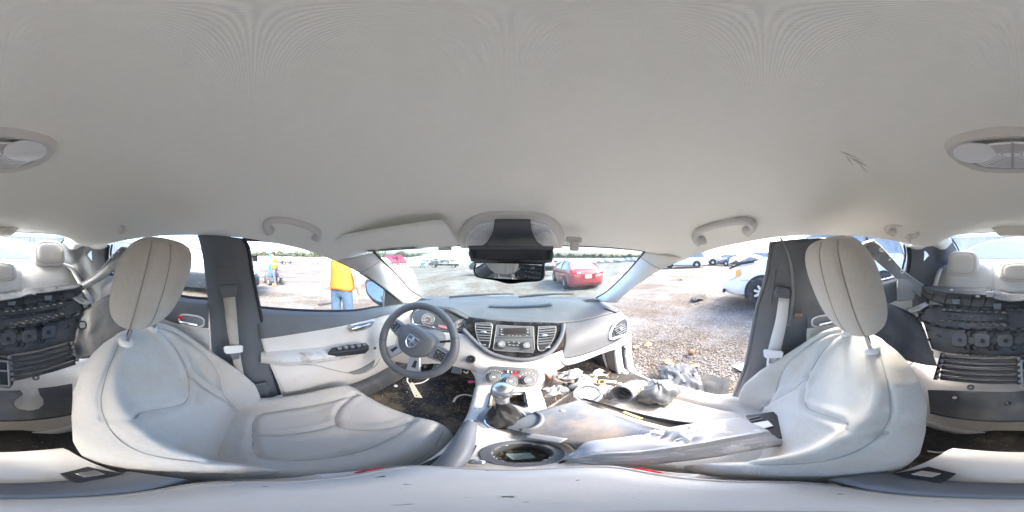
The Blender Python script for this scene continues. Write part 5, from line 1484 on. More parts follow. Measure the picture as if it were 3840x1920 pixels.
obj('collar', MB().lathe([(.0175, -.004), (.0175, .014), (.0155, .018), (.015, .030)], kx, (0, -.05, 1), 24), M['satin'], gs)
kb = obj('knob', MB().lathe([(.014, .026), (.020, .032), (.0255, .044), (.0285, .056), (.0275, .068), (.021, .078), (.010, .083), (.001, .084)], kx, (0, -.05, 1), 32), mat('knob metal', (.55, .55, .55), .3, metal=1.0), gs, ang=60)
obj('knob_band', MB().ring(kx + Vector((0, -.002, .046)), (0, -.05, 1), .0268, .0014, 32, 6), M['charcoal'], kb)
# ================================================================ bumper wreckage on the rear seat
_py = [1040, 1075, 1170, 1275, 1320, 1435, 1470, 1600]; _dy = [.95, .93, .83, .73, .69, .605, .565, .44]
def BM(px, py, lift=0.0):
    dep = float(np.interp(py, _py, _dy)) - lift
    x = AY(px, py, -dep).x
    wrap = .55 * max(0, abs(x) - .30) ** 1.5
    dep2 = max(.2, dep - wrap)
    return AY(px, py, -dep2)
RC = lambda L: [(3400 + a * .3105, 1050 + b * .3105) for a, b in L]
LC = lambda L: [(3840 + a * .3105, 1050 + b * .3105) for a, b in L]
def pxpatch(top, bot, nu, nv, lift=0.0, holes=(), fn=BM):
    a = cr([(x, y, 0) for x, y in top], nu); b = cr([(x, y, 0) for x, y in bot], nu)
    P = []; Q = []
    for i in range(nu):
        P.append([fn(a[i].x + (b[i].x - a[i].x) * j / (nv - 1), a[i].y + (b[i].y - a[i].y) * j / (nv - 1), lift) for j in range(nv)])
        Q.append([(a[i].x + (b[i].x - a[i].x) * j / (nv - 1), a[i].y + (b[i].y - a[i].y) * j / (nv - 1)) for j in range(nv)])
    mb = MB().grid(P, flip=True)
    if holes:
        q = [p for r in Q for p in r]
        def inh(f):
            x = sum(q[i][0] for i in f) / 4; y = sum(q[i][1] for i in f) / 4
            return any(inpoly(x, y, h) for h in holes)
        mb.f = [f for f in mb.f if not inh(f)]
    return mb
bmp = thing('bumper_cover', 'black front bumper cover with honeycomb grille dumped upside on the rear seat', 'car part', (0, -.75, .6))
# upper flange
tp = [(3470, 1069), (3555, 1075), (3640, 1078), (3716, 1080), (3722, 1096), (3745, 1106), (3790, 1115), (3840, 1110), (3885, 1103), (3915, 1096), (3940, 1080), (4020, 1074), (4085, 1068), (4146, 1062)]
bt = [(3456, 1100), (3480, 1122), (3530, 1140), (3600, 1153), (3680, 1158), (3760, 1162), (3815, 1163), (3870, 1160), (3930, 1154), (3990, 1146), (4050, 1134), (4100, 1122), (4130, 1112), (4150, 1092)]
tp2 = [(p.x, p.y) for p in lin([(a, b, 0) for a, b in tp], 60)]; bt2 = [(p.x, p.y) for p in cr([(a, b, 0) for a, b in bt], 60)]
P = [[BM(a[0] + (b[0] - a[0]) * j / 9, a[1] + (b[1] - a[1]) * j / 9, .05 * math.exp(-((j - 3.2) / 1.2) ** 2) - .03 * (j > 4) * (j - 4) / 5) for j in range(10)] for a, b in zip(tp2, bt2)]
obj('upper_flange', MB().grid(P, flip=True), M['blackdirty'], bmp, solid=.004, ang=35)
for k in range(4, 58, 4):
    q = P[k]; obj('flange_rib', MB().tube([p + Vector((0, .006, .002)) for p in q[4:]], .0025, 5), M['black'], bmp)
for L, C in ((((600, 262),), RC), (((1098, 315),), RC), (((140, 272),), LC), (((578, 215),), LC)):
    a, b = C(L)[0]
    obj('flange_bracket', MB().slab([BM(a + dx, b + dy, .012) for dx, dy in ((-16, -10), (16, -10), (13, 10), (-13, 10))], (0, 1, .3), .008), M['grey'], bmp, bevel=.003)
for L, C in (((550, 118), RC), ((990, 122), RC), ((860, 195), RC), ((410, 165), LC), ((690, 95), LC), ((510, 122), LC)):
    a, b = C([L])[0]; p = BM(a, b, .055)
    obj('flange_hole', MB().slab([p + Vector((dx * .012, .003, dz * .005)) for dx, dz in rrect(2, 2, .9)], (0, 1, .4), .002), M['trim'], bmp)
a, b = RC([(1010, 172)])[0]
obj('flange_clip', MB().box(BM(a, b, .06), (.045, .02, .03)), M['satin'], bmp, bevel=.004)
# honeycomb grille with real openings
ht = [(3445, 1186), (3462, 1164), (3480, 1151), (3512, 1146), (3580, 1150), (3650, 1156), (3740, 1160), (3820, 1161), (3900, 1154), (3970, 1143), (4026, 1132), (4082, 1125), (4120, 1126), (4142, 1136)]
hb = [(3446, 1192), (3456, 1201), (3490, 1214), (3524, 1223), (3590, 1230), (3650, 1233), (3740, 1235), (3820, 1233), (3900, 1226), (3960, 1218), (4010, 1209), (4060, 1197), (4115, 1180), (4152, 1156)]
hexs = []
def hexagon(x, y, rx, ry): return [(x + rx * c, y + ry * s) for c, s in ((1, 0), (.55, 1), (-.55, 1), (-1, 0), (-.55, -1), (.55, -1))]
for i in range(9):
    x, y = RC([(450 + i * 90, 358 + i * 4.6)])[0]; hexs.append(hexagon(x, y, 9.5, 3.6))
    x, y = RC([(430 + i * 90, 488 + i * 5)])[0]; hexs.append(hexagon(x, y, 9.5, 3.4))
    if i > 2: x, y = RC([(475 + i * 88, 515 + i * 4)])[0]; hexs.append(hexagon(x, y, 9.5, 4.2))
for x, y in ((80, 378), (160, 372), (245, 362), (335, 352), (420, 341), (500, 327), (580, 313), (660, 297), (735, 281)): x, y = LC([(x, y)])[0]; hexs.append(hexagon(x, y, 9.0, 3.6))
for x, y in ((140, 522), (230, 508), (320, 490), (410, 473), (500, 455), (590, 440), (680, 425), (750, 408)): x, y = LC([(x, y)])[0]; hexs.append(hexagon(x, y, 9.0, 3.6))
for x, y in ((190, 538), (280, 520), (370, 505), (460, 488), (550, 470), (640, 452)): x, y = LC([(x, y)])[0]; hexs.append(hexagon(x, y, 8.6, 3.4))
for L, C in ((((520, 430), (590, 440), (670, 458), (750, 472), (830, 462), (905, 462), (1065, 488), (1140, 466), (1220, 464)), RC), (((35, 450), (110, 442), (190, 455), (330, 415), (405, 405), (480, 410), (545, 390), (615, 362), (690, 350), (760, 340)), LC)):
    for x, y in C(L): hexs.append([(x - 6, y - 1.3), (x + 6, y - 1.6), (x + 6, y + 1.3), (x - 6, y + 1.6)])
gm = pxpatch(ht, hb, 260, 40, -.012, hexs)
gr = obj('grille', gm, M['blackdirty'], bmp, solid=.010)
obj('grille_rim', MB().tube([BM(p.x, p.y, .004) for p in cr([(a, b, 0) for a, b in ht], 60)] + [BM(p.x, p.y, .004) for p in reversed(cr([(a, b, 0) for a, b in hb], 60))], .0065, 8, closed=True), M['black'], gr)
for c_ in (RC([(420, 345), (800, 372), (1130, 388), (1200, 392), (1225, 410)]), LC([(40, 395), (100, 402), (400, 368), (700, 315), (780, 290)])):
    obj('grille_bead', MB().tube([BM(p.x, p.y + 9, .004) for p in cr([(a, b, 0) for a, b in c_], 30)], .003, 6), M['black'], gr)
for c_ in (RC([(560, 505), (900, 520), (1180, 515), (1240, 555)]), LC([(30, 520), (60, 490), (300, 455), (700, 385)])):
    obj('grille_bead', MB().tube([BM(p.x, p.y - 6, .004) for p in cr([(a, b, 0) for a, b in c_], 30)], .003, 6), M['black'], gr)
for k in range(17):
    t = (k + .5) / 17; p = cr([(a, b, 0) for a, b in hb], 100)[int(t * 99)]; q = cr([(a, b, 0) for a, b in ht], 100)[int(t * 99)]
    obj('grille_clip', MB().box(BM(p.x, p.y, .010), (.032, .014, .012)), M['blackdirty'], gr, bevel=.002)
    obj('grille_clip', MB().box(BM(q.x, q.y, .008), (.040, .012, .010)), M['blackdirty'], gr, bevel=.002)
# lower panel with square pads
pb = [(3462, 1208), (3500, 1222), (3560, 1232), (3650, 1238), (3740, 1240), (3820, 1238), (3900, 1231), (3980, 1220), (4050, 1204), (4110, 1187), (4135, 1180)]
pe = [(3494, 1308), (3530, 1318), (3580, 1325), (3660, 1330), (3740, 1333), (3820, 1334), (3900, 1328), (3980, 1316), (4050, 1300), (4100, 1288), (4124, 1276)]
obj('lower_panel', pxpatch(pb, pe, 90, 24, 0, fn=lambda a, b, l: BM(a, b, l + .006 * math.sin((b - 1230) / 25))), M['blackdirty'], bmp, solid=.004)
for L, C, w, h in (((640, 725), RC, 30, 26), ((915, 735), RC, 30, 25), ((1195, 735), RC, 29, 24), ((100, 712), LC, 28, 24), ((355, 678), LC, 28, 24), ((588, 632), LC, 27, 24)):
    a, b = C([L])[0]; sl = 0 if C is RC else -.18
    pad = obj('bolt_pad', MB().slab([BM(a + u * w, b + v * h + sl * u * w, .010) for u, v in rrect(2, 2, .5, 4)], (0, .8, .6), .008), M['grey'], bmp, bevel=.004)
    pad.data.materials[0] = M['pad'] if 'pad' in M else M.setdefault('pad', mat('dusty pad plastic', (.085, .09, .097), .4, bump=.1, bscale=300, var=.15, dirt=(.22, .2, .18, .5), dscale=14, dlo=.5, dhi=.7))
    c = BM(a, b + sl * 0, .021)
    obj('bolt_hole', MB().disc(c, (0, .8, .6), .011, .001, 16), M['dark'] if 'dark' in M else M['black'], pad)
    for u, v in ((1, -1), (1, 1), (-1, 1), (-1, -1)):
        if L == (640, 725) and u < 0: continue
        if L == (588, 632) and u > 0: continue
        q = BM(a + u * w * 1.06, b + v * h * .98 + sl * u * w, .012)
        obj('round_pocket', MB().lathe([(.018, .004), (.0165, .004), (.0150, -.012), (.001, -.012)], q, (0, .8, .6), 18), M['black'], pad)
a, b = RC([(385, 685)])[0]; obj('dimple', MB().sell(BM(a, b, .002), .022, .006, .018, 2, 14, 8), M['blackdirty'], bmp)
a, b = LC([(800, 570)])[0]; obj('dimple', MB().sell(BM(a, b, .002), .020, .006, .018, 2, 14, 8), M['blackdirty'], bmp)
mb = MB()
for k in range(20):
    x0 = 3590 + k * 24; y0 = float(np.interp(x0, [3590, 3700, 3830, 3950, 4080], [1326, 1332, 1333, 1320, 1296]))
    mb.tube([BM(x0, y0 + 3, .012), BM(x0 + 12, y0 - 5, .012), BM(x0 + 24, y0 + 3, .012)], .002, 4)
obj('zigzag_ribs', mb, M['black'], bmp, kind='stuff')
# wings
def wing_patch(name, rows, m=None, nu=24, nv=14): return patch_obj(name, [[AR(*q) for q in r] for r in rows], m or M['blackdirty'], bmp, nu, nv, solid=.004)
wing_patch('side_wing', [[(4135, 1182, .93), (4150, 1158, .93), (4181, 1146, .92), (4225, 1118, .86), (4290, 1086, .76), (4340, 1068, .70)], [(4126, 1230, .84), (4160, 1222, .84), (4200, 1205, .82), (4250, 1180, .76), (4300, 1160, .70), (4340, 1150, .66)], [(4120, 1275, .78), (4150, 1285, .76), (4190, 1280, .74), (4240, 1262, .70), (4290, 1240, .66), (4335, 1225, .63)], [(4110, 1330, .70), (4140, 1345, .69), (4190, 1340, .68), (4240, 1330, .66), (4290, 1320, .63), (4330, 1310, .60)]])
wing_patch('side_wing', [[(3446, 1196, .93), (3425, 1180, .92), (3400, 1166, .90), (3360, 1148, .84), (3310, 1132, .76), (3270, 1120, .70)], [(3470, 1245, .84), (3440, 1240, .84), (3400, 1225, .82), (3360, 1205, .77), (3310, 1190, .70), (3270, 1180, .66)], [(3490, 1305, .76), (3460, 1300, .76), (3420, 1290, .74), (3370, 1270, .70), (3320, 1255, .66), (3270, 1240, .63)], [(3515, 1372, .66), (3480, 1370, .67), (3430, 1360, .67), (3380, 1345, .65), (3320, 1330, .62), (3270, 1310, .60)]])
a, b = LC([(995, 545)])[0]
obj('wing_window', MB().slab([AR(a + u * 13, b + v * 13, .795) for u, v in rrect(2, 2, .8)], (.6, .7, .2), .004), M['trim'], bmp, bevel=.002)
obj('window_lip', MB().tube([AR(a + u * 14, b + v * 14, .79) for u, v in rrect(2, 2, .8)], .004, 6, closed=True), M['black'], bmp)
for L, C in (((930, 480), LC), ((925, 590), LC), ((245, 600), RC), ((275, 720), RC)):
    a, b = C([L])[0]; obj('wing_tab', MB().box(BM(a, b, .012), (.012, .01, .014)), M['black'], bmp)
# fender-side arms sticking up on both sides
GA = mat('grey arm plastic', (.20, .205, .215), .38, bump=.08, bscale=300, var=.12, vscale=10, dirt=(.42, .42, .42, .5), dscale=12, dlo=.55, dhi=.7)
arm = [[(4140, 1068, 1.0), (4215, 1014, .93), (4273, 948, .84), (4297, 926, .80)], [(4143, 1078, .985), (4232, 1022, .90), (4300, 958, .82), (4322, 930, .785)], [(4148, 1090, .98), (4238, 1040, .90), (4300, 985, .82), (4348, 945, .77)]]
patch_obj('side_arm', [[AR(*q) for q in r] for r in arm], GA, bmp, 24, 12, solid=.006)
obj('arm_edge', MB().tube([AR(*q) for q in arm[0]], .005, 6), M['satin'], bmp)
for q in ((4282, 941, .81), (4260, 964, .84)): obj('arm_hole', MB().disc(AR(*q), (.7, .7, 0), .008, .004, 12), M['white'], bmp)
arm = [[(3468, 1074, 1.0), (3411, 1034, .95), (3376, 1006, .92), (3339, 964, .86), (3299, 922, .80), (3276, 906, .775)], [(3460, 1092, .985), (3400, 1052, .93), (3350, 1012, .88), (3306, 966, .82), (3262, 926, .775), (3250, 914, .765)], [(3453, 1114, .97), (3399, 1076, .92), (3341, 1026, .87), (3283, 978, .81), (3240, 942, .77), (3222, 928, .755)]]
patch_obj('side_arm', [[AR(*q) for q in r] for r in arm], GA, bmp, 30, 12, solid=.006)
obj('arm_edge', MB().tube(cr([AR(*q) for q in arm[0]], 20), .005, 6), M['satin'], bmp)
obj('arm_end', MB().tube([AR(3222, 929, .75), AR(3245, 915, .755), AR(3278, 906, .77)], .010, 8), M['satin'], bmp)
for q in ((3306, 936, .80), (3382, 1018, .915), (3335, 968, .85)): obj('arm_hole', MB().ring(AR(*q), (-.7, .7, 0), .009, .004, 14, 6), M['white'], bmp)
# wing brackets between arms and grille
patch_obj('corner_bracket', [[BM(*LC([(930, 190)])[0], .01), BM(*LC([(1030, 240)])[0], .01), BM(*LC([(1130, 262)])[0], .02)], [BM(*LC([(870, 210)])[0], .02), BM(*LC([(960, 280)])[0], .02), BM(*LC([(1060, 300)])[0], .03)]], M['satin'], bmp, 12, 6, solid=.004)
patch_obj('corner_bracket', [[BM(*RC([(230, 260)])[0], .01), BM(*RC([(120, 310)])[0], .01), BM(*RC([(10, 360)])[0], .02)], [BM(*RC([(270, 300)])[0], .02), BM(*RC([(160, 360)])[0], .02), BM(*RC([(40, 395)])[0], .03)]], M['satin'], bmp, 12, 6, solid=.004)

# ---- active grille shutter lying below
shu = thing('grille_shutter', 'dusty grey radiator shutter with two banks of slats below the bumper grille', 'car part', (0, -.65, .6))
SHM = mat('dusty shutter plastic', (.12, .122, .126), .5, bump=.15, bscale=200, var=.15, vscale=12, dirt=(.30, .25, .20, .6), dscale=14, dlo=.5, dhi=.7)
def bank(cn, C, n=5):
    (a, b, c, d) = [Vector((*q, 0)) for q in C(cn)]        # TL TR BR BL
    for k in range(n):
        t0, t1 = k / n, (k + .86) / n
        L0, L1 = a.lerp(d, t0), a.lerp(d, t1); R0, R1 = b.lerp(c, t0), b.lerp(c, t1)
        P = []
        for i in range(21):
            s = i / 20; u0, u1 = L0.lerp(R0, s), L1.lerp(R1, s); sag = 6 * math.sin(PI * s)
            P.append([BM(u0.x + (u1.x - u0.x) * w, u0.y + (u1.y - u0.y) * w + sag, .035 + h) for w, h in ((0, .0), (.12, .012), (.40, .014), (.48, .004), (.60, .003), (.68, .014), (.95, .010), (1.0, -.01))])
        obj('slat', MB().grid(P, flip=True), SHM, shu, solid=.003, ang=35)
bank([(445, 900), (1340, 928), (1362, 1262), (398, 1210)], RC)
bank([(100, 905), (838, 745), (918, 1025), (150, 1228)], LC)
for pts, C in (([(440, 880), (350, 1205)], RC), ([(1348, 925), (1372, 1262)], RC), ([(95, 905), (150, 1235)], LC), ([(850, 742), (930, 985)], LC)):
    (x0, y0), (x1, y1) = C(pts)
    obj('shutter_frame', MB().grid([[BM(x0 + (x1 - x0) * t + dx, y0 + (y1 - y0) * t, h) for dx, h in ((-9, .02), (-8, .055), (5, .055), (6, .02))] for t in np.linspace(0, 1, 10)]), M['black'], shu, solid=.003)
    for k in range(5):
        t = (k + .5) / 5; obj('slat_pivot', MB().sell(BM(x0 + (x1 - x0) * t + 4, y0 + (y1 - y0) * t, .058), .010, .008, .012, 2, 8, 6), M['grey'], shu)
mo = [(3826, 1335), (3872, 1352), (3888, 1440), (3876, 1455), (3838, 1452), (3822, 1420)]
obj('motor_housing', MB().slab([BM(a, b, .03) for a, b in mo], (0, .7, .7), .035), M['black'], shu, bevel=.004)
for y0 in (1356, 1392, 1448): obj('motor_rib', MB().tube([BM(3826, y0 - 3, .072), BM(3874, y0, .072)], .005, 6), M['grey'], shu)
for x0 in (3830, 3870): obj('motor_rib', MB().tube([BM(x0, 1352, .072), BM(x0 + 6, 1450, .072)], .005, 6), M['grey'], shu)
for q in ((3975, 1416), (3640, 1452)):
    obj('mount_lug', MB().ring(BM(*q, .02), (0, .7, .7), .010, .005, 14, 6), M['grey'], shu)
tl = LC([(920, 715), (1030, 690), (1040, 735), (930, 770)]); obj('mount_bracket', MB().slab([BM(a, b, .03) for a, b in tl], (0, .7, .7), .008), SHM, shu, bevel=.002)
tl = RC([(160, 835), (330, 855), (325, 925), (190, 915)]); obj('mount_bracket', MB().slab([BM(a, b, .03) for a, b in tl], (0, .7, .7), .008), SHM, shu, bevel=.002)
# ---- lower air dam sheet on the seat edge
dm_t = [(3480, 1462), (3560, 1464), (3680, 1468), (3780, 1470), (3840, 1466), (3910, 1464), (3985, 1456), (4040, 1450), (4110, 1438)]
dm_b = [(3490, 1548), (3560, 1563), (3660, 1575), (3760, 1580), (3840, 1578), (3920, 1576), (3990, 1571), (4060, 1562), (4112, 1552)]
keyh = [(3915, 1462), (3926, 1480), (3908, 1492), (3890, 1505), (3892, 1520), (3910, 1534), (3950, 1540), (3985, 1534), (4003, 1518), (4004, 1498), (3990, 1482), (3982, 1456), (3960, 1440), (3930, 1440)]
def hole(x, y, rx, ry): return [(x + rx * math.cos(2 * PI * i / 16), y + ry * math.sin(2 * PI * i / 16)) for i in range(16)]
ad = pxpatch(dm_t, dm_b, 220, 50, .03, [keyh, hole(3580, 1491, 13, 8), hole(3777, 1512, 9, 6)])
dam = obj('air_dam', ad, M['blackdirty'], None, solid=.004); tag(dam, 'glossy black air dam sheet with a keyhole notch lying along the rear seat edge', 'car part')
obj('dam_edge', MB().tube([BM(p.x, p.y, .03) for p in cr([(a, b, 0) for a, b in dm_b], 50)], .005, 6), M['black'], dam)
for q in ((3580, 1491, 13, 8), (3777, 1512, 9, 6)): obj('hole_rim', MB().tube([BM(a, b, .033) for a, b in hole(*q)], .003, 6, closed=True), M['black'], dam)
# odd bits on the rear floor
q = AZ(68, 1698, .30)
L_ = [(0, .05), (.018, .03), (.045, .035), (.03, .008), (.04, -.02), (.012, -.015), (0, -.05), (-.012, -.015), (-.04, -.02), (-.03, .008), (-.045, .035), (-.018, .03)]
tag(obj('dry_leaf', MB().slab([q + Vector((x * .6, y * .6, .004 * math.sin(60 * x))) for x, y in L_], (0, 0, 1), .001), mat('dry leaf', (.55, .40, .22), .8), None, smooth=False), 'dry tan leaf on the dark rear floor behind the driver seat', 'leaf')
q0, q1 = AZ(3752, 1680, .30), AZ(3960, 1678, .30)
tag(obj('metal_strip', MB().box((q0 + q1) / 2, ((q1 - q0).length, .018, .006)), M['satin'], None, bevel=.002), 'thin grey metal strip across the dark rear floor', 'strip')
tag(obj('twig', MB().tube([AZ(3480, 1692, .31), AZ(3515, 1697, .315), AZ(3550, 1696, .31)], .004, 6), M['trim']), 'pale broken stick on the rear floor behind the passenger seat', 'stick')

# ================================================================ wreckage on the passenger side
# silver torn bumper skin
up = [(2108, 1722, .600), (2160, 1690, .618), (2209, 1656, .632), (2354, 1637, .640), (2474, 1611, .645), (2594, 1589, .640), (2690, 1575, .625), (2782, 1565, .60)]
md = [(2112, 1723, .600), (2200, 1700, .640), (2290, 1690, .655), (2420, 1680, .660), (2540, 1668, .660), (2660, 1650, .650), (2780, 1630, .630), (2870, 1612, .605)]
lo = [(2116, 1726, .595), (2200, 1735, .605), (2290, 1737, .612), (2420, 1735, .615), (2560, 1722, .615), (2690, 1704, .610), (2800, 1685, .600), (2944, 1660, .575)]
ca, cm_, cb = [cr([AZ(*q) for q in L], 90) for L in (up, md, lo)]
P = []
for i in range(90):
    col = cr([ca[i], cm_[i], cb[i]], 36); row = []
    for j, p in enumerate(col):
        v = j / 35; u = i / 89
        dz = .012 * _n3(u * 9, v * 5, 1) if False else 0
        tear = math.exp(-((u - .52 - .25 * (v - .35)) / .07) ** 2) * math.exp(-((v - .30) / .28) ** 2)
        dz = -.022 * tear + .010 * tear * math.sin(40 * u + 25 * v) + .004 * math.sin(14 * u + 3) * math.sin(9 * v)
        dz += .007 * math.exp(-((v - .62) / .03) ** 2) - .006 * math.exp(-((v - .70) / .03) ** 2) + .008 * math.exp(-((v - .9) / .03) ** 2)
        row.append(p + Vector((0, 0, dz)))
    P.append(row)
bs = thing('torn_bumper_skin', 'torn silver bumper skin lying across the passenger seat and console', 'car part', (.2, .1, .55))
obj('skin', MB().grid(P), M['scuff'], bs, solid=.003, ang=50)
obj('skin_lip', MB().grid([[r[-1], r[-1] + Vector((.004, -.004, -.010)), r[-1] + Vector((.0, -.002, -.020))] for r in P]), M['scuff'], bs, solid=.002)
random.seed(21)
for k in range(9):
    i = random.randint(40, 54); j = random.randint(3, 16); c = P[i][j] + Vector((0, 0, .006))
    A = [c + Vector((random.uniform(-.03, .03), random.uniform(-.018, .018), random.uniform(-.002, .014))) for _ in range(4)]
    obj('torn_flap', MB().add(A, [(0, 1, 2, 3)]), mat('torn white plastic', (.66, .67, .70), .45, bump=.4, bscale=60) if 'torn white plastic' not in bpy.data.materials else bpy.data.materials['torn white plastic'], bs, solid=.002, smooth=False)
obj('bracket', MB().grid([[AZ(a, b, z) for a, b, z in r] for r in ([(2095, 1738, .590), (2150, 1715, .600)], [(2130, 1718, .604), (2185, 1688, .614)], [(2165, 1698, .612), (2215, 1668, .622)])]), M['black'], bs, solid=.006)
# dark undertray panel
up = [(1895, 1604, .592), (1960, 1575, .600), (2040, 1540, .604), (2110, 1512, .600), (2172, 1484, .575), (2200, 1503, .578)]
o1 = [(1895, 1606, .592), (1930, 1580, .604), (2000, 1548, .606), (2085, 1524, .604), (2170, 1498, .585)]
o2 = [(1990, 1628, .606), (2040, 1600, .614), (2120, 1575, .618), (2220, 1552, .612), (2322, 1562, .590)]
o3 = [(2090, 1652, .612), (2160, 1640, .622), (2250, 1615, .628), (2360, 1597, .622), (2468, 1608, .600)]
o4 = [(2170, 1672, .612), (2215, 1662, .625), (2350, 1644, .632), (2474, 1622, .630), (2600, 1626, .605)]
ut = thing('undertray', 'dark grey plastic undertray propped between the console and passenger seat', 'car part', (.15, .3, .55))
patch_obj('tray', [[AZ(*q) for q in L] for L in (o1, o2, o3, o4)], mat('undertray plastic', (.105, .115, .13), .36, bump=.1, bscale=150, var=.15, vscale=8, dirt=(.30, .23, .16, .7), dscale=6, dlo=.52, dhi=.68, rvar=.1), ut, 60, 40, solid=.004)
cr1 = [(2010, 1545, .612), (2030, 1560, .616), (2028, 1585, .617), (2000, 1605, .612), (1960, 1612, .604)]
obj('tray_bead', MB().tube(cr([AZ(*q) for q in cr1], 30), .006, 8), M['charcoal'], ut)
obj('tray_bolt', MB().disc(AZ(2112, 1541, .612), (0, 0, 1), .007, .003, 14), M['grey'], ut)
patch_obj('tray_clip', [[AZ(1960, 1640, .604), AZ(2030, 1652, .61), AZ(2100, 1662, .614)], [AZ(1990, 1625, .612), AZ(2060, 1634, .617), AZ(2130, 1645, .62)]], M['grey'], ut, 10, 4, solid=.003)
# narrow black strip along the cushion edge
s0 = [(2185, 1492, .585), (2280, 1519, .595), (2400, 1552, .605), (2520, 1576, .610), (2640, 1588, .608), (2760, 1584, .598), (2860, 1580, .585)]
s1 = [(2185, 1496, .560), (2280, 1530, .560), (2400, 1572, .560), (2520, 1602, .560), (2640, 1618, .560), (2760, 1612, .560), (2870, 1600, .56)]
bk_ = obj('black_edge_strip', MB().grid([[a, a.lerp(b, .5), b] for a, b in zip(cr([AZ(*q) for q in s0], 50), cr([AZ(*q) for q in s1], 50))]), M['black'], None, solid=.006)
tag(bk_, 'long black strip along the inner edge of the passenger cushion', 'car part')
yl = [AZ(a, b, .617) for a, b in ((2335, 1546), (2345, 1543), (2412, 1568), (2404, 1571))]
tag(obj('yellow_label', MB().slab(yl, (0, 0, 1), .001), mat('yellow label', (.80, .70, .18), .6), None, smooth=False), 'pale yellow label sticking out beside the black strip on the undertray', 'label')
# broken bracket behind the cushion
br = thing('broken_bracket', 'broken black bracket with clear insert by the passenger backrest', 'car part', AZ(2860, 1600, .56))
obj('plate', MB().slab([AZ(a, b, .575) for a, b in ((2795, 1560), (2900, 1545), (2935, 1580), (2950, 1650), (2900, 1640), (2830, 1600))], (0, 0, 1), .006), M['black'], br, bevel=.002)
obj('insert', MB().slab([AZ(a, b, .585) for a, b in ((2822, 1588), (2880, 1578), (2900, 1598), (2850, 1612))], (0, 0, 1), .004), M['white'], br, bevel=.001)
obj('slot', MB().tube([AZ(a, b, .584) for a, b in ((2806, 1572), (2850, 1561), (2860, 1570), (2814, 1580))], .003, 6, closed=True), M['grey'], br)
# intake duct
dc = [AR(2330, 1478, .545), AR(2345, 1470, .575), AR(2362, 1460, .60), AR(2385, 1452, .625), AR(2410, 1455, .635), AR(2425, 1470, .63)]
c = cr(dc, 60); r = [.037 - .003 * i / 59 + .004 * math.sin(i * 1.05) * (1 if i > 12 else 0) for i in range(60)]
du = thing('intake_duct', 'ribbed grey air intake duct with its open mouth towards us on the passenger floor', 'duct', c[0] - Vector((0, 0, .05)))
DUM = mat('duct rubber', (.34, .335, .33), .45, bump=.3, bscale=120, var=.2, vscale=25, dirt=(.42, .40, .38, .8), dscale=30, dlo=.5, dhi=.62)
obj('tube', MB().tube(c, r, 24, caps=False), DUM, du, solid=.004)
obj('mouth_lip', MB().tube([c[0] + (v - c[0]) for v in [Vector(q) for q in MB().tube(c[:2], r[0] + .002, 24, caps=False).v[:24]]], .004, 6, closed=True), M['charcoal'], du)
# lumpy black bag
bc = AR(2468, 1470, .62)
P = []
for i in range(25):
    la = -PI / 2 + PI * i / 24
    P.append([bc + Vector((.085 * math.cos(la) * math.cos(lo_), .075 * math.cos(la) * math.sin(lo_), .062 * math.sin(la))) * (1 + .10 * math.sin(5 * lo_ + 3 * la) * math.cos(la) + .05 * math.sin(11 * lo_ - 5 * la)) for lo_ in [2 * PI * j / 36 for j in range(36)]])
tag(obj('dark_bag', MB().grid(P, cv=True), mat('bag film', (.11, .117, .125), .22, bump=.5, bscale=40, var=.2, vscale=20), None, ang=80), 'shiny dark plastic bag lump on the sill beside the intake duct', 'bag')
# headlamp fragment
hc = AR(2205, 1478, .565)
hf = thing('headlamp_fragment', 'broken chrome headlamp reflector on the passenger floor debris', 'car part', hc - Vector((0, 0, .03)))
obj('reflector', MB().lathe([(.001, -.012), (.022, -.010), (.040, 0), (.046, .004)], hc, (-.15, -.35, .92), 28), M['chrome'], hf, solid=.002)
obj('rim', MB().ring(hc + Vector((0, 0, .004)), (-.15, -.35, .92), .047, .006, 28, 8), M['satin'], hf)
obj('lens_disc', MB().disc(hc + Vector((0, 0, .002)), (-.15, -.35, .92), .034, .002, 24), M['lens'], hf)
hs2 = [AR(a, b, r_) for a, b, r_ in ((2150, 1405, .72), (2172, 1396, .72), (2225, 1442, .64), (2240, 1478, .58), (2200, 1470, .60), (2165, 1450, .64))]
obj('housing', MB().slab(hs2, (-.1, -.3, .9), .012), M['satin'], hf, bevel=.004)
obj('bezel_strip', MB().tube([AR(2155, 1412, .70), AR(2165, 1440, .66), AR(2175, 1465, .62), AR(2190, 1490, .57)], .009, 8), M['chrome'], hf)
# crushed blocks
def block(name, label, cat, px, py, r_, size, rot, m, bev=.008):
    p = AR(px, py, r_); R_ = Matrix.Rotation(rad(rot[2]), 4, 'Z') @ Matrix.Rotation(rad(rot[1]), 4, 'Y') @ Matrix.Rotation(rad(rot[0]), 4, 'X')
    o = obj(name, MB().box((0, 0, 0), size, R_).tf(Matrix.Translation(p)), m, None, bevel=bev); tag(o, label, cat); return o, p, R_
ORG = mat('faded orange plastic', (.62, .22, .12), .6, var=.2, vscale=40, dirt=(.3, .25, .2, .5), dscale=40, dlo=.5, dhi=.7)
DK = mat('dusty dark plastic', (.07, .062, .055), .6, bump=.2, bscale=120, var=.25, vscale=25, dirt=(.25, .21, .17, .6), dscale=20, dlo=.5, dhi=.7)
o, p, R_ = block('orange_relay_box', 'faded orange box in the debris beside the console', 'box', 2075, 1418, .70, (.06, .05, .045), (20, 15, 30), ORG)
obj('lid', MB().box((0, 0, .026), (.064, .054, .008), R_).tf(Matrix.Translation(p)), ORG, o, bevel=.002)
o, p, R_ = block('dark_module', 'dark square module in the debris beside the console', 'box', 2094, 1434, .66, (.075, .06, .055), (-15, 25, -20), DK)
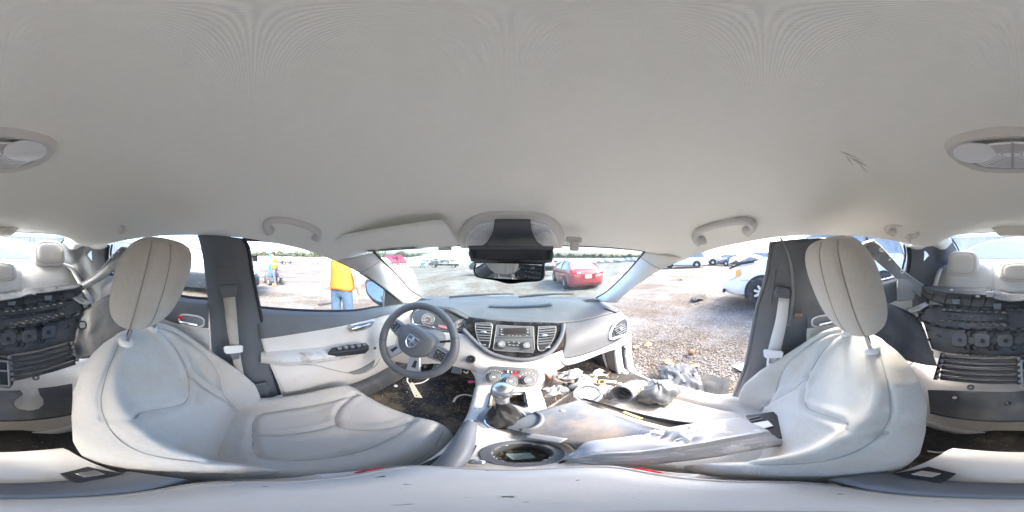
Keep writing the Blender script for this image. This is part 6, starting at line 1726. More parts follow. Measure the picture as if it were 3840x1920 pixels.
obj('connector', MB().box((.02, -.03, .0), (.03, .02, .03), R_).tf(Matrix.Translation(p)), M['black'], o, bevel=.002)
o, p, R_ = block('washer_bottle', 'brown-grey curved housing beside the chrome headlamp piece', 'car part', 2130, 1440, .66, (.07, .11, .07), (35, -20, 15), DK, .02)
obj('cap', MB().lathe([(.001, .012), (.014, .012), (.017, .008), (.018, 0)], AR(2115, 1462, .60), (-.3, -.5, .8), 18), M['grey'], o)
patch_obj('rib', [[AR(2085, 1392, .76), AR(2110, 1400, .72), AR(2130, 1412, .69)], [AR(2080, 1402, .74), AR(2104, 1414, .70), AR(2122, 1428, .67)]], DK, o, 8, 5, solid=.004)
SG = mat('grey splash plastic', (.14, .145, .15), .45, bump=.1, bscale=200, var=.15, dirt=(.36, .33, .30, .5), dscale=12, dlo=.5, dhi=.7)
sp1 = [[(2215, 1446, .66), (2260, 1456, .645), (2310, 1465, .63)], [(2225, 1462, .62), (2265, 1478, .60), (2300, 1484, .59)], [(2235, 1480, .58), (2270, 1494, .565), (2290, 1500, .56)]]
tag(patch_obj('splash_shield', [[AR(*q) for q in r] for r in sp1], SG, None, 16, 12, solid=.004), 'folded grey splash shield between the headlamp piece and the duct', 'car part')
sp1 = [[(2140, 1398, .74), (2180, 1420, .70), (2220, 1436, .68)], [(2160, 1390, .76), (2200, 1412, .73), (2235, 1428, .70)]]
tag(patch_obj('pale_bracket', [[AR(*q) for q in r] for r in sp1], M['trim'], None, 12, 4, solid=.006), 'long pale grey bracket above the chrome headlamp piece', 'car part')
block('white_clip', 'small white plastic clip lying near the intake duct', 'clip', 2288, 1432, .72, (.055, .016, .010), (10, 12, -35), M['white'], .002)
block('pale_cube', 'small pale cube of plastic beside the duct near the sill', 'plastic piece', 2324, 1442, .69, (.022, .020, .018), (10, 30, 20), M['white'], .003)
tag(obj('yellow_wire', MB().ring(AR(2258, 1432, .72), (0, -.3, 1), .016, .0022, 24, 6), mat('yellow wire', (.7, .55, .08), .5)), 'loop of yellow wire on the passenger floor', 'wire')
# shredded film over the console edge
P = []
for i in range(30):
    for_ = i / 29; a = AR(2050 + 110 * for_, 1530 - 70 * for_, .52 + .06 * for_); row = []
    for j in range(10): row.append(a + Vector((.012 * j * .6, .004 * j, -.0065 * j + .012 * math.sin(i * .9 + j) * (j / 9))))
    P.append(row)
film = bpy.data.materials.new('shredded film'); film.use_nodes = True; b_ = film.node_tree.nodes['Principled BSDF']; b_.inputs['Base Color'].default_value = (.70, .68, .66, 1); b_.inputs['Roughness'].default_value = .2; b_.inputs['Alpha'].default_value = .6
tag(obj('shredded_film', MB().grid(P), film, None, ang=30), 'crinkled clear plastic film along the passenger side of the console', 'film')
# driver floor: mat, litter
fm = MB(); Pm = []
for i in range(26):
    row = []
    for j in range(26):
        u, v = i / 25, j / 25; x = -.60 + .46 * u; y = .30 + .62 * v; z = .300 + .006 * math.sin(7 * u + 5 * v) + .02 * max(0, v - .8) * 4 + .004 * (u < .03 or u > .97 or v < .03)
        row.append((x, y, z))
    Pm.append(row)
mt = obj('floor_mat', fm.grid(Pm), mat('rubber mat', (.022, .020, .019), .6, bump=.5, bscale=180, var=.3, vscale=20, dirt=(.17, .13, .085, .8), dscale=7, dlo=.5, dhi=.68, speck=(.42, .36, .26, .67, 170)), None, solid=.006); tag(mt, 'black rubber floor mat covered in straw and grit under the steering wheel', 'floor mat')
ST_ = mat('straw', (.26, .20, .12), .8, var=.3, vscale=60); mb = MB(); rg2 = random.Random(5)
for k in range(300):
    x = rg2.uniform(-.56, -.15); y = rg2.uniform(.32, .92); a = rg2.uniform(0, PI); l = rg2.uniform(.004, .018)
    if rg2.random() < .5: x, y = rg2.gauss(-.20, .05), rg2.gauss(.72, .10)
    d = Vector((math.cos(a), math.sin(a), rg2.uniform(-.2, .2))) * l
    mb.tube([Vector((x, y, .312)) - d, Vector((x, y, .312)) + d], rg2.uniform(.0006, .0018), 4)
lt = obj('floor_litter', mb, ST_, None, kind='stuff'); lt['label'] = 'dry straw and grit scattered over the driver floor'; lt['category'] = 'litter'
mb = MB()
for k in range(260):
    x = rg2.uniform(.18, .62); y = rg2.uniform(.55, 1.05); a = rg2.uniform(0, PI); l = rg2.uniform(.004, .014); d = Vector((math.cos(a), math.sin(a), rg2.uniform(-.2, .2))) * l
    mb.tube([Vector((x, y, .298)) - d, Vector((x, y, .298)) + d], rg2.uniform(.0008, .002), 4)
lt = obj('floor_litter', mb, ST_, None, kind='stuff'); lt['label'] = 'dry straw and crumbs scattered over the passenger floor'; lt['category'] = 'litter'
p = AZ(1767, 1432, .33); tag(obj('pink_wrapper', MB().box((0, 0, 0), (.035, .020, .012), Matrix.Rotation(rad(25), 4, 'Z')).tf(Matrix.Translation(p)), mat('pink foil', (.80, .12, .45), .3), None, bevel=.003), 'small pink wrapper on the driver floor beside the console', 'wrapper')
for q, lb in (([(1700, 1508), (1712, 1490), (1740, 1480), (1782, 1486)], 'torn pale paper strip on the floor mat beside the console'), ([(1738, 1392), (1750, 1400), (1755, 1392)], 'scrap of pale paper near the brake pedal')):
    tag(obj('paper_scrap', MB().tube(cr([AZ(a, b, .325) for a, b in q], 16), .006, 5, flat=.25), M['white'], None), lb, 'paper')
p = AZ(1484, 1448, .315); tag(obj('white_bottle_top', MB().lathe([(.001, .006), (.010, .006), (.012, .003), (.012, 0)], p, (0, 0, 1), 16), M['white']), 'small round white plastic token on the edge of the floor mat', 'bottle top')  # white bottle top lying on the mat edge

# crumpled film and paper in the passenger footwell
CR_ = mat('crumpled pale film', (.30, .295, .29), .35, var=.1, vscale=30)
for k, (a, b, r_, w, h, lb) in enumerate(((2140, 1412, .68, .10, .07, 'crumpled pale film above the dark module by the console'), (2185, 1440, .64, .11, .06, 'crumpled pale film behind the chrome headlamp piece'), (2262, 1470, .60, .09, .06, 'crumpled pale sheet between splash shield and duct'), (2085, 1470, .60, .08, .07, 'crumpled pale film beside the console edge'), (2230, 1412, .74, .10, .05, 'crumpled pale sheet on the carpet near the kick panel'))):
    c = AR(a, b, r_); P = []
    for i in range(18):
        row = []
        for j in range(14):
            u, v = i / 17 - .5, j / 13 - .5
            n1 = .012 * math.sin(6 * u + 3 * k) * math.cos(5 * v + k) + .007 * abs(math.sin(9 * u - 7 * v + k)) + .004 * abs(math.sin(15 * v + 8 * u))
            row.append(c + Vector((u * w + .01 * math.sin(9 * v + k), v * h + .01 * math.sin(8 * u), n1 + .02 - .05 * (u * u + v * v))))
        P.append(row)
    tag(obj('crumpled_film', MB().grid(P), CR_, None, solid=.001, ang=20), lb, 'film')
# ================================================================ the yard outside
def sst(x, a, b):
    t = min(1, max(0, (x - a) / (b - a))); return t * t * (3 - 2 * t)
def gh(x, y):
    q = .6 * y - .5 * x; s = max(0, -.42 * x + .91 * y)
    s = s if s < 50 else 50 + 12 * (1 - math.exp(-(s - 50) / 12))
    return -.20 * sst(q, -.6, 1.6) - .04 * s
random.seed(3)
rs = [0.3 + .12 * i for i in range(75)] + [9.4 * 1.045 ** i for i in range(1, 95)] + [900, 2000]
na = 200; P = []
from mathutils import noise as _nz
for r in rs:
    row = []
    for k in range(na):
        a = 2 * PI * k / na; x, y = r * math.sin(a), r * math.cos(a)
        z = gh(x, y)
        if r < 60:
            z += .030 * _nz.noise(Vector((x * .9, y * .9, 0))) * min(1, r / 3) + (.012 * _nz.noise(Vector((x * 4, y * 4, 3))) if r < 14 else 0)
            # tyre ruts
            for ox, ang in ((3.2, -10), (4.6, -10), (-3.6, 14), (-2.2, 80)):
                ca, sa = math.cos(rad(ang)), math.sin(rad(ang)); d = abs(x * ca + y * sa - ox)
                if d < .4: z -= .022 * math.exp(-(d / .13) ** 2) * (1 + .6 * math.sin(24 * (-x * sa + y * ca)))
        row.append((x, y, z))
    P.append(row)
mb = MB().grid(P, cv=True, flip=True)
def gravel_mat():
    m = bpy.data.materials.new('gravel yard'); m.use_nodes = True; nt = m.node_tree; b = nt.nodes['Principled BSDF']; L = nt.links.new
    geo = _n(nt, 'ShaderNodeNewGeometry')
    def noise(scale, det=6, rough=.6, stretch=None):
        n = _n(nt, 'ShaderNodeTexNoise'); n.inputs['Scale'].default_value = scale; n.inputs['Detail'].default_value = det; n.inputs['Roughness'].default_value = rough
        if stretch:
            mp = _n(nt, 'ShaderNodeMapping'); mp.inputs['Scale'].default_value = stretch; L(geo.outputs['Position'], mp.inputs[0]); L(mp.outputs[0], n.inputs['Vector'])
        else: L(geo.outputs['Position'], n.inputs['Vector'])
        return n.outputs['Fac']
    def ramp(f, stops):
        r = _n(nt, 'ShaderNodeValToRGB'); e = r.color_ramp.elements
        e[0].position, e[0].color = stops[0][0], (*stops[0][1], 1); e[1].position, e[1].color = stops[-1][0], (*stops[-1][1], 1)
        for p, c in stops[1:-1]: k = e.new(p); k.color = (*c, 1)
        L(f, r.inputs[0]); return r.outputs[0]
    def mixc(f, a, c):
        x = _n(nt, 'ShaderNodeMix', data_type='RGBA'); L(f, x.inputs[0]); L(a, x.inputs[6]); L(c, x.inputs[7]); return x.outputs[2]
    vo = _n(nt, 'ShaderNodeTexVoronoi'); vo.inputs['Scale'].default_value = 48; L(geo.outputs['Position'], vo.inputs['Vector'])
    stones = ramp(vo.outputs['Color'], [(0, (0.062, 0.055, 0.051)), (.35, (0.123, 0.118, 0.112)), (.7, (0.186, 0.186, 0.182)), (1, (0.271, 0.284, 0.287))])
    mud = ramp(noise(7, 8, .65), [(.3, (0.058, 0.044, 0.033)), (.55, (0.102, 0.083, 0.064)), (.75, (0.144, 0.125, 0.104))])
    pale = ramp(noise(3, 6), [(.3, (0.123, 0.114, 0.102)), (.7, (0.191, 0.186, 0.175))])
    f1 = noise(.55, 9, .68, (1, .55, 1))
    fm = _n(nt, 'ShaderNodeMapRange'); fm.inputs[1].default_value = .44; fm.inputs[2].default_value = .58; L(f1, fm.inputs[0])
    f2 = _n(nt, 'ShaderNodeMapRange'); f2.inputs[1].default_value = .45; f2.inputs[2].default_value = .6; L(noise(1.7, 9, .7), f2.inputs[0])
    a = mixc(f2.outputs[0], stones, pale)
    c = mixc(fm.outputs[0], mud, a)
    st = _n(nt, 'ShaderNodeMapRange'); st.inputs[1].default_value = .55; st.inputs[2].default_value = .62; L(noise(30, 3), st.inputs[0])
    c = mixc(st.outputs[0], c, stones)
    L(c, b.inputs['Base Color']); b.inputs['Roughness'].default_value = .95; b.inputs['Specular IOR Level'].default_value = .2
    bp = _n(nt, 'ShaderNodeBump'); bp.inputs['Strength'].default_value = .8; bp.inputs['Distance'].default_value = .018
    L(vo.outputs['Distance'], bp.inputs['Height']); L(bp.outputs[0], b.inputs['Normal'])
    return m
g = obj('ground', mb, gravel_mat(), None, ang=180); g['kind'] = 'structure'

# loose stones near the open doorway
def stone_field(n, rng, sizes, seed):
    rg = np.random.RandomState(seed); V = []; F = []
    base = np.array([(1, 0, 0), (-1, 0, 0), (0, 1, 0), (0, -1, 0), (0, 0, 1), (0, 0, -1)], float)
    fs = [(0, 2, 4), (2, 1, 4), (1, 3, 4), (3, 0, 4), (2, 0, 5), (1, 2, 5), (3, 1, 5), (0, 3, 5)]
    for i in range(n):
        a = rad(rg.uniform(*rng[0])); r = rng[1] * (rng[2] / rng[1]) ** rg.rand()
        x, y = r * math.sin(a), r * math.cos(a); s = rg.uniform(*sizes)
        m = base * (s * rg.uniform(.6, 1.3, (6, 3))) * np.array([1, 1, .6])
        t = rg.rand() * 6.28; c, s_ = math.cos(t), math.sin(t)
        m = m @ np.array([[c, -s_, 0], [s_, c, 0], [0, 0, 1]]) + np.array([x, y, gh(x, y) + s * .15])
        k = len(V); V += [tuple(p) for p in m]; F += [tuple(q + k for q in f) for f in fs]
    mb = MB(); mb.v = V; mb.f = F; return mb
def stone_mat():
    m = mat('stones', (.22, .20, .182), .9, var=.45, vscale=30, dirt=(.15, .115, .08, .8), dscale=2, dlo=.5, dhi=.6); return m
SM = stone_mat()
sf = obj('gravel', stone_field(12000, ((30, 100), .85, 9), (.005, .015), 1), SM, None, smooth=False, kind='stuff'); sf['label'] = 'loose pale gravel stones strewn over the yard'; sf['category'] = 'gravel'
mb = stone_field(5000, ((-100, -30), 1.3, 12), (.008, .02), 2); mb2 = stone_field(3500, ((-40, 40), 2.6, 16), (.010, .025), 5); mb.add(mb2.v, mb2.f)
sf = obj('gravel', mb, SM, None, smooth=False, kind='stuff'); sf['label'] = 'loose gravel stones ahead of and left of the car'; sf['category'] = 'gravel'

# ---------------------------------------------------------------- vehicles
M['tyre'] = mat('tyre', (.035, .034, .033), .8, var=.2, vscale=20, dirt=(.22, .18, .14, .5), dscale=9, dlo=.5, dhi=.7)
M['rim'] = mat('alloy', (.62, .63, .64), .35, metal=.6)
M['cglass'] = mat('tinted car glass', (.22, .24, .25), .08, spec=.9, var=.3, vscale=3)
M['dark'] = mat('dark underbody', (.02, .02, .022), .7)
M['tail'] = mat('tail lamp', (.50, .02, .03), .2)
M['headl'] = mat('head lamp', (.72, .74, .76), .12, spec=.9)
M['amber'] = mat('amber lamp', (.85, .30, .03), .25)
M['plate'] = mat('plate white', (.80, .82, .84), .5)
def paint(name, c, metal=.1, rough=.28): 
    return mat(name, c, rough, metal=metal, coat=.6, var=.03, vscale=2, dirt=(c[0] * .8 + .03, c[1] * .78 + .03, c[2] * .75 + .03, .4), dscale=4, dlo=.5, dhi=.75)

def wheel_parts(par, x, y, R, w, side, spokes=5, detail=True):
    c = Vector((x, y, R)); ax = Vector((side, 0, 0))
    wh = obj('wheel', MB().lathe([(R * .60, w * .02), (R * .66, w * .10), (R * .90, w * .08), (R * .985, -w * .02), (R, -w * .25), (R, -w * .75), (R * .95, -w), (R * .5, -w)], c, ax, 28), M['tyre'], par)
    if detail:
        obj('rim', MB().ring(c + ax * w * .04, ax, R * .60, R * .045, 28, 6).lathe([(R * .05, -w * .10), (R * .58, -w * .16)], c, ax, 24), M['dark'], wh)
        sp = MB()
        for k in range(spokes):
            a = 2 * PI * k / spokes + .3; d = Vector((0, math.cos(a), math.sin(a))); t = Vector((0, -math.sin(a), math.cos(a)))
            A = [c + ax * w * .05 + d * R * .12 + t * R * .09, c + ax * w * .07 + d * R * .60 + t * R * .06, c + ax * w * .07 + d * R * .60 - t * R * .06, c + ax * w * .05 + d * R * .12 - t * R * .09]
            sp.slab(A, -ax, w * .08)
        sp.disc(c + ax * w * .0, ax, R * .17, w * .08, 14).ring(c + ax * w * .05, ax, R * .60, R * .03, 28, 6)
        obj('spokes', sp, M['rim'], wh, smooth=False)
    else:
        obj('hubcap', MB().disc(c + ax * w * .02, ax, R * .60, w * .04, 16), M['rim'], wh)
    return wh

def vehicle(name, label, cat, pm, body, gh_, wy, R, W, loc, head, group=None, detail=True, rear=True, front=True, zlift=0, extra=None, spokes=5):
    """local frame: +y nose, origin on the ground under the middle"""
    t = thing(name, label, cat, (0, 0, 0), group, local=True)
    n = 36
    ys = np.linspace(body[0][0], body[-1][0], n)
    col = lambda k: np.interp(ys, [b[0] for b in body], [b[k] for b in body])
    zb, zs, hwv = col(1), col(2), col(3)
    P = []
    for y, b, s, h in zip(ys, zb, zs, hwv):
        m = b + (s - b) * .55
        half = [(0, b), (h * .80, b), (h * .95, b + .06), (h * .985, b + (m - b) * .5), (h, m), (h * .985, s - (s - m) * .45), (h * .95, s - .035), (h * .87, s - .005), (h * .45, s + .012), (0, s + .016)]
        ring = [Vector((a, y, z)) for a, z in half] + [Vector((-a, y, z)) for a, z in half[-2:0:-1]]
        P.append(ring)
    mb = MB().grid(P, cv=True); m_ = len(P[0])
    mb.f.append(tuple(range(m_))); mb.f.append(tuple(reversed(range(len(mb.v) - m_, len(mb.v)))))
    obj('body', mb, pm, t, ang=50)
    if gh_:
        k = 26; yy = np.linspace(gh_[0][0], gh_[-1][0], k); c2 = lambda i: np.interp(yy, [b[0] for b in gh_], [b[i] for b in gh_])
        zlo, zhi, hl, ht = c2(1), c2(2), c2(3), c2(4)
        G = []
        for y, a, b, h0, h1 in zip(yy, zlo, zhi, hl, ht):
            b = max(b, a + .01); hh = h0 + (h1 - h0)
            half = [(h0, a - .03), (h0 + (h1 - h0) * .45, a + (b - a) * .45), (h1, b - (b - a) * .10), (h1 * .90, b - .012), (h1 * .5, b + .004), (0, b + .008)]
            G.append([Vector((q, y, z)) for q, z in half] + [Vector((-q, y, z)) for q, z in half[-2::-1]])
        mb = MB().grid(G); mb.f.append(tuple(range(len(G[0])))); mb.f.append(tuple(reversed(range(len(mb.v) - len(G[0]), len(mb.v)))))
        obj('windows', mb, M['cglass'], t, ang=40)
        # roof skin and pillars
        rf = [r[2:9] for r, z in zip(G, zhi) if z > max(zhi) - .11]
        obj('roof', MB().grid([[p + Vector((p.x * .004, 0, .006)) for p in r] for r in rf]), pm, t, solid=.012)
        i0 = [i for i, z in enumerate(zhi) if z > max(zhi) - .11]
        for s_ in (1, -1):
            idx = [i0[0], i0[-1]] + ([int(i0[0] + (i0[-1] - i0[0]) * .52)] if detail else [])
            e_r, e_f = gh_[0], gh_[-1]
            sd = (lambda p: Vector((p.x * s_, p.y, p.z)))
            top_r, top_f = sd(G[i0[0]][2]), sd(G[i0[-1]][2])
            obj('pillar', MB().tube([top_f, top_f.lerp(sd(G[-1][0]), .5) + Vector((s_ * .01, 0, .02)), sd(G[-1][0])], .030, 6), pm, t)
            obj('pillar', MB().tube([top_r, top_r.lerp(sd(G[0][0]), .5) + Vector((s_ * .01, 0, .02)), sd(G[0][0])], .045, 6), pm, t)
            if detail:
                g3 = G[idx[2]]
                obj('pillar', MB().tube([sd(g3[2]) + Vector((s_ * .004, 0, 0)), sd(g3[1]) + Vector((s_ * .004, 0, 0)), sd(g3[0]) + Vector((s_ * .004, 0, 0))], .028, 6), M['dark'], t)
    for y in wy:
        h = float(np.interp(y, [b[0] for b in body], [b[3] for b in body]))
        for s_ in (1, -1):
            zl = float(np.interp(y, [b[0] for b in body], [b[1] for b in body]))
            Ra = R * 1.14; a0 = math.asin(max(-1, min(1, (zl - R) / Ra)))
            arc = [(Ra * math.cos(a), R + Ra * math.sin(a)) for a in np.linspace(a0, PI - a0, 22)]
            A = [Vector((s_ * (h - .05), y + a, z)) for a, z in arc]
            obj('wheel_arch', MB().slab(A, (s_, 0, 0), .056), M['dark'], t, smooth=False)
            wheel_parts(t, s_ * (h + .012), y, R, .20, s_, spokes, detail)
    if detail:
        yl, yf = body[0][0], body[-1][0]
        h1 = body[1][3]
        for s_ in (1, -1):
            if rear:
                z = body[1][2] - .16
                obj('tail_lamp', MB().slab([Vector((s_ * h1 * a, yl + b, z + c)) for a, b, c in ((.42, -.005, .0), (1.0, .10, .02), (1.005, .10, .13), (.42, -.005, .09))], (0, -s_, 0), .03 * s_), M['tail'], t, bevel=.006)
            if front:
                hz_, hf = body[-2][2] - .10, body[-2][3]
                obj('head_lamp', MB().slab([Vector((s_ * hf * a, yf + b, hz_ + c)) for a, b, c in ((.50, .0, -.08), (1.0, -.22, -.05), (1.0, -.24, .06), (.55, -.02, .03))], (0, s_, 0), .03 * s_), M['headl'], t, bevel=.006)
            if gh_:
                yb = gh_[-1][0] - .22; zm = float(np.interp(yb, [b[0] for b in body], [b[2] for b in body]))
                obj('door_mirror', MB().sell((s_ * (W / 2 + .09), yb, zm + .06), .10, .06, .07, 2.5, 12, 8), pm, t)
            # door shut lines and handles
            for yd in (gh_[-1][0] - .35, (gh_[0][0] + gh_[-1][0]) / 2 + .05, gh_[0][0] + .55) if gh_ else ():
                hh = float(np.interp(yd, [b[0] for b in body], [b[3] for b in body])); z0 = float(np.interp(yd, [b[0] for b in body], [b[1] for b in body])); z1 = float(np.interp(yd, [b[0] for b in body], [b[2] for b in body]))
                obj('door_gap', MB().tube([(s_ * hh * .985, yd, z0 + .1), (s_ * (hh + .001), yd, z0 + (z1 - z0) * .55), (s_ * hh * .955, yd, z1 - .03)], .006, 5), M['dark'], t)
                obj('door_handle', MB().box((s_ * (hh + .004), yd + .14, z0 + (z1 - z0) * .72), (.03, .16, .028)), pm, t, bevel=.006)
    if extra: extra(t)
    t.location = (loc[0], loc[1], gh(loc[0], loc[1]) - .01 + zlift); t.rotation_euler = (0, 0, -rad(head))
    return t

SEDAN = [(-2.31, .42, .80, .66), (-2.27, .30, .98, .80), (-2.05, .22, 1.06, .86), (-1.5, .19, 1.05, .885), (-.6, .17, .99, .89), (.6, .17, .96, .89), (1.2, .18, .94, .885), (1.7, .20, .86, .87), (2.1, .24, .76, .80), (2.30, .34, .60, .62)]
SEDAN_G = [(-2.0, 1.05, 1.06, .74, .70), (-1.35, 1.02, 1.36, .80, .60), (-.7, 1.0, 1.43, .82, .60), (.1, .98, 1.435, .82, .60), (.45, .97, 1.38, .82, .61), (1.25, .95, .965, .80, .76)]
SUV = [(-2.35, .50, 1.0, .78), (-2.30, .32, 1.12, .90), (-2.0, .26, 1.14, .94), (0, .24, 1.10, .95), (1.1, .25, 1.08, .95), (1.6, .26, 1.04, .93), (2.1, .30, .96, .86), (2.33, .42, .78, .70)]
SUV_G = [(-2.28, 1.10, 1.12, .82, .78), (-2.05, 1.12, 1.66, .86, .68), (-1.2, 1.11, 1.74, .87, .69), (0, 1.09, 1.75, .87, .69), (.35, 1.08, 1.68, .87, .69), (1.15, 1.06, 1.075, .85, .82)]
VAN = [(-2.58, .50, 1.10, .80), (-2.54, .30, 1.22, .92), (-2.2, .24, 1.26, .97), (0, .22, 1.17, .98), (1.2, .22, 1.08, .98), (1.7, .22, 1.00, .965), (2.15, .22, .90, .92), (2.42, .26, .74, .82), (2.55, .32, .60, .66)]
VAN_G = [(-2.54, 1.22, 1.24, .88, .84), (-2.40, 1.24, 1.70, .90, .76), (-1.6, 1.23, 1.78, .91, .78), (0, 1.16, 1.79, .91, .78), (.5, 1.12, 1.72, .91, .77), (1.55, 1.02, 1.03, .90, .84)]
PICK = [(-2.85, .60, 1.05, .90), (-2.82, .55, 1.14, .94), (-.6, .50, 1.14, .96), (.8, .45, 1.12, .96), (1.5, .45, 1.10, .95), (2.3, .45, 1.02, .90), (2.8, .55, .92, .80)]
PICK_G = [(-.85, 1.12, 1.14, .86, .78), (-.75, 1.12, 1.76, .87, .70), (0, 1.11, 1.82, .87, .71), (.5, 1.10, 1.78, .87, .71), (1.2, 1.09, 1.10, .85, .82)]
WHITE = mat('white paint', (.72, .71, .69), .4, var=.02, vscale=2)

# red sedan ahead on the right
def red_extra(t):
    z = .80
    obj('number_plate', MB().box((0, -2.325, .74), (.31, .012, .16)), M['plate'], t, bevel=.004)
    obj('plate_emblem', MB().disc((-.08, -2.333, .745), (0, -1, 0), .045, .003, 16), mat('plate blue', (.05, .30, .48), .5), t)
    obj('plate_lettering', MB().add(*text_mb('J4K', .07, (.05, -2.334, .745), (1, 0, 0), (0, 0, 1), .001)), mat('plate ink', (.10, .18, .35), .5), t)
    obj('trunk_recess', MB().slab([Vector((a, -2.318, c)) for a, c in ((-.42, .62), (.42, .62), (.30, .86), (-.30, .86))], (0, -1, 0), .006), t_red_shade, t, bevel=.003)  # flat panel, recess shade put into its darker red
    obj('bumper_insert', MB().slab([Vector((a, -2.33 + .16 * abs(a) ** 2, c)) for a, c in ((-.66, .34), (.66, .34), (.60, .46), (-.60, .46))], (0, -1, 0), .02), M['dark'], t, bevel=.006)
    obj('trunk_lip', MB().tube([(-.70, -2.20, 1.045), (-.4, -2.29, 1.06), (0, -2.31, 1.065), (.4, -2.29, 1.06), (.70, -2.20, 1.045)], .018, 8), t_red, t)
    obj('badge', MB().ring((0, -2.325, .965), (0, -1, 0), .045, .008, 20, 6), M['chrome'], t)
    obj('antenna', MB().tube([(0, -.9, 1.43), (0, -1.0, 1.49)], [.02, .008], 6), t_red, t)
    for s in (-1, 1):
        obj('reverse_lamp', MB().box((s * .47, -2.325, .90), (.16, .012, .06)), M['headl'], t, bevel=.004)
t_red = paint('red paint', (.30, .04, .05), .15, .25); t_red_shade = paint('red paint shaded', (.20, .016, .022), .15, .3)
vehicle('red_sedan', 'red sedan parked with its rear towards us beyond the windshield', 'car', t_red, SEDAN, SEDAN_G, (-1.32, 1.36), .32, 1.78, (3.72, 8.85), 5, front=False, extra=red_extra)

# white minivan beside the open doorway
def van_extra(t):
    for s in (-1, 1):
        obj('head_lamp', MB().slab([Vector((s * a, b, c)) for a, b, c in ((.62, 2.50, .62), (.88, 2.30, .60), (.945, 2.08, .70), (.93, 2.06, .86), (.80, 2.28, .80), (.66, 2.42, .74))], (s * .5, .8, 0), .03), M['headl'], t, bevel=.008)
        obj('turn_lamp', MB().slab([Vector((s * a, b, c)) for a, b, c in ((.952, 2.16, .70), (.972, 2.05, .71), (.962, 2.04, .86), (.945, 2.13, .84))], (s, 0, 0), .02), M['amber'], t, bevel=.004)
        obj('fog_slot', MB().box((s * .83, 2.44, .34), (.10, .05, .08)), M['dark'], t, bevel=.01)
        obj('tail_lamp', MB().slab([Vector((s * a, b, c)) for a, b, c in ((.80, -2.60, .95), (.94, -2.50, .95), (.90, -2.48, 1.42), (.78, -2.56, 1.42))], (0, -s, 0), .02 * s), M['tail'], t, bevel=.006)
        obj('fender_gap', MB().tube([(s * .955, 2.05, .60), (s * .965, 1.90, .62), (s * .985, 1.75, .60)], .005, 5), M['grey'], t)
    # buckled bonnet standing open above a dark gap
    hd = patch([[(-.86, 1.62, 1.09), (0, 1.66, 1.13), (.86, 1.62, 1.09)], [(-.84, 2.0, 1.12), (0, 2.05, 1.20), (.84, 2.0, 1.12)], [(-.72, 2.36, .96), (0, 2.44, 1.08), (.72, 2.36, .96)]], 16, 16)
    obj('bonnet', MB().grid(hd), WHITE, t, solid=.02)
    obj('bonnet_gap', MB().tube([(-.89, 1.75, 1.02), (-.86, 2.05, .965), (-.74, 2.33, .85)], .022, 8), M['dark'], t)
    obj('bonnet_gap', MB().tube([(.89, 1.75, 1.02), (.86, 2.05, .965), (.74, 2.33, .85)], .022, 8), M['dark'], t)
vehicle('white_minivan', 'white minivan with buckled bonnet parked beside the open passenger doorway', 'van', WHITE, VAN, VAN_G, (-1.52, 1.56), .345, 1.96, (4.40, -1.55), 1, rear=False, front=False, extra=van_extra, spokes=9, zlift=.07)

# dark SUV left of the car
vehicle('dark_suv', 'dark blue-black SUV beyond the driver side pillar', 'car', paint('midnight paint', (.018, .026, .038), .3, .22), SUV, SUV_G, (-1.4, 1.42), .36, 1.9, (-6.4, -2.05), 2)
# cars on the right
vehicle('white_suv', 'white SUV seen from its side across the gravel right of the pillar', 'car', WHITE, SUV, SUV_G, (-1.4, 1.42), .36, 1.9, (15.6, 8.4), -26)
def pk_extra(t):
    obj('bed_cavity', MB().box((0, -1.85, 1.09), (1.5, 1.75, .12)), M['dark'], t)
vehicle('white_pickup', 'white pickup truck parked behind the white SUV', 'pickup', WHITE, PICK, PICK_G, (-1.75, 1.75), .40, 1.92, (19.6, 8.3), -24, extra=pk_extra)
vehicle('grey_sedan', 'grey sedan parked facing left beyond the white minivan', 'car', paint('slate paint', (.12, .14, .17), .4, .25), SEDAN, SEDAN_G, (-1.32, 1.36), .33, 1.78, (19.9, 3.3), -11)

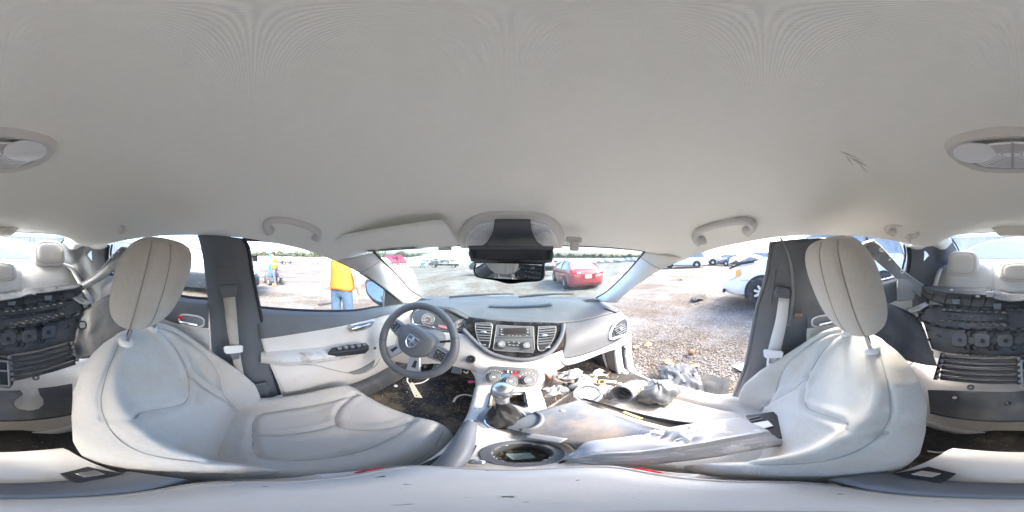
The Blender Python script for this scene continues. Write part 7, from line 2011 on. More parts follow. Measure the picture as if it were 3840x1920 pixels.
# flatbed behind the red sedan and tow truck by the building
def flatbed(name, label, loc, head, cab=True):
    t = thing(name, label, 'truck', (0, 0, 0), None, local=True)
    dm = mat('truck dark', (.05, .055, .06), .5, metal=.2) if 'truck dark' not in bpy.data.materials else bpy.data.materials['truck dark']
    obj('deck', MB().box((0, -1.2, 1.05), (2.3, 5.6, .16)), dm, t, bevel=.03)
    obj('chassis', MB().box((0, -.6, .75), (.9, 6.8, .30)), M['dark'], t, bevel=.03)
    for s in (-1, 1):
        obj('side_rail', MB().box((s * 1.17, -1.2, 1.14), (.08, 5.6, .12)), M['satin'], t, bevel=.01)
        obj('tool_box', MB().box((s * .95, -.4, .80), (.4, 1.2, .36)), dm, t, bevel=.02)
        for y in (-2.6, 2.9): wheel_parts(t, s * 1.05, y, .45, .28, s, 6)
    if cab:
        P = patch([[(-1.05, 2.0, .6), (-1.08, 2.8, .6), (-1.05, 4.0, .6), (-1.0, 4.3, .6)], [(-1.08, 2.0, 1.4), (-1.1, 2.8, 1.4), (-1.05, 4.0, 1.25), (-1.0, 4.3, 1.1)], [(-.9, 2.05, 2.35), (-.92, 2.6, 2.4), (-.9, 3.0, 2.25), (-.9, 3.3, 1.6)]], 12, 12)
        mb = MB().grid(P); mb.grid([[Vector((-p.x, p.y, p.z)) for p in r] for r in P], flip=True)
        for a, b in ((0, 0), (-1, -1)): pass
        mb.grid([[Vector((x, P[i][-1].y, P[i][-1].z)) for x in (P[i][-1].x, 0, -P[i][-1].x)] for i in range(12)])
        mb.grid([[Vector((x, P[0][j].y, P[0][j].z)) for x in (P[0][j].x, 0, -P[0][j].x)] for j in range(12)]); mb.grid([[Vector((x, P[-1][j].y, P[-1][j].z)) for x in (P[-1][j].x, 0, -P[-1][j].x)] for j in range(12)])
        obj('cab', mb, dm, t, ang=40)
        obj('rear_window', MB().box((0, 2.0, 1.85), (1.4, .06, .5)), M['cglass'], t, bevel=.01)
        for s in (-1, 1): obj('side_window', MB().box((s * 1.0, 2.75, 1.85), (.06, .8, .5)), M['cglass'], t, bevel=.01)
    obj('head_rack', MB().box((0, 1.75, 1.5), (2.2, .10, .9)), dm, t, bevel=.02)
    t.location = (loc[0], loc[1], gh(*loc)); t.rotation_euler = (0, 0, -rad(head)); return t
flatbed('flatbed_truck', 'dark flatbed recovery truck ahead, half hidden by the rear-view mirror and red sedan', (.55, 16.0), -75)
flatbed('tow_truck', 'dark flatbed tow truck parked before the white office building', (-16.8, 41.0), 262)

# ---------------------------------------------------------------- rows of far cars
protos = []
cols = [('far white', (.50, .51, .52)), ('far silver', (.24, .25, .27)), ('far grey', (.09, .10, .11)), ('far black', (.03, .032, .036)), ('far red', (.38, .05, .06)), ('far blue', (.08, .13, .24))]
def far_proto(cname, c, body, G, tall):
    t = vehicle('parked_car', 'x', 'car', paint(cname, c), body, G, (-1.35, 1.38), .34, 1.8, (0, 0), 0, None, detail=False); return t
LB = {0: 'white', 1: 'silver', 2: 'grey', 3: 'black', 4: 'red', 5: 'blue'}
for i, (nm, c) in enumerate(cols):
    protos.append([far_proto(nm, c, SEDAN, SEDAN_G, 0), far_proto(nm + ' tall', c, SUV, SUV_G, 1)])
used = set()
def far_car(ci, tall, x, y, head, label, group):
    p = protos[ci][tall]
    if (ci, tall) in used: o = copy_tree(p)
    else: used.add((ci, tall)); o = p
    o.location = (x, y, gh(x, y)); o.rotation_euler = (0, 0, -rad(head)); tag(o, label, 'car', group); return o
rg = random.Random(11)
def nthw(n): return '%d%s' % (n, 'th' if 10 < n % 100 < 14 else {1: 'st', 2: 'nd', 3: 'rd'}.get(n % 10, 'th'))
for ri, r in enumerate((62, 74, 88, 104, 124, 148)):
    step = math.degrees(3.1 / r) * (1.0 if ri < 2 else 1.25); a = 15.5 + ri * .4; nth = 0
    while a < 48:
        if rg.random() < .88:
            nth += 1
            ci = rg.choice((0, 0, 0, 1, 1, 2, 2, 3, 4, 5)); tl = rg.random() < .45
            x, y = r * math.sin(rad(a)), r * math.cos(rad(a)) + rg.uniform(-.5, .5)
            far_car(ci, tl, x, y, 200 + rg.uniform(-8, 8), '%s %s, %s from the left in the %s far row of stored cars' % (LB[ci], 'SUV' if tl else 'sedan', nthw(nth), ('nearest', 'second', 'third', 'fourth', 'fifth', 'farthest')[ri]), 'stored cars in the far rows')
        a += step
for kk_, (x, y, ci, tl, h) in enumerate(((24, 1.2, 0, 1, -10), (27, -.2, 1, 0, -12), (30, 4.4, 4, 1, -10), (31, 1.6, 0, 0, -75), (36, 4.2, 2, 1, -70), (34, -.6, 0, 1, -75), (41, 1.8, 3, 0, -72), (23.5, 5.6, 0, 0, -14), (44, 6.5, 0, 1, -70), (52, 2, 4, 0, -70))):
    far_car(ci, tl, x, y, h, '%s %s behind the grey sedan, %s farthest from us' % (LB[ci], 'SUV' if tl else 'sedan', nthw(10 - sorted((24, 27, 30, 31, 36, 34, 41, 23.5, 44, 52)).index(x))), 'cars behind the grey sedan')
far_car(1, 0, -8.5, 62, 80, 'silver car parked far off beside the white office building', 'cars by the building')
far_car(4, 0, 31, 37, 80, 'lone dark red car on the gravel left of the passenger side pillar', None) if False else None
for pr in protos:
    for p in pr:
        if p['label'] == 'x':
            for ch in list(p.children_recursive): bpy.data.objects.remove(ch)
            LOCALS.remove(p); bpy.data.objects.remove(p)

# ---------------------------------------------------------------- office building
bl = thing('office_building', 'long white metal office building with a lean-to canopy on posts', 'building', (0, 0, 0), None, local=True)
WM = mat('white cladding', (.74, .75, .76), .5, var=.03, bump=.2, bscale=3)
GM = mat('blue-grey trim', (.18, .23, .28), .5)
def gable(x0, x1, y0, y1, ze, zr, nm):
    xm = (x0 + x1) / 2
    A = [(x0, y0, -.5), (x1, y0, -.5), (x1, y0, ze), (xm, y0, zr), (x0, y0, ze)]
    B = [(a, y1, c) for a, b, c in A]
    obj('wall', MB().add(A + B, [(0, 1, 2, 3, 4), (9, 8, 7, 6, 5), (1, 6, 7, 2), (5, 0, 4, 9)]), WM, bl, smooth=False)
    obj('roof', MB().slab([(x0 - .4, y0 - .4, ze - .1), (xm, y0 - .4, zr + .06), (xm, y1, zr + .06), (x0 - .4, y1, ze - .1)], (0, 0, 1), .12).slab([(xm, y0 - .4, zr + .06), (x1 + .4, y0 - .4, ze - .1), (x1 + .4, y1, ze - .1), (xm, y1, zr + .06)], (0, 0, 1), .12), WM, bl, smooth=False)
    obj('verge', MB().tube([(x0 - .4, y0 - .42, ze), (xm, y0 - .42, zr + .12), (x1 + .4, y0 - .42, ze)], .10, 4), GM, bl)
gable(-8.5, 8.5, 0, 22, 3.0, 4.1, 'front')
gable(-3.5, 21, 9, 40, 4.3, 6.2, 'rear')
obj('canopy', MB().slab([(-2.2, -3.4, 2.35), (13.5, -3.4, 2.35), (13.5, 0, 2.75), (-2.2, 0, 2.75)], (0, 0, 1), .12), GM, bl)
for x in (-2.0, 1.8, 5.6, 9.4, 13.2): obj('canopy_post', MB().box((x, -3.3, 1.1), (.14, .14, 2.6)), WM, bl)
for x in (3.2, 6.2, 9.0): 
    w_ = obj('window', MB().box((x, -.03, 1.35), (1.0, .10, .9)), M['cglass'], bl); obj('frame', MB().tube([(x - .5, -.1, .9), (x + .5, -.1, .9), (x + .5, -.1, 1.8), (x - .5, -.1, 1.8)], .05, 4, closed=True), WM, w_)
obj('wall', MB().box((12, .8, 1.4), (8, 1.4, 2.9)), WM, bl)
for x in (15.6, 19.0): obj('bay_door', MB().box((x, 8.95, 1.6), (2.2, .12, 3.6)), GM, bl)
obj('lamp', MB().box((-4.2, -.08, 2.5), (.25, .15, .25)), GM, bl); obj('lamp', MB().box((0, -.08, 3.2), (.2, .15, .35)), GM, bl)
bx, by = AR(1600, 960, 66).x, AR(1600, 960, 66).y
bl.location = (bx, by, gh(bx, by) - .1); bl.rotation_euler = (0, 0, rad(18))

# ---------------------------------------------------------------- fences
def cor_panel():
    pts = []; n = 10
    for i in range(n + 1):
        for dx in (0, .5):
            if i == n and dx: continue
            x = (i + dx) / n * 1.0
            pts.append((x, .022 if (dx == 0) else -.022))
    mb = MB(); mb.grid([[Vector((x, y, z)) for z in (0, 1.2, 2.45)] for x, y in pts]); return mb
FM = mat('fence sheet', (.60, .63, .65), .45, metal=.2, var=.06, vscale=1.2, dirt=(.40, .40, .38, .5), dscale=1.5, dlo=.5, dhi=.75)
fe = thing('metal_fence', 'tall pale blue corrugated metal fence behind the car', 'fence', (0, 0, 0), None, local=True)
cp = None
for k in range(74):
    if cp is None: cp = obj('panel', cor_panel(), FM, fe, ang=30); o = cp
    else: o = cp.copy(); COL.objects.link(o)
    o.location = (-38 + k, -9.0, 0)
for k in range(0, 75, 3): obj('post', MB().box((-38 + k, -8.93, 1.25), (.08, .08, 2.6)), M['rim'], fe)
for z in (.5, 1.45, 2.3): obj('rail', MB().box((-1, -8.95, z), (74, .05, .06)), M['rim'], fe)
# open pipe fence along the left
pf = thing('pipe_fence', 'dark pipe fence behind the row of motorbikes and buggies', 'fence', (0, 0, 0), None, local=True)
PFM = mat('pipe steel', (.10, .11, .12), .5)
fl = [Vector((60 * math.sin(rad(a)), 60 * math.cos(rad(a)), 0)) for a in (-100, -90, -80, -70, -60, -50, -40, -33)]
fl = cr(fl, 34)
for p in fl: obj('post', MB().box((p.x, p.y, gh(p.x, p.y) + .9), (.09, .09, 2.0)), PFM, pf)
for h in (.6, 1.2, 1.8): obj('rail', MB().tube([(p.x, p.y, gh(p.x, p.y) + h) for p in fl], .035, 5), PFM, pf)
# pale storage sheds wall far left
ww = thing('far_wall', 'long low white wall beyond the pipe fence under the tree line', 'wall', (0, 0, 0), None, local=True)
w2 = [Vector((95 * math.sin(rad(a)), 95 * math.cos(rad(a)), 0)) for a in np.linspace(-112, -36, 20)]
for a, b in zip(w2, w2[1:]):
    za = gh(a.x, a.y); obj('panel', MB().slab([(a.x, a.y, za - .5), (b.x, b.y, za - .5), (b.x, b.y, za + 3.0), (a.x, a.y, za + 3.0)], (0, 0, 0.0001), 1).slab([(a.x * 1.003, a.y * 1.003, za - .5), (b.x * 1.003, b.y * 1.003, za - .5), (b.x * 1.003, b.y * 1.003, za + 3.0), (a.x * 1.003, a.y * 1.003, za + 3.0)], (0, 0, .0001), 1), WM, ww, smooth=False)

# ---------------------------------------------------------------- motorbikes and buggies
BK = mat('bike black', (.03, .032, .035), .4)
def bike(label, loc, head, cm):
    t = thing('motorbike', label, 'motorbike', (0, 0, 0), 'motorbikes along the fence', local=True)
    for y in (-.7, .7):
        w_ = obj('wheel', MB().ring((0, y, .31), (1, 0, 0), .26, .055, 20, 6), M['tyre'], t); obj('disc', MB().disc((-.02, y, .31), (1, 0, 0), .20, .04, 12), M['rim'], w_)
    obj('tank', MB().sell((0, .12, .88), .15, .30, .14, 2.4, 12, 8), cm, t)
    obj('seat', MB().sell((0, -.42, .82), .14, .36, .07, 2.5, 12, 8), BK, t)
    obj('engine', MB().box((0, .02, .48), (.34, .5, .38)), M['grey'], t, bevel=.04)
    obj('fork', MB().tube([(0, .72, .31), (0, .50, .95), (0, .46, 1.05)], .035, 6), M['rim'], t)
    obj('handlebar', MB().tube([(-.36, .34, 1.08), (-.1, .46, 1.08), (.1, .46, 1.08), (.36, .34, 1.08)], .02, 6), BK, t)
    obj('head_lamp', MB().sell((0, .60, .92), .10, .08, .10, 2, 10, 8), M['headl'], t)
    obj('rear_fender', MB().tube([(0, -.35, .72), (0, -.75, .70), (0, -.98, .52)], .06, 6), cm, t)
    t.location = (loc[0], loc[1], gh(*loc)); t.rotation_euler = (rad(0), rad(8), -rad(head)); return t
def buggy(label, loc, head):
    t = thing('utility_buggy', label, 'buggy', (0, 0, 0), 'utility buggies along the fence', local=True)
    for s in (-1, 1):
        for y in (-.85, .95): wheel_parts(t, s * .68, y, .32, .26, s, 5, False)
        obj('roll_bar', MB().tube([(s * .58, -.6, .7), (s * .55, -.5, 1.8), (s * .55, .35, 1.82), (s * .60, .85, .95)], .035, 6), BK, t)
    obj('tub', MB().box((0, 0, .62), (1.25, 2.3, .36)), BK, t, bevel=.08); obj('bonnet', MB().sell((0, .95, .82), .55, .40, .20, 3, 14, 8), mat('buggy dark', (.06, .07, .06), .5) if 'buggy dark' not in bpy.data.materials else bpy.data.materials['buggy dark'], t)
    obj('canopy', MB().box((0, -.08, 1.86), (1.2, 1.1, .06)), BK, t, bevel=.02); obj('seat', MB().box((0, -.35, .95), (1.1, .18, .55)), BK, t, bevel=.05); obj('cargo_bed', MB().box((0, -1.0, .85), (1.2, .7, .3)), BK, t, bevel=.03)
    t.location = (loc[0], loc[1], gh(*loc)); t.rotation_euler = (0, 0, -rad(head)); return t
def polar(px, r): p = AR(px, 960, r); return (p.x, p.y)
RB = paint('bike red', (.35, .03, .04)); BB_ = paint('bike blue', (.03, .12, .45)); WB = paint('bike white', (.6, .6, .6)); 
for px, r, h, cm, lb in ((1110, 53, 60, BB_, 'first motorbike right of the buggies along the pipe fence'), (1140, 53, 80, BK, 'black motorbike second along the pipe fence from the buggies'), (1162, 52, 75, RB, 'red motorbike among the bikes along the pipe fence'), (1180, 53, 70, RB, 'red motorbike next to a blue one along the pipe fence'), (1196, 51, 85, BB_, 'blue motorbike beside the orange-vested worker'), (1222, 51, 70, WB, 'pale motorbike just left of the nearer orange vest'),
                         (1470, 46, 40, BK, 'leftmost motorbike seen under the pink windshield label'), (1496, 46, 80, BK, 'black motorbike under the pink windshield label'), (1526, 46, 60, WB, 'small motorbike left of the dark bike group by the office'), (1556, 45, 70, BK, 'dark motorbike beside the blue buggy near the office')):
    bike(lb, polar(px, r), h, cm)
for px, r, h, lb in ((1053, 52, 170, 'tall dark buggy nearest the standing worker by the fence'), (1084, 52, 175, 'dark buggy left of the motorbike row by the fence'), (1026, 53, 170, 'dark buggy half behind the standing worker')):
    buggy(lb, polar(px, r), h)
bb2 = buggy('blue-roofed buggy left of the tow truck near the office', polar(1585, 44), 150)
for ch in bb2.children:
    if ch.name.startswith(('canopy', 'tub')): ch.data.materials[0] = paint('buggy blue', (.05, .28, .60)) if 'buggy blue' not in bpy.data.materials else bpy.data.materials['buggy blue']

# ---------------------------------------------------------------- trees
LF = [mat('leaves a', (.045, .058, .034), .8, var=.4, vscale=1.5), mat('leaves b', (.055, .07, .042), .8, var=.4, vscale=1.5)]
BKM = mat('bark', (.12, .09, .07), .9)
def leaf_cloud(n, f, size, seed):
    rg = np.random.RandomState(seed); V = []; F = []
    for i in range(n):
        c = f(rg); d = rg.randn(3); d /= np.linalg.norm(d); e = np.cross(d, rg.randn(3)); e /= np.linalg.norm(e) + 1e-9; s = size * rg.uniform(.5, 1.4)
        k = len(V); g2 = np.cross(d, e); V += [tuple(c + e * s), tuple(c + g2 * s * .6), tuple(c - e * s), tuple(c - g2 * s * .6)]; F.append((k, k + 1, k + 2, k + 3))
    mb = MB(); mb.v = V; mb.f = F; return mb
tp = []
for kd in range(3):
    t = thing('tree', 'x', 'tree', (0, 0, 0), None, local=True)
    obj('trunk', MB().tube([(0, 0, -.5), (.1, 0, 2), (-.1, .1, 4.5)], [.30, .22, .10], 8), BKM, t)
    for k in range(4):
        a = k * 1.7; obj('limb', MB().tube([(0, 0, 1.6 + .5 * k), (math.cos(a) * 1.2, math.sin(a) * 1.2, 3.0 + .5 * k)], [.12, .04], 6), BKM, t)
    cl_ = [(np.array([rg.uniform(-1.7, 1.7), rg.uniform(-1.7, 1.7), rg.uniform(2.4, 6.0)]), rg.uniform(.8, 1.5)) for _ in range(11)]
    def f(r_, cl_=cl_):
        c, s = cl_[r_.randint(len(cl_))]; v = r_.randn(3); v /= np.linalg.norm(v); return c + v * s * r_.rand() ** .4
    obj('crown', leaf_cloud(1500, f, .28, kd), LF[kd % 2], t, smooth=False); tp.append(t)
first = [True] * 3
for i in range(46):
    if i < 30: a = 10 + 40 * i / 29 + rg.uniform(-1.5, 1.5); r = rg.uniform(220, 330); lb, gp = '%s tree from the left on the skyline behind the stored cars' % nthw(i + 1), 'far trees behind the stored cars'
    else: a = -40 + 10 * (i - 30) / 15; r = rg.uniform(120, 150); lb, gp = '%s tree from the left on the rise left of the office' % nthw(i - 29), 'trees left of the office'
    kd = i % 3
    o = tp[kd] if first[kd] else copy_tree(tp[kd]); first[kd] = False
    x, y = r * math.sin(rad(a)), r * math.cos(rad(a)); s = rg.uniform(.45, 1.3); o.location = (x, y, gh(x, y) - .2); o.scale = (s, s, s); o.rotation_euler = (0, 0, rg.uniform(0, 6))
    tag(o, lb, 'tree', gp)
def fw(r_):
    a = rad(r_.uniform(-100, -42)); r = r_.uniform(180, 205); z = abs(r_.randn()) * 2.0 + 5.0 * r_.rand() * (.8 + .5 * math.sin(a * 37) * math.sin(a * 91)); return np.array([r * math.sin(a), r * math.cos(a), gh(r * math.sin(a), r * math.cos(a)) + z])
wd = obj('far_wood', leaf_cloud(14000, fw, 1.1, 9), LF[1], None, smooth=False, kind='stuff'); wd['label'] = 'far green belt of woodland along the left skyline'; wd['category'] = 'wood'

def fw2(r_):
    a = rad(r_.uniform(2, 56)); r = r_.uniform(335, 360); z = abs(r_.randn()) * 1.4 + 2.2 * r_.rand() * (1 + .8 * math.sin(a * 53) * math.sin(a * 131)); return np.array([r * math.sin(a), r * math.cos(a), gh(r * math.sin(a), r * math.cos(a)) + z])
wd = obj('far_hedge', leaf_cloud(9000, fw2, 1.3, 12), LF[0], None, smooth=False, kind='stuff'); wd['label'] = 'thin green hedge line on the skyline behind the stored cars'; wd['category'] = 'hedge'
# ================================================================ people and cart
def skin_obj(name, joints, edges, m, parent, sub=2, root=0):
    me = bpy.data.meshes.new(name); me.from_pydata([j[0] for j in joints], edges, []); me.update()
    o = bpy.data.objects.new(name, me); COL.objects.link(o); o.parent = parent
    sk = o.modifiers.new('skin', 'SKIN'); sk.use_smooth_shade = True
    lay = me.skin_vertices[0].data if me.skin_vertices else None
    if lay is None:
        bpy.context.view_layer.objects.active = o
        bm = bmesh.new(); bm.from_mesh(me); bm.verts.layers.skin.verify(); bm.to_mesh(me); bm.free(); lay = me.skin_vertices[0].data
    for i, j in enumerate(joints):
        r = j[1]; lay[i].radius = (r, r) if not isinstance(r, tuple) else r
        lay[i].use_root = (i == root)
    sb = o.modifiers.new('sub', 'SUBSURF'); sb.levels = sub; sb.render_levels = sub
    me.materials.append(m); return o
SKIN = mat('skin tone', (.42, .25, .18), .6); HAIR = mat('dark hair', (.02, .016, .014), .7)
VEST = mat('orange safety vest', (.46, .125, .008), .7, bump=.5, bscale=60, var=.06, vscale=5); VESTY = mat('yellow vest yoke', (.40, .30, .02), .7)
JEAN = mat('blue jeans', (.042, .078, .13), .9, bump=.4, bscale=120, var=.22, vscale=14); DJ = mat('dark jeans', (.07, .08, .11), .9, var=.15); SHIRT = mat('pale shirt', (.62, .63, .64), .9, bump=.4, bscale=60, var=.06); TAPE = mat('reflective tape', (.75, .76, .72), .35)
BOOT = mat('tan boots', (.22, .14, .08), .8); BELT = mat('brown belt', (.07, .035, .02), .6)
def hand(J, E, wi, w, d, side):
    """palm and five fingers continuing from joint wi"""
    w = Vector(w); d = Vector(d).normalized(); s = Vector(side).normalized(); n = len(J)
    J.append((w + d * .06, (.026, .014))); E.append((wi, n)); pi_ = n
    for k, (off, ln) in enumerate(((-.030, .065), (-.010, .075), (.010, .078), (.028, .06))):
        b = len(J); J.append((w + d * .095 + s * off, .0085)); E.append((pi_, b)); J.append((w + d * (.095 + ln * .55) + s * off - d.cross(s) * .006, .008)); E.append((b, b + 1)); J.append((w + d * (.095 + ln) + s * off - d.cross(s) * .02, .007)); E.append((b + 1, b + 2))
    b = len(J); J.append((w + d * .05 - s * .045, .010)); E.append((pi_, b)); J.append((w + d * .09 - s * .06, .008)); E.append((b, b + 1))
def person(label, loc, face, trousers, arms, lean=0.0, stride=.10, zoff=0.0, tape=True):
    """local frame: faces +y; arms = ((elbow, wrist) left, (elbow, wrist) right)"""
    t = thing('person', label, 'person', (0, 0, 0), None, local=True)
    ly = lean
    J = [((0, 0, .95), .13), ((0, .01 + ly * .3, 1.12), .125), ((0, .02 + ly * .7, 1.32), (.15, .12)), ((0, .01 + ly, 1.46), (.10, .08)), ((0, .015 + ly * 1.1, 1.54), .055), ((0, .03 + ly * 1.2, 1.62), .085), ((0, .03 + ly * 1.25, 1.71), .088), ((0, .02 + ly * 1.25, 1.775), .05)]
    E = [(0, 1), (1, 2), (2, 3), (3, 4), (4, 5), (5, 6), (6, 7)]
    sh = []
    for s in (-1, 1):
        k = len(J); hx = s * .10
        st = stride * s
        J += [((hx, 0, .88), .095), ((hx * 1.05, st * .5 + .02, .49), .062), ((hx * 1.05, st, .10), .045), ((hx * 1.15, st + .13, .035), .038)]
        E += [(0, k), (k, k + 1), (k + 1, k + 2), (k + 2, k + 3)]
    for s, (el, wr_) in zip((-1, 1), arms):
        k = len(J); J += [((s * .19, .01 + ly, 1.41), .062), (el, .045), (wr_, .032)]; E += [(3, k), (k, k + 1), (k + 1, k + 2)]
        sh.append((J[k][0], el, wr_)); d = (Vector(wr_) - Vector(el)).normalized(); hand(J, E, k + 2, wr_, d, d.orthogonal())
    # nose and ears as small bumps of the same surface
    k = len(J); J.append(((0, .125 + ly * 1.2, 1.655), .016)); E.append((5, k))
    skin_obj('body', J, E, SKIN, t)
    # clothes
    T = [((0, 0, .97), .155), ((0, 0, 1.03), .150)]; TE = [(0, 1)]
    for s in (-1, 1):
        k = len(T); hx = s * .10; st = stride * s
        T += [((hx, 0, .87), .112), ((hx * 1.05, st * .28 + .01, .68), .094), ((hx * 1.05, st * .5 + .02, .49), .080), ((hx * 1.05, st, .14), .066)]; TE += [(0, k), (k, k + 1), (k + 1, k + 2), (k + 2, k + 3)]
    skin_obj('trousers', T, TE, trousers, t)
    for s in (-1, 1):
        st = stride * s; hx = s * .108
        obj('boot', MB().sell((hx, st + .055, .055), .050, .145, .055, 2.6, 14, 8).sell((hx, st, .12), .052, .058, .08, 2.4, 12, 8), BOOT, t)
    S = []; SE = []
    for sgm in sh:
        k = len(S); a, b, c = [Vector(q) for q in sgm]; S += [(tuple(a), .080), (tuple(a.lerp(b, .5)), .068), (tuple(b), .058), (tuple(b.lerp(c, .75)), .048)]; SE += [(k, k + 1), (k + 1, k + 2), (k + 2, k + 3)]
    S2 = [((0, .012 + ly * .1, 1.02), .14), ((0, .02 + ly * .7, 1.30), (.168, .135)), ((0, .012 + ly, 1.45), (.12, .095))]
    k = len(S); S += S2; SE += [(k, k + 1), (k + 1, k + 2), (k + 2, 0), (k + 2, 4)]
    skin_obj('shirt', S, SE, SHIRT, t, root=k)
    P = []
    for z, rx, ry in ((.93, .215, .165), (.97, .215, .165), (1.05, .205, .158), (1.18, .205, .155), (1.30, .212, .160), (1.40, .200, .150), (1.47, .150, .115), (1.51, .10, .085)):
        y0 = .015 + ly * max(0, (z - .95) / .5); P.append([Vector((rx * math.cos(2 * PI * i / 36) * (1 + .03 * math.sin(5 * i + z * 20)), y0 + ry * math.sin(2 * PI * i / 36) * (1 + .03 * math.cos(4 * i + z * 13)), z + .012 * math.sin(2 * PI * i / 12))) for i in range(36)])
    ve = obj('vest', MB().grid(P, cv=True), VEST, t, solid=.006, ang=80)
    for z, rx, ry in ((1.16, .212, .162), (1.10, .0, 0)):
        if rx and tape: obj('tape', MB().grid([[Vector((rx * math.cos(2 * PI * i / 36), .015 + ly * max(0, (zz - .95) / .5) + ry * math.sin(2 * PI * i / 36), zz)) for i in range(36)] for zz in (z, z + .05)], cv=True), TAPE, ve, solid=.004)
    obj('yoke', MB().grid([[Vector((rx * math.cos(2 * PI * i / 36), .015 + ly * max(0, (z - .95) / .5) + ry * math.sin(2 * PI * i / 36), z)) for i in range(36)] for z, rx, ry in ((1.405, .206, .157), (1.472, .157, .122), (1.515, .105, .09))], cv=True), VESTY, ve, solid=.004)
    obj('belt', MB().grid([[Vector((.165 * math.cos(2 * PI * i / 30), .138 * math.sin(2 * PI * i / 30), z)) for i in range(30)] for z in (.965, 1.0)], cv=True), BELT, t, solid=.006)
    hc = Vector((0, .015 + ly * 1.22, 1.715))
    obj('hair', MB().sell(hc + Vector((0, -.012, .012)), .098, .108, .095, 2.2, 18, 12).sell(hc + Vector((0, -.05, -.05)), .085, .06, .07, 2.2, 14, 8), HAIR, t)
    z0 = gh(loc[0], loc[1]) + zoff
    t.location = (loc[0], loc[1], z0); t.rotation_euler = (0, 0, -rad(face)); return t
p1 = AR(1030, 1000, 8.6)
person('worker in an orange vest and dark jeans standing beside the loaded cart', (p1.x, p1.y), 215, DJ, (((-.24, .16, 1.20), (-.05, .34, 1.36)), ((.24, .14, 1.20), (.06, .33, 1.40))), lean=.06)
p2 = AR(1281, 1080, 2.75)
person('nearer worker in orange vest and blue jeans right outside the driver window', (p2.x, p2.y), 330, JEAN, (((-.27, -.02, 1.16), (-.24, .10, .94)), ((.30, -.04, 1.14), (.27, .10, .90))), stride=.05, tape=False)

ct = thing('garden_cart', 'four-wheeled cart with mesh sides and a tall blue pole beside the worker', 'cart', (0, 0, 0), None, local=True)
CB = mat('cart steel', (.07, .08, .09), .5); CBL = mat('bright blue', (.02, .30, .75), .4)
obj('deck', MB().box((0, 0, .42), (.62, 1.25, .05)), CB, ct, bevel=.01)
for s in (-1, 1):
    for y in (-.45, .45): wheel_parts(ct, s * .40, y, .20, .10, s, 5, False)
    for z in (.55, .68, .80): obj('side_rail', MB().box((s * .31, .12, z), (.02, 1.0, .02)), CB, ct)
    for y in (-.36, .1, .60): obj('side_post', MB().box((s * .31, y, .60), (.02, .02, .40)), CB, ct)
for z in (.55, .68, .80): obj('end_rail', MB().box((0, .62, z), (.62, .02, .02)), CB, ct)
obj('axle', MB().tube([(-.38, -.45, .20), (.38, -.45, .20)], .02, 6), CB, ct); obj('axle', MB().tube([(-.38, .45, .20), (.38, .45, .20)], .02, 6), CB, ct)
obj('pole', MB().box((.0, -.42, 1.05), (.12, .12, 1.3), Matrix.Rotation(rad(-8), 4, 'X')), CBL, ct, bevel=.02)
for i, (x, y, mm) in enumerate(((-.12, .30, M['red']), (.14, .22, CBL), (.0, .48, CB), (.08, -.02, mat('rust red', (.30, .06, .04), .6)))):
    obj('tool_case', MB().box((x, y, .54 + .02 * i), (.22, .20, .18), Matrix.Rotation(.3 * i, 4, 'Z')), mm, ct, bevel=.02)
cl = AR(1022, 1000, 9.3); ct.location = (cl.x, cl.y, gh(cl.x, cl.y)); ct.rotation_euler = (0, 0, rad(-78))

# ---------------------------------------------------------------- litter on the ground
def ground_pt(px, py):
    d = D(px, py); t = 1.2 / -d.z
    for _ in range(12):
        p = C0 + d * t; t = (CZ - gh(p.x, p.y)) / -d.z
    return C0 + d * t
def sheet(name, label, cat, pts, m, lift=.012, wav=.02, n=14, th=.003, seed=0):
    r = random.Random(seed); A = [ground_pt(*q) + Vector((0, 0, lift)) for q in pts]
    c1 = cr([A[0], A[1], A[2]], n) if len(A) == 6 else cr([A[0], A[1]], n); c2 = cr([A[5], A[4], A[3]], n) if len(A) == 6 else cr([A[3], A[2]], n)
    P = [[c1[i].lerp(c2[i], j / 9) + Vector((0, 0, wav * (abs(_nz.noise(Vector((i * .35 + seed, j * .4, seed)))) + .5 * math.sin(PI * j / 9)))) for j in range(10)] for i in range(n)]
    return tag(obj(name, MB().grid(P), m, None, solid=th, ang=60), label, cat)
LIN = mat('grey liner plastic', (.032, .034, .036), .75, spec=.2, bump=.2, bscale=60, var=.15, vscale=6, dirt=(.09, .08, .07, .5), dscale=8, dlo=.5, dhi=.7)
sheet('fender_liner', 'grey plastic fender liner lying on the gravel beside the doorway', 'car part', [(2488, 1420), (2560, 1392), (2740, 1430), (2716, 1520), (2600, 1530), (2470, 1440)], LIN, .02, .05, seed=2)
bagm = bpy.data.materials.new('grey plastic film'); bagm.use_nodes = True; b_ = bagm.node_tree.nodes['Principled BSDF']; b_.inputs['Base Color'].default_value = (.075, .08, .086, 1); b_.inputs['Roughness'].default_value = .45; b_.inputs['Alpha'].default_value = .75
P = []
c0 = ground_pt(2555, 1440)
for i in range(22):
    row = []
    for j in range(18):
        u, v = i / 21 * 2 - 1, j / 17 * 2 - 1
        q = ground_pt(2550 + 75 * u + 18 * v, 1440 + 50 * v); e = max(0, 1 - (u * u + v * v) * .55)
        row.append(q + Vector((0, 0, .05 + .09 * e ** .7 + .035 * _nz.noise(Vector((u * 3, v * 3, 1))) + .02 * _nz.noise(Vector((u * 9, v * 9, 4))))))
    P.append(row)
tag(obj('plastic_bag', MB().grid(P), bagm, None, solid=.001, ang=50), 'crumpled grey plastic film bag on the liner outside the doorway', 'bag')
sheet('paper_sheet', 'white paper sheet on the gravel near the passenger side pillar', 'paper', [(2742, 1378), (2790, 1368), (2815, 1388), (2790, 1402)], M['white'], .02, .01, seed=4)
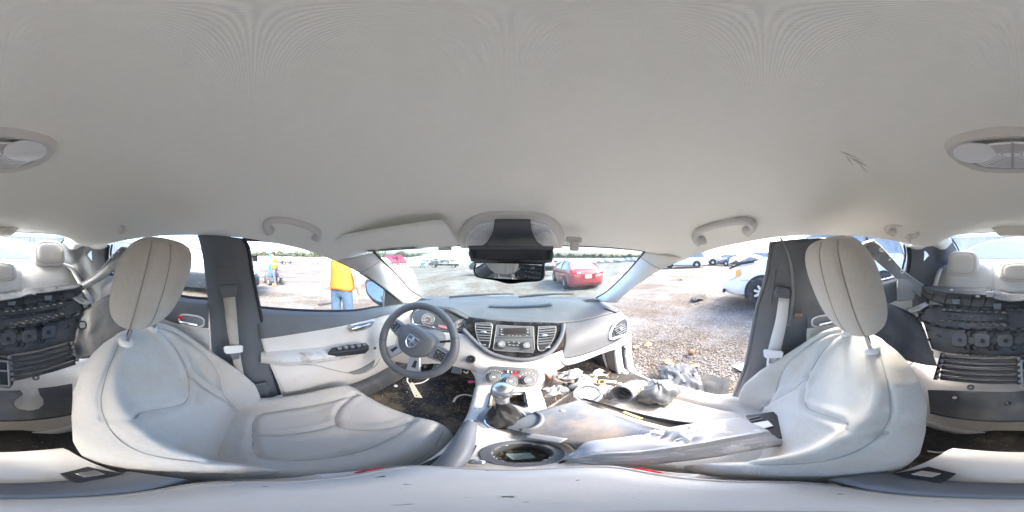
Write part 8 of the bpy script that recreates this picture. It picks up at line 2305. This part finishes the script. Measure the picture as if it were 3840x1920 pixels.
sheet('mud_flap', 'dark plastic scrap on the gravel in front of the minivan', 'scrap', [(2592, 1125), (2620, 1112), (2650, 1110), (2640, 1126), (2610, 1134), (2595, 1132)], LIN, .03, .06, seed=6)
for k, (q, lb) in enumerate((((2894, 1257), 'crushed blue water bottle on the gravel near the passenger side pillar'), ((1140, 1068), 'small blue bottle cap litter on the gravel left of the worker'))):
    p = ground_pt(*q); tag(obj('bottle' if k == 0 else 'blue_litter', MB().lathe([(.001, 0), (.03, .002), (.032, .02), (.028, .08), (.032, .14), (.020, .18), (.012, .19), (.012, .21), (.001, .212)], p + Vector((0, 0, .035)), (.9, .3, .05), 14), mat('pale blue plastic %d' % k, (.25, .55, .80), .2)), lb, 'bottle' if k == 0 else 'litter')
YL = mat('yellow leaf', (.62, .42, .12), .8, var=.2, vscale=60)
for k, q in enumerate(((2433, 1296), (2508, 1360), (2528, 1372), (2605, 1376), (2385, 1305))):
    p = ground_pt(*q) + Vector((0, 0, .02)); a = k * 1.3
    L_ = [(0, .05), (.018, .03), (.045, .035), (.03, .008), (.04, -.02), (.012, -.015), (0, -.05), (-.012, -.015), (-.04, -.02), (-.03, .008), (-.045, .035), (-.018, .03)]
    tag(obj('fallen_leaf', MB().slab([p + Vector((x * math.cos(a) - y * math.sin(a), x * math.sin(a) + y * math.cos(a), .012 * math.sin(40 * x))) for x, y in L_], (0, 0, 1), .001), YL, None, smooth=False), ('largest yellow leaf on the gravel just beyond the dashboard end', 'yellow leaf on the gravel above the dark bag', 'second yellow leaf on the gravel above the dark bag', 'yellow leaf on the gravel above the plastic film', 'faint yellow leaf on the gravel beside the hinge post')[k], 'leaf', 'leaves on the gravel')
p = ground_pt(2592, 1326)
tag(obj('rusty_lump', MB().sell(p + Vector((0, 0, .03)), .05, .04, .035, 1.6, 10, 7), mat('rust lump', (.20, .11, .06), .9, var=.4, vscale=60), None, smooth=False), 'small rusty lump on the gravel outside the open doorway', 'scrap')
p = ground_pt(2556, 1050)
tag(obj('stone', MB().sell(p + Vector((0, 0, .05)), .12, .10, .08, 2.2, 10, 7), mat('tan stone', (.42, .33, .22), .9, var=.2, vscale=20), None), 'tan rock on the gravel below the white SUV', 'rock')
sheet('dark_strip', 'dark plastic strip on the gravel left of the nearer worker', 'scrap', [(1190, 1142), (1250, 1134), (1248, 1140), (1195, 1148)], LIN, .02, .01, seed=8)
for o in LOCALS:
    if '_loc' in o: del o['_loc']
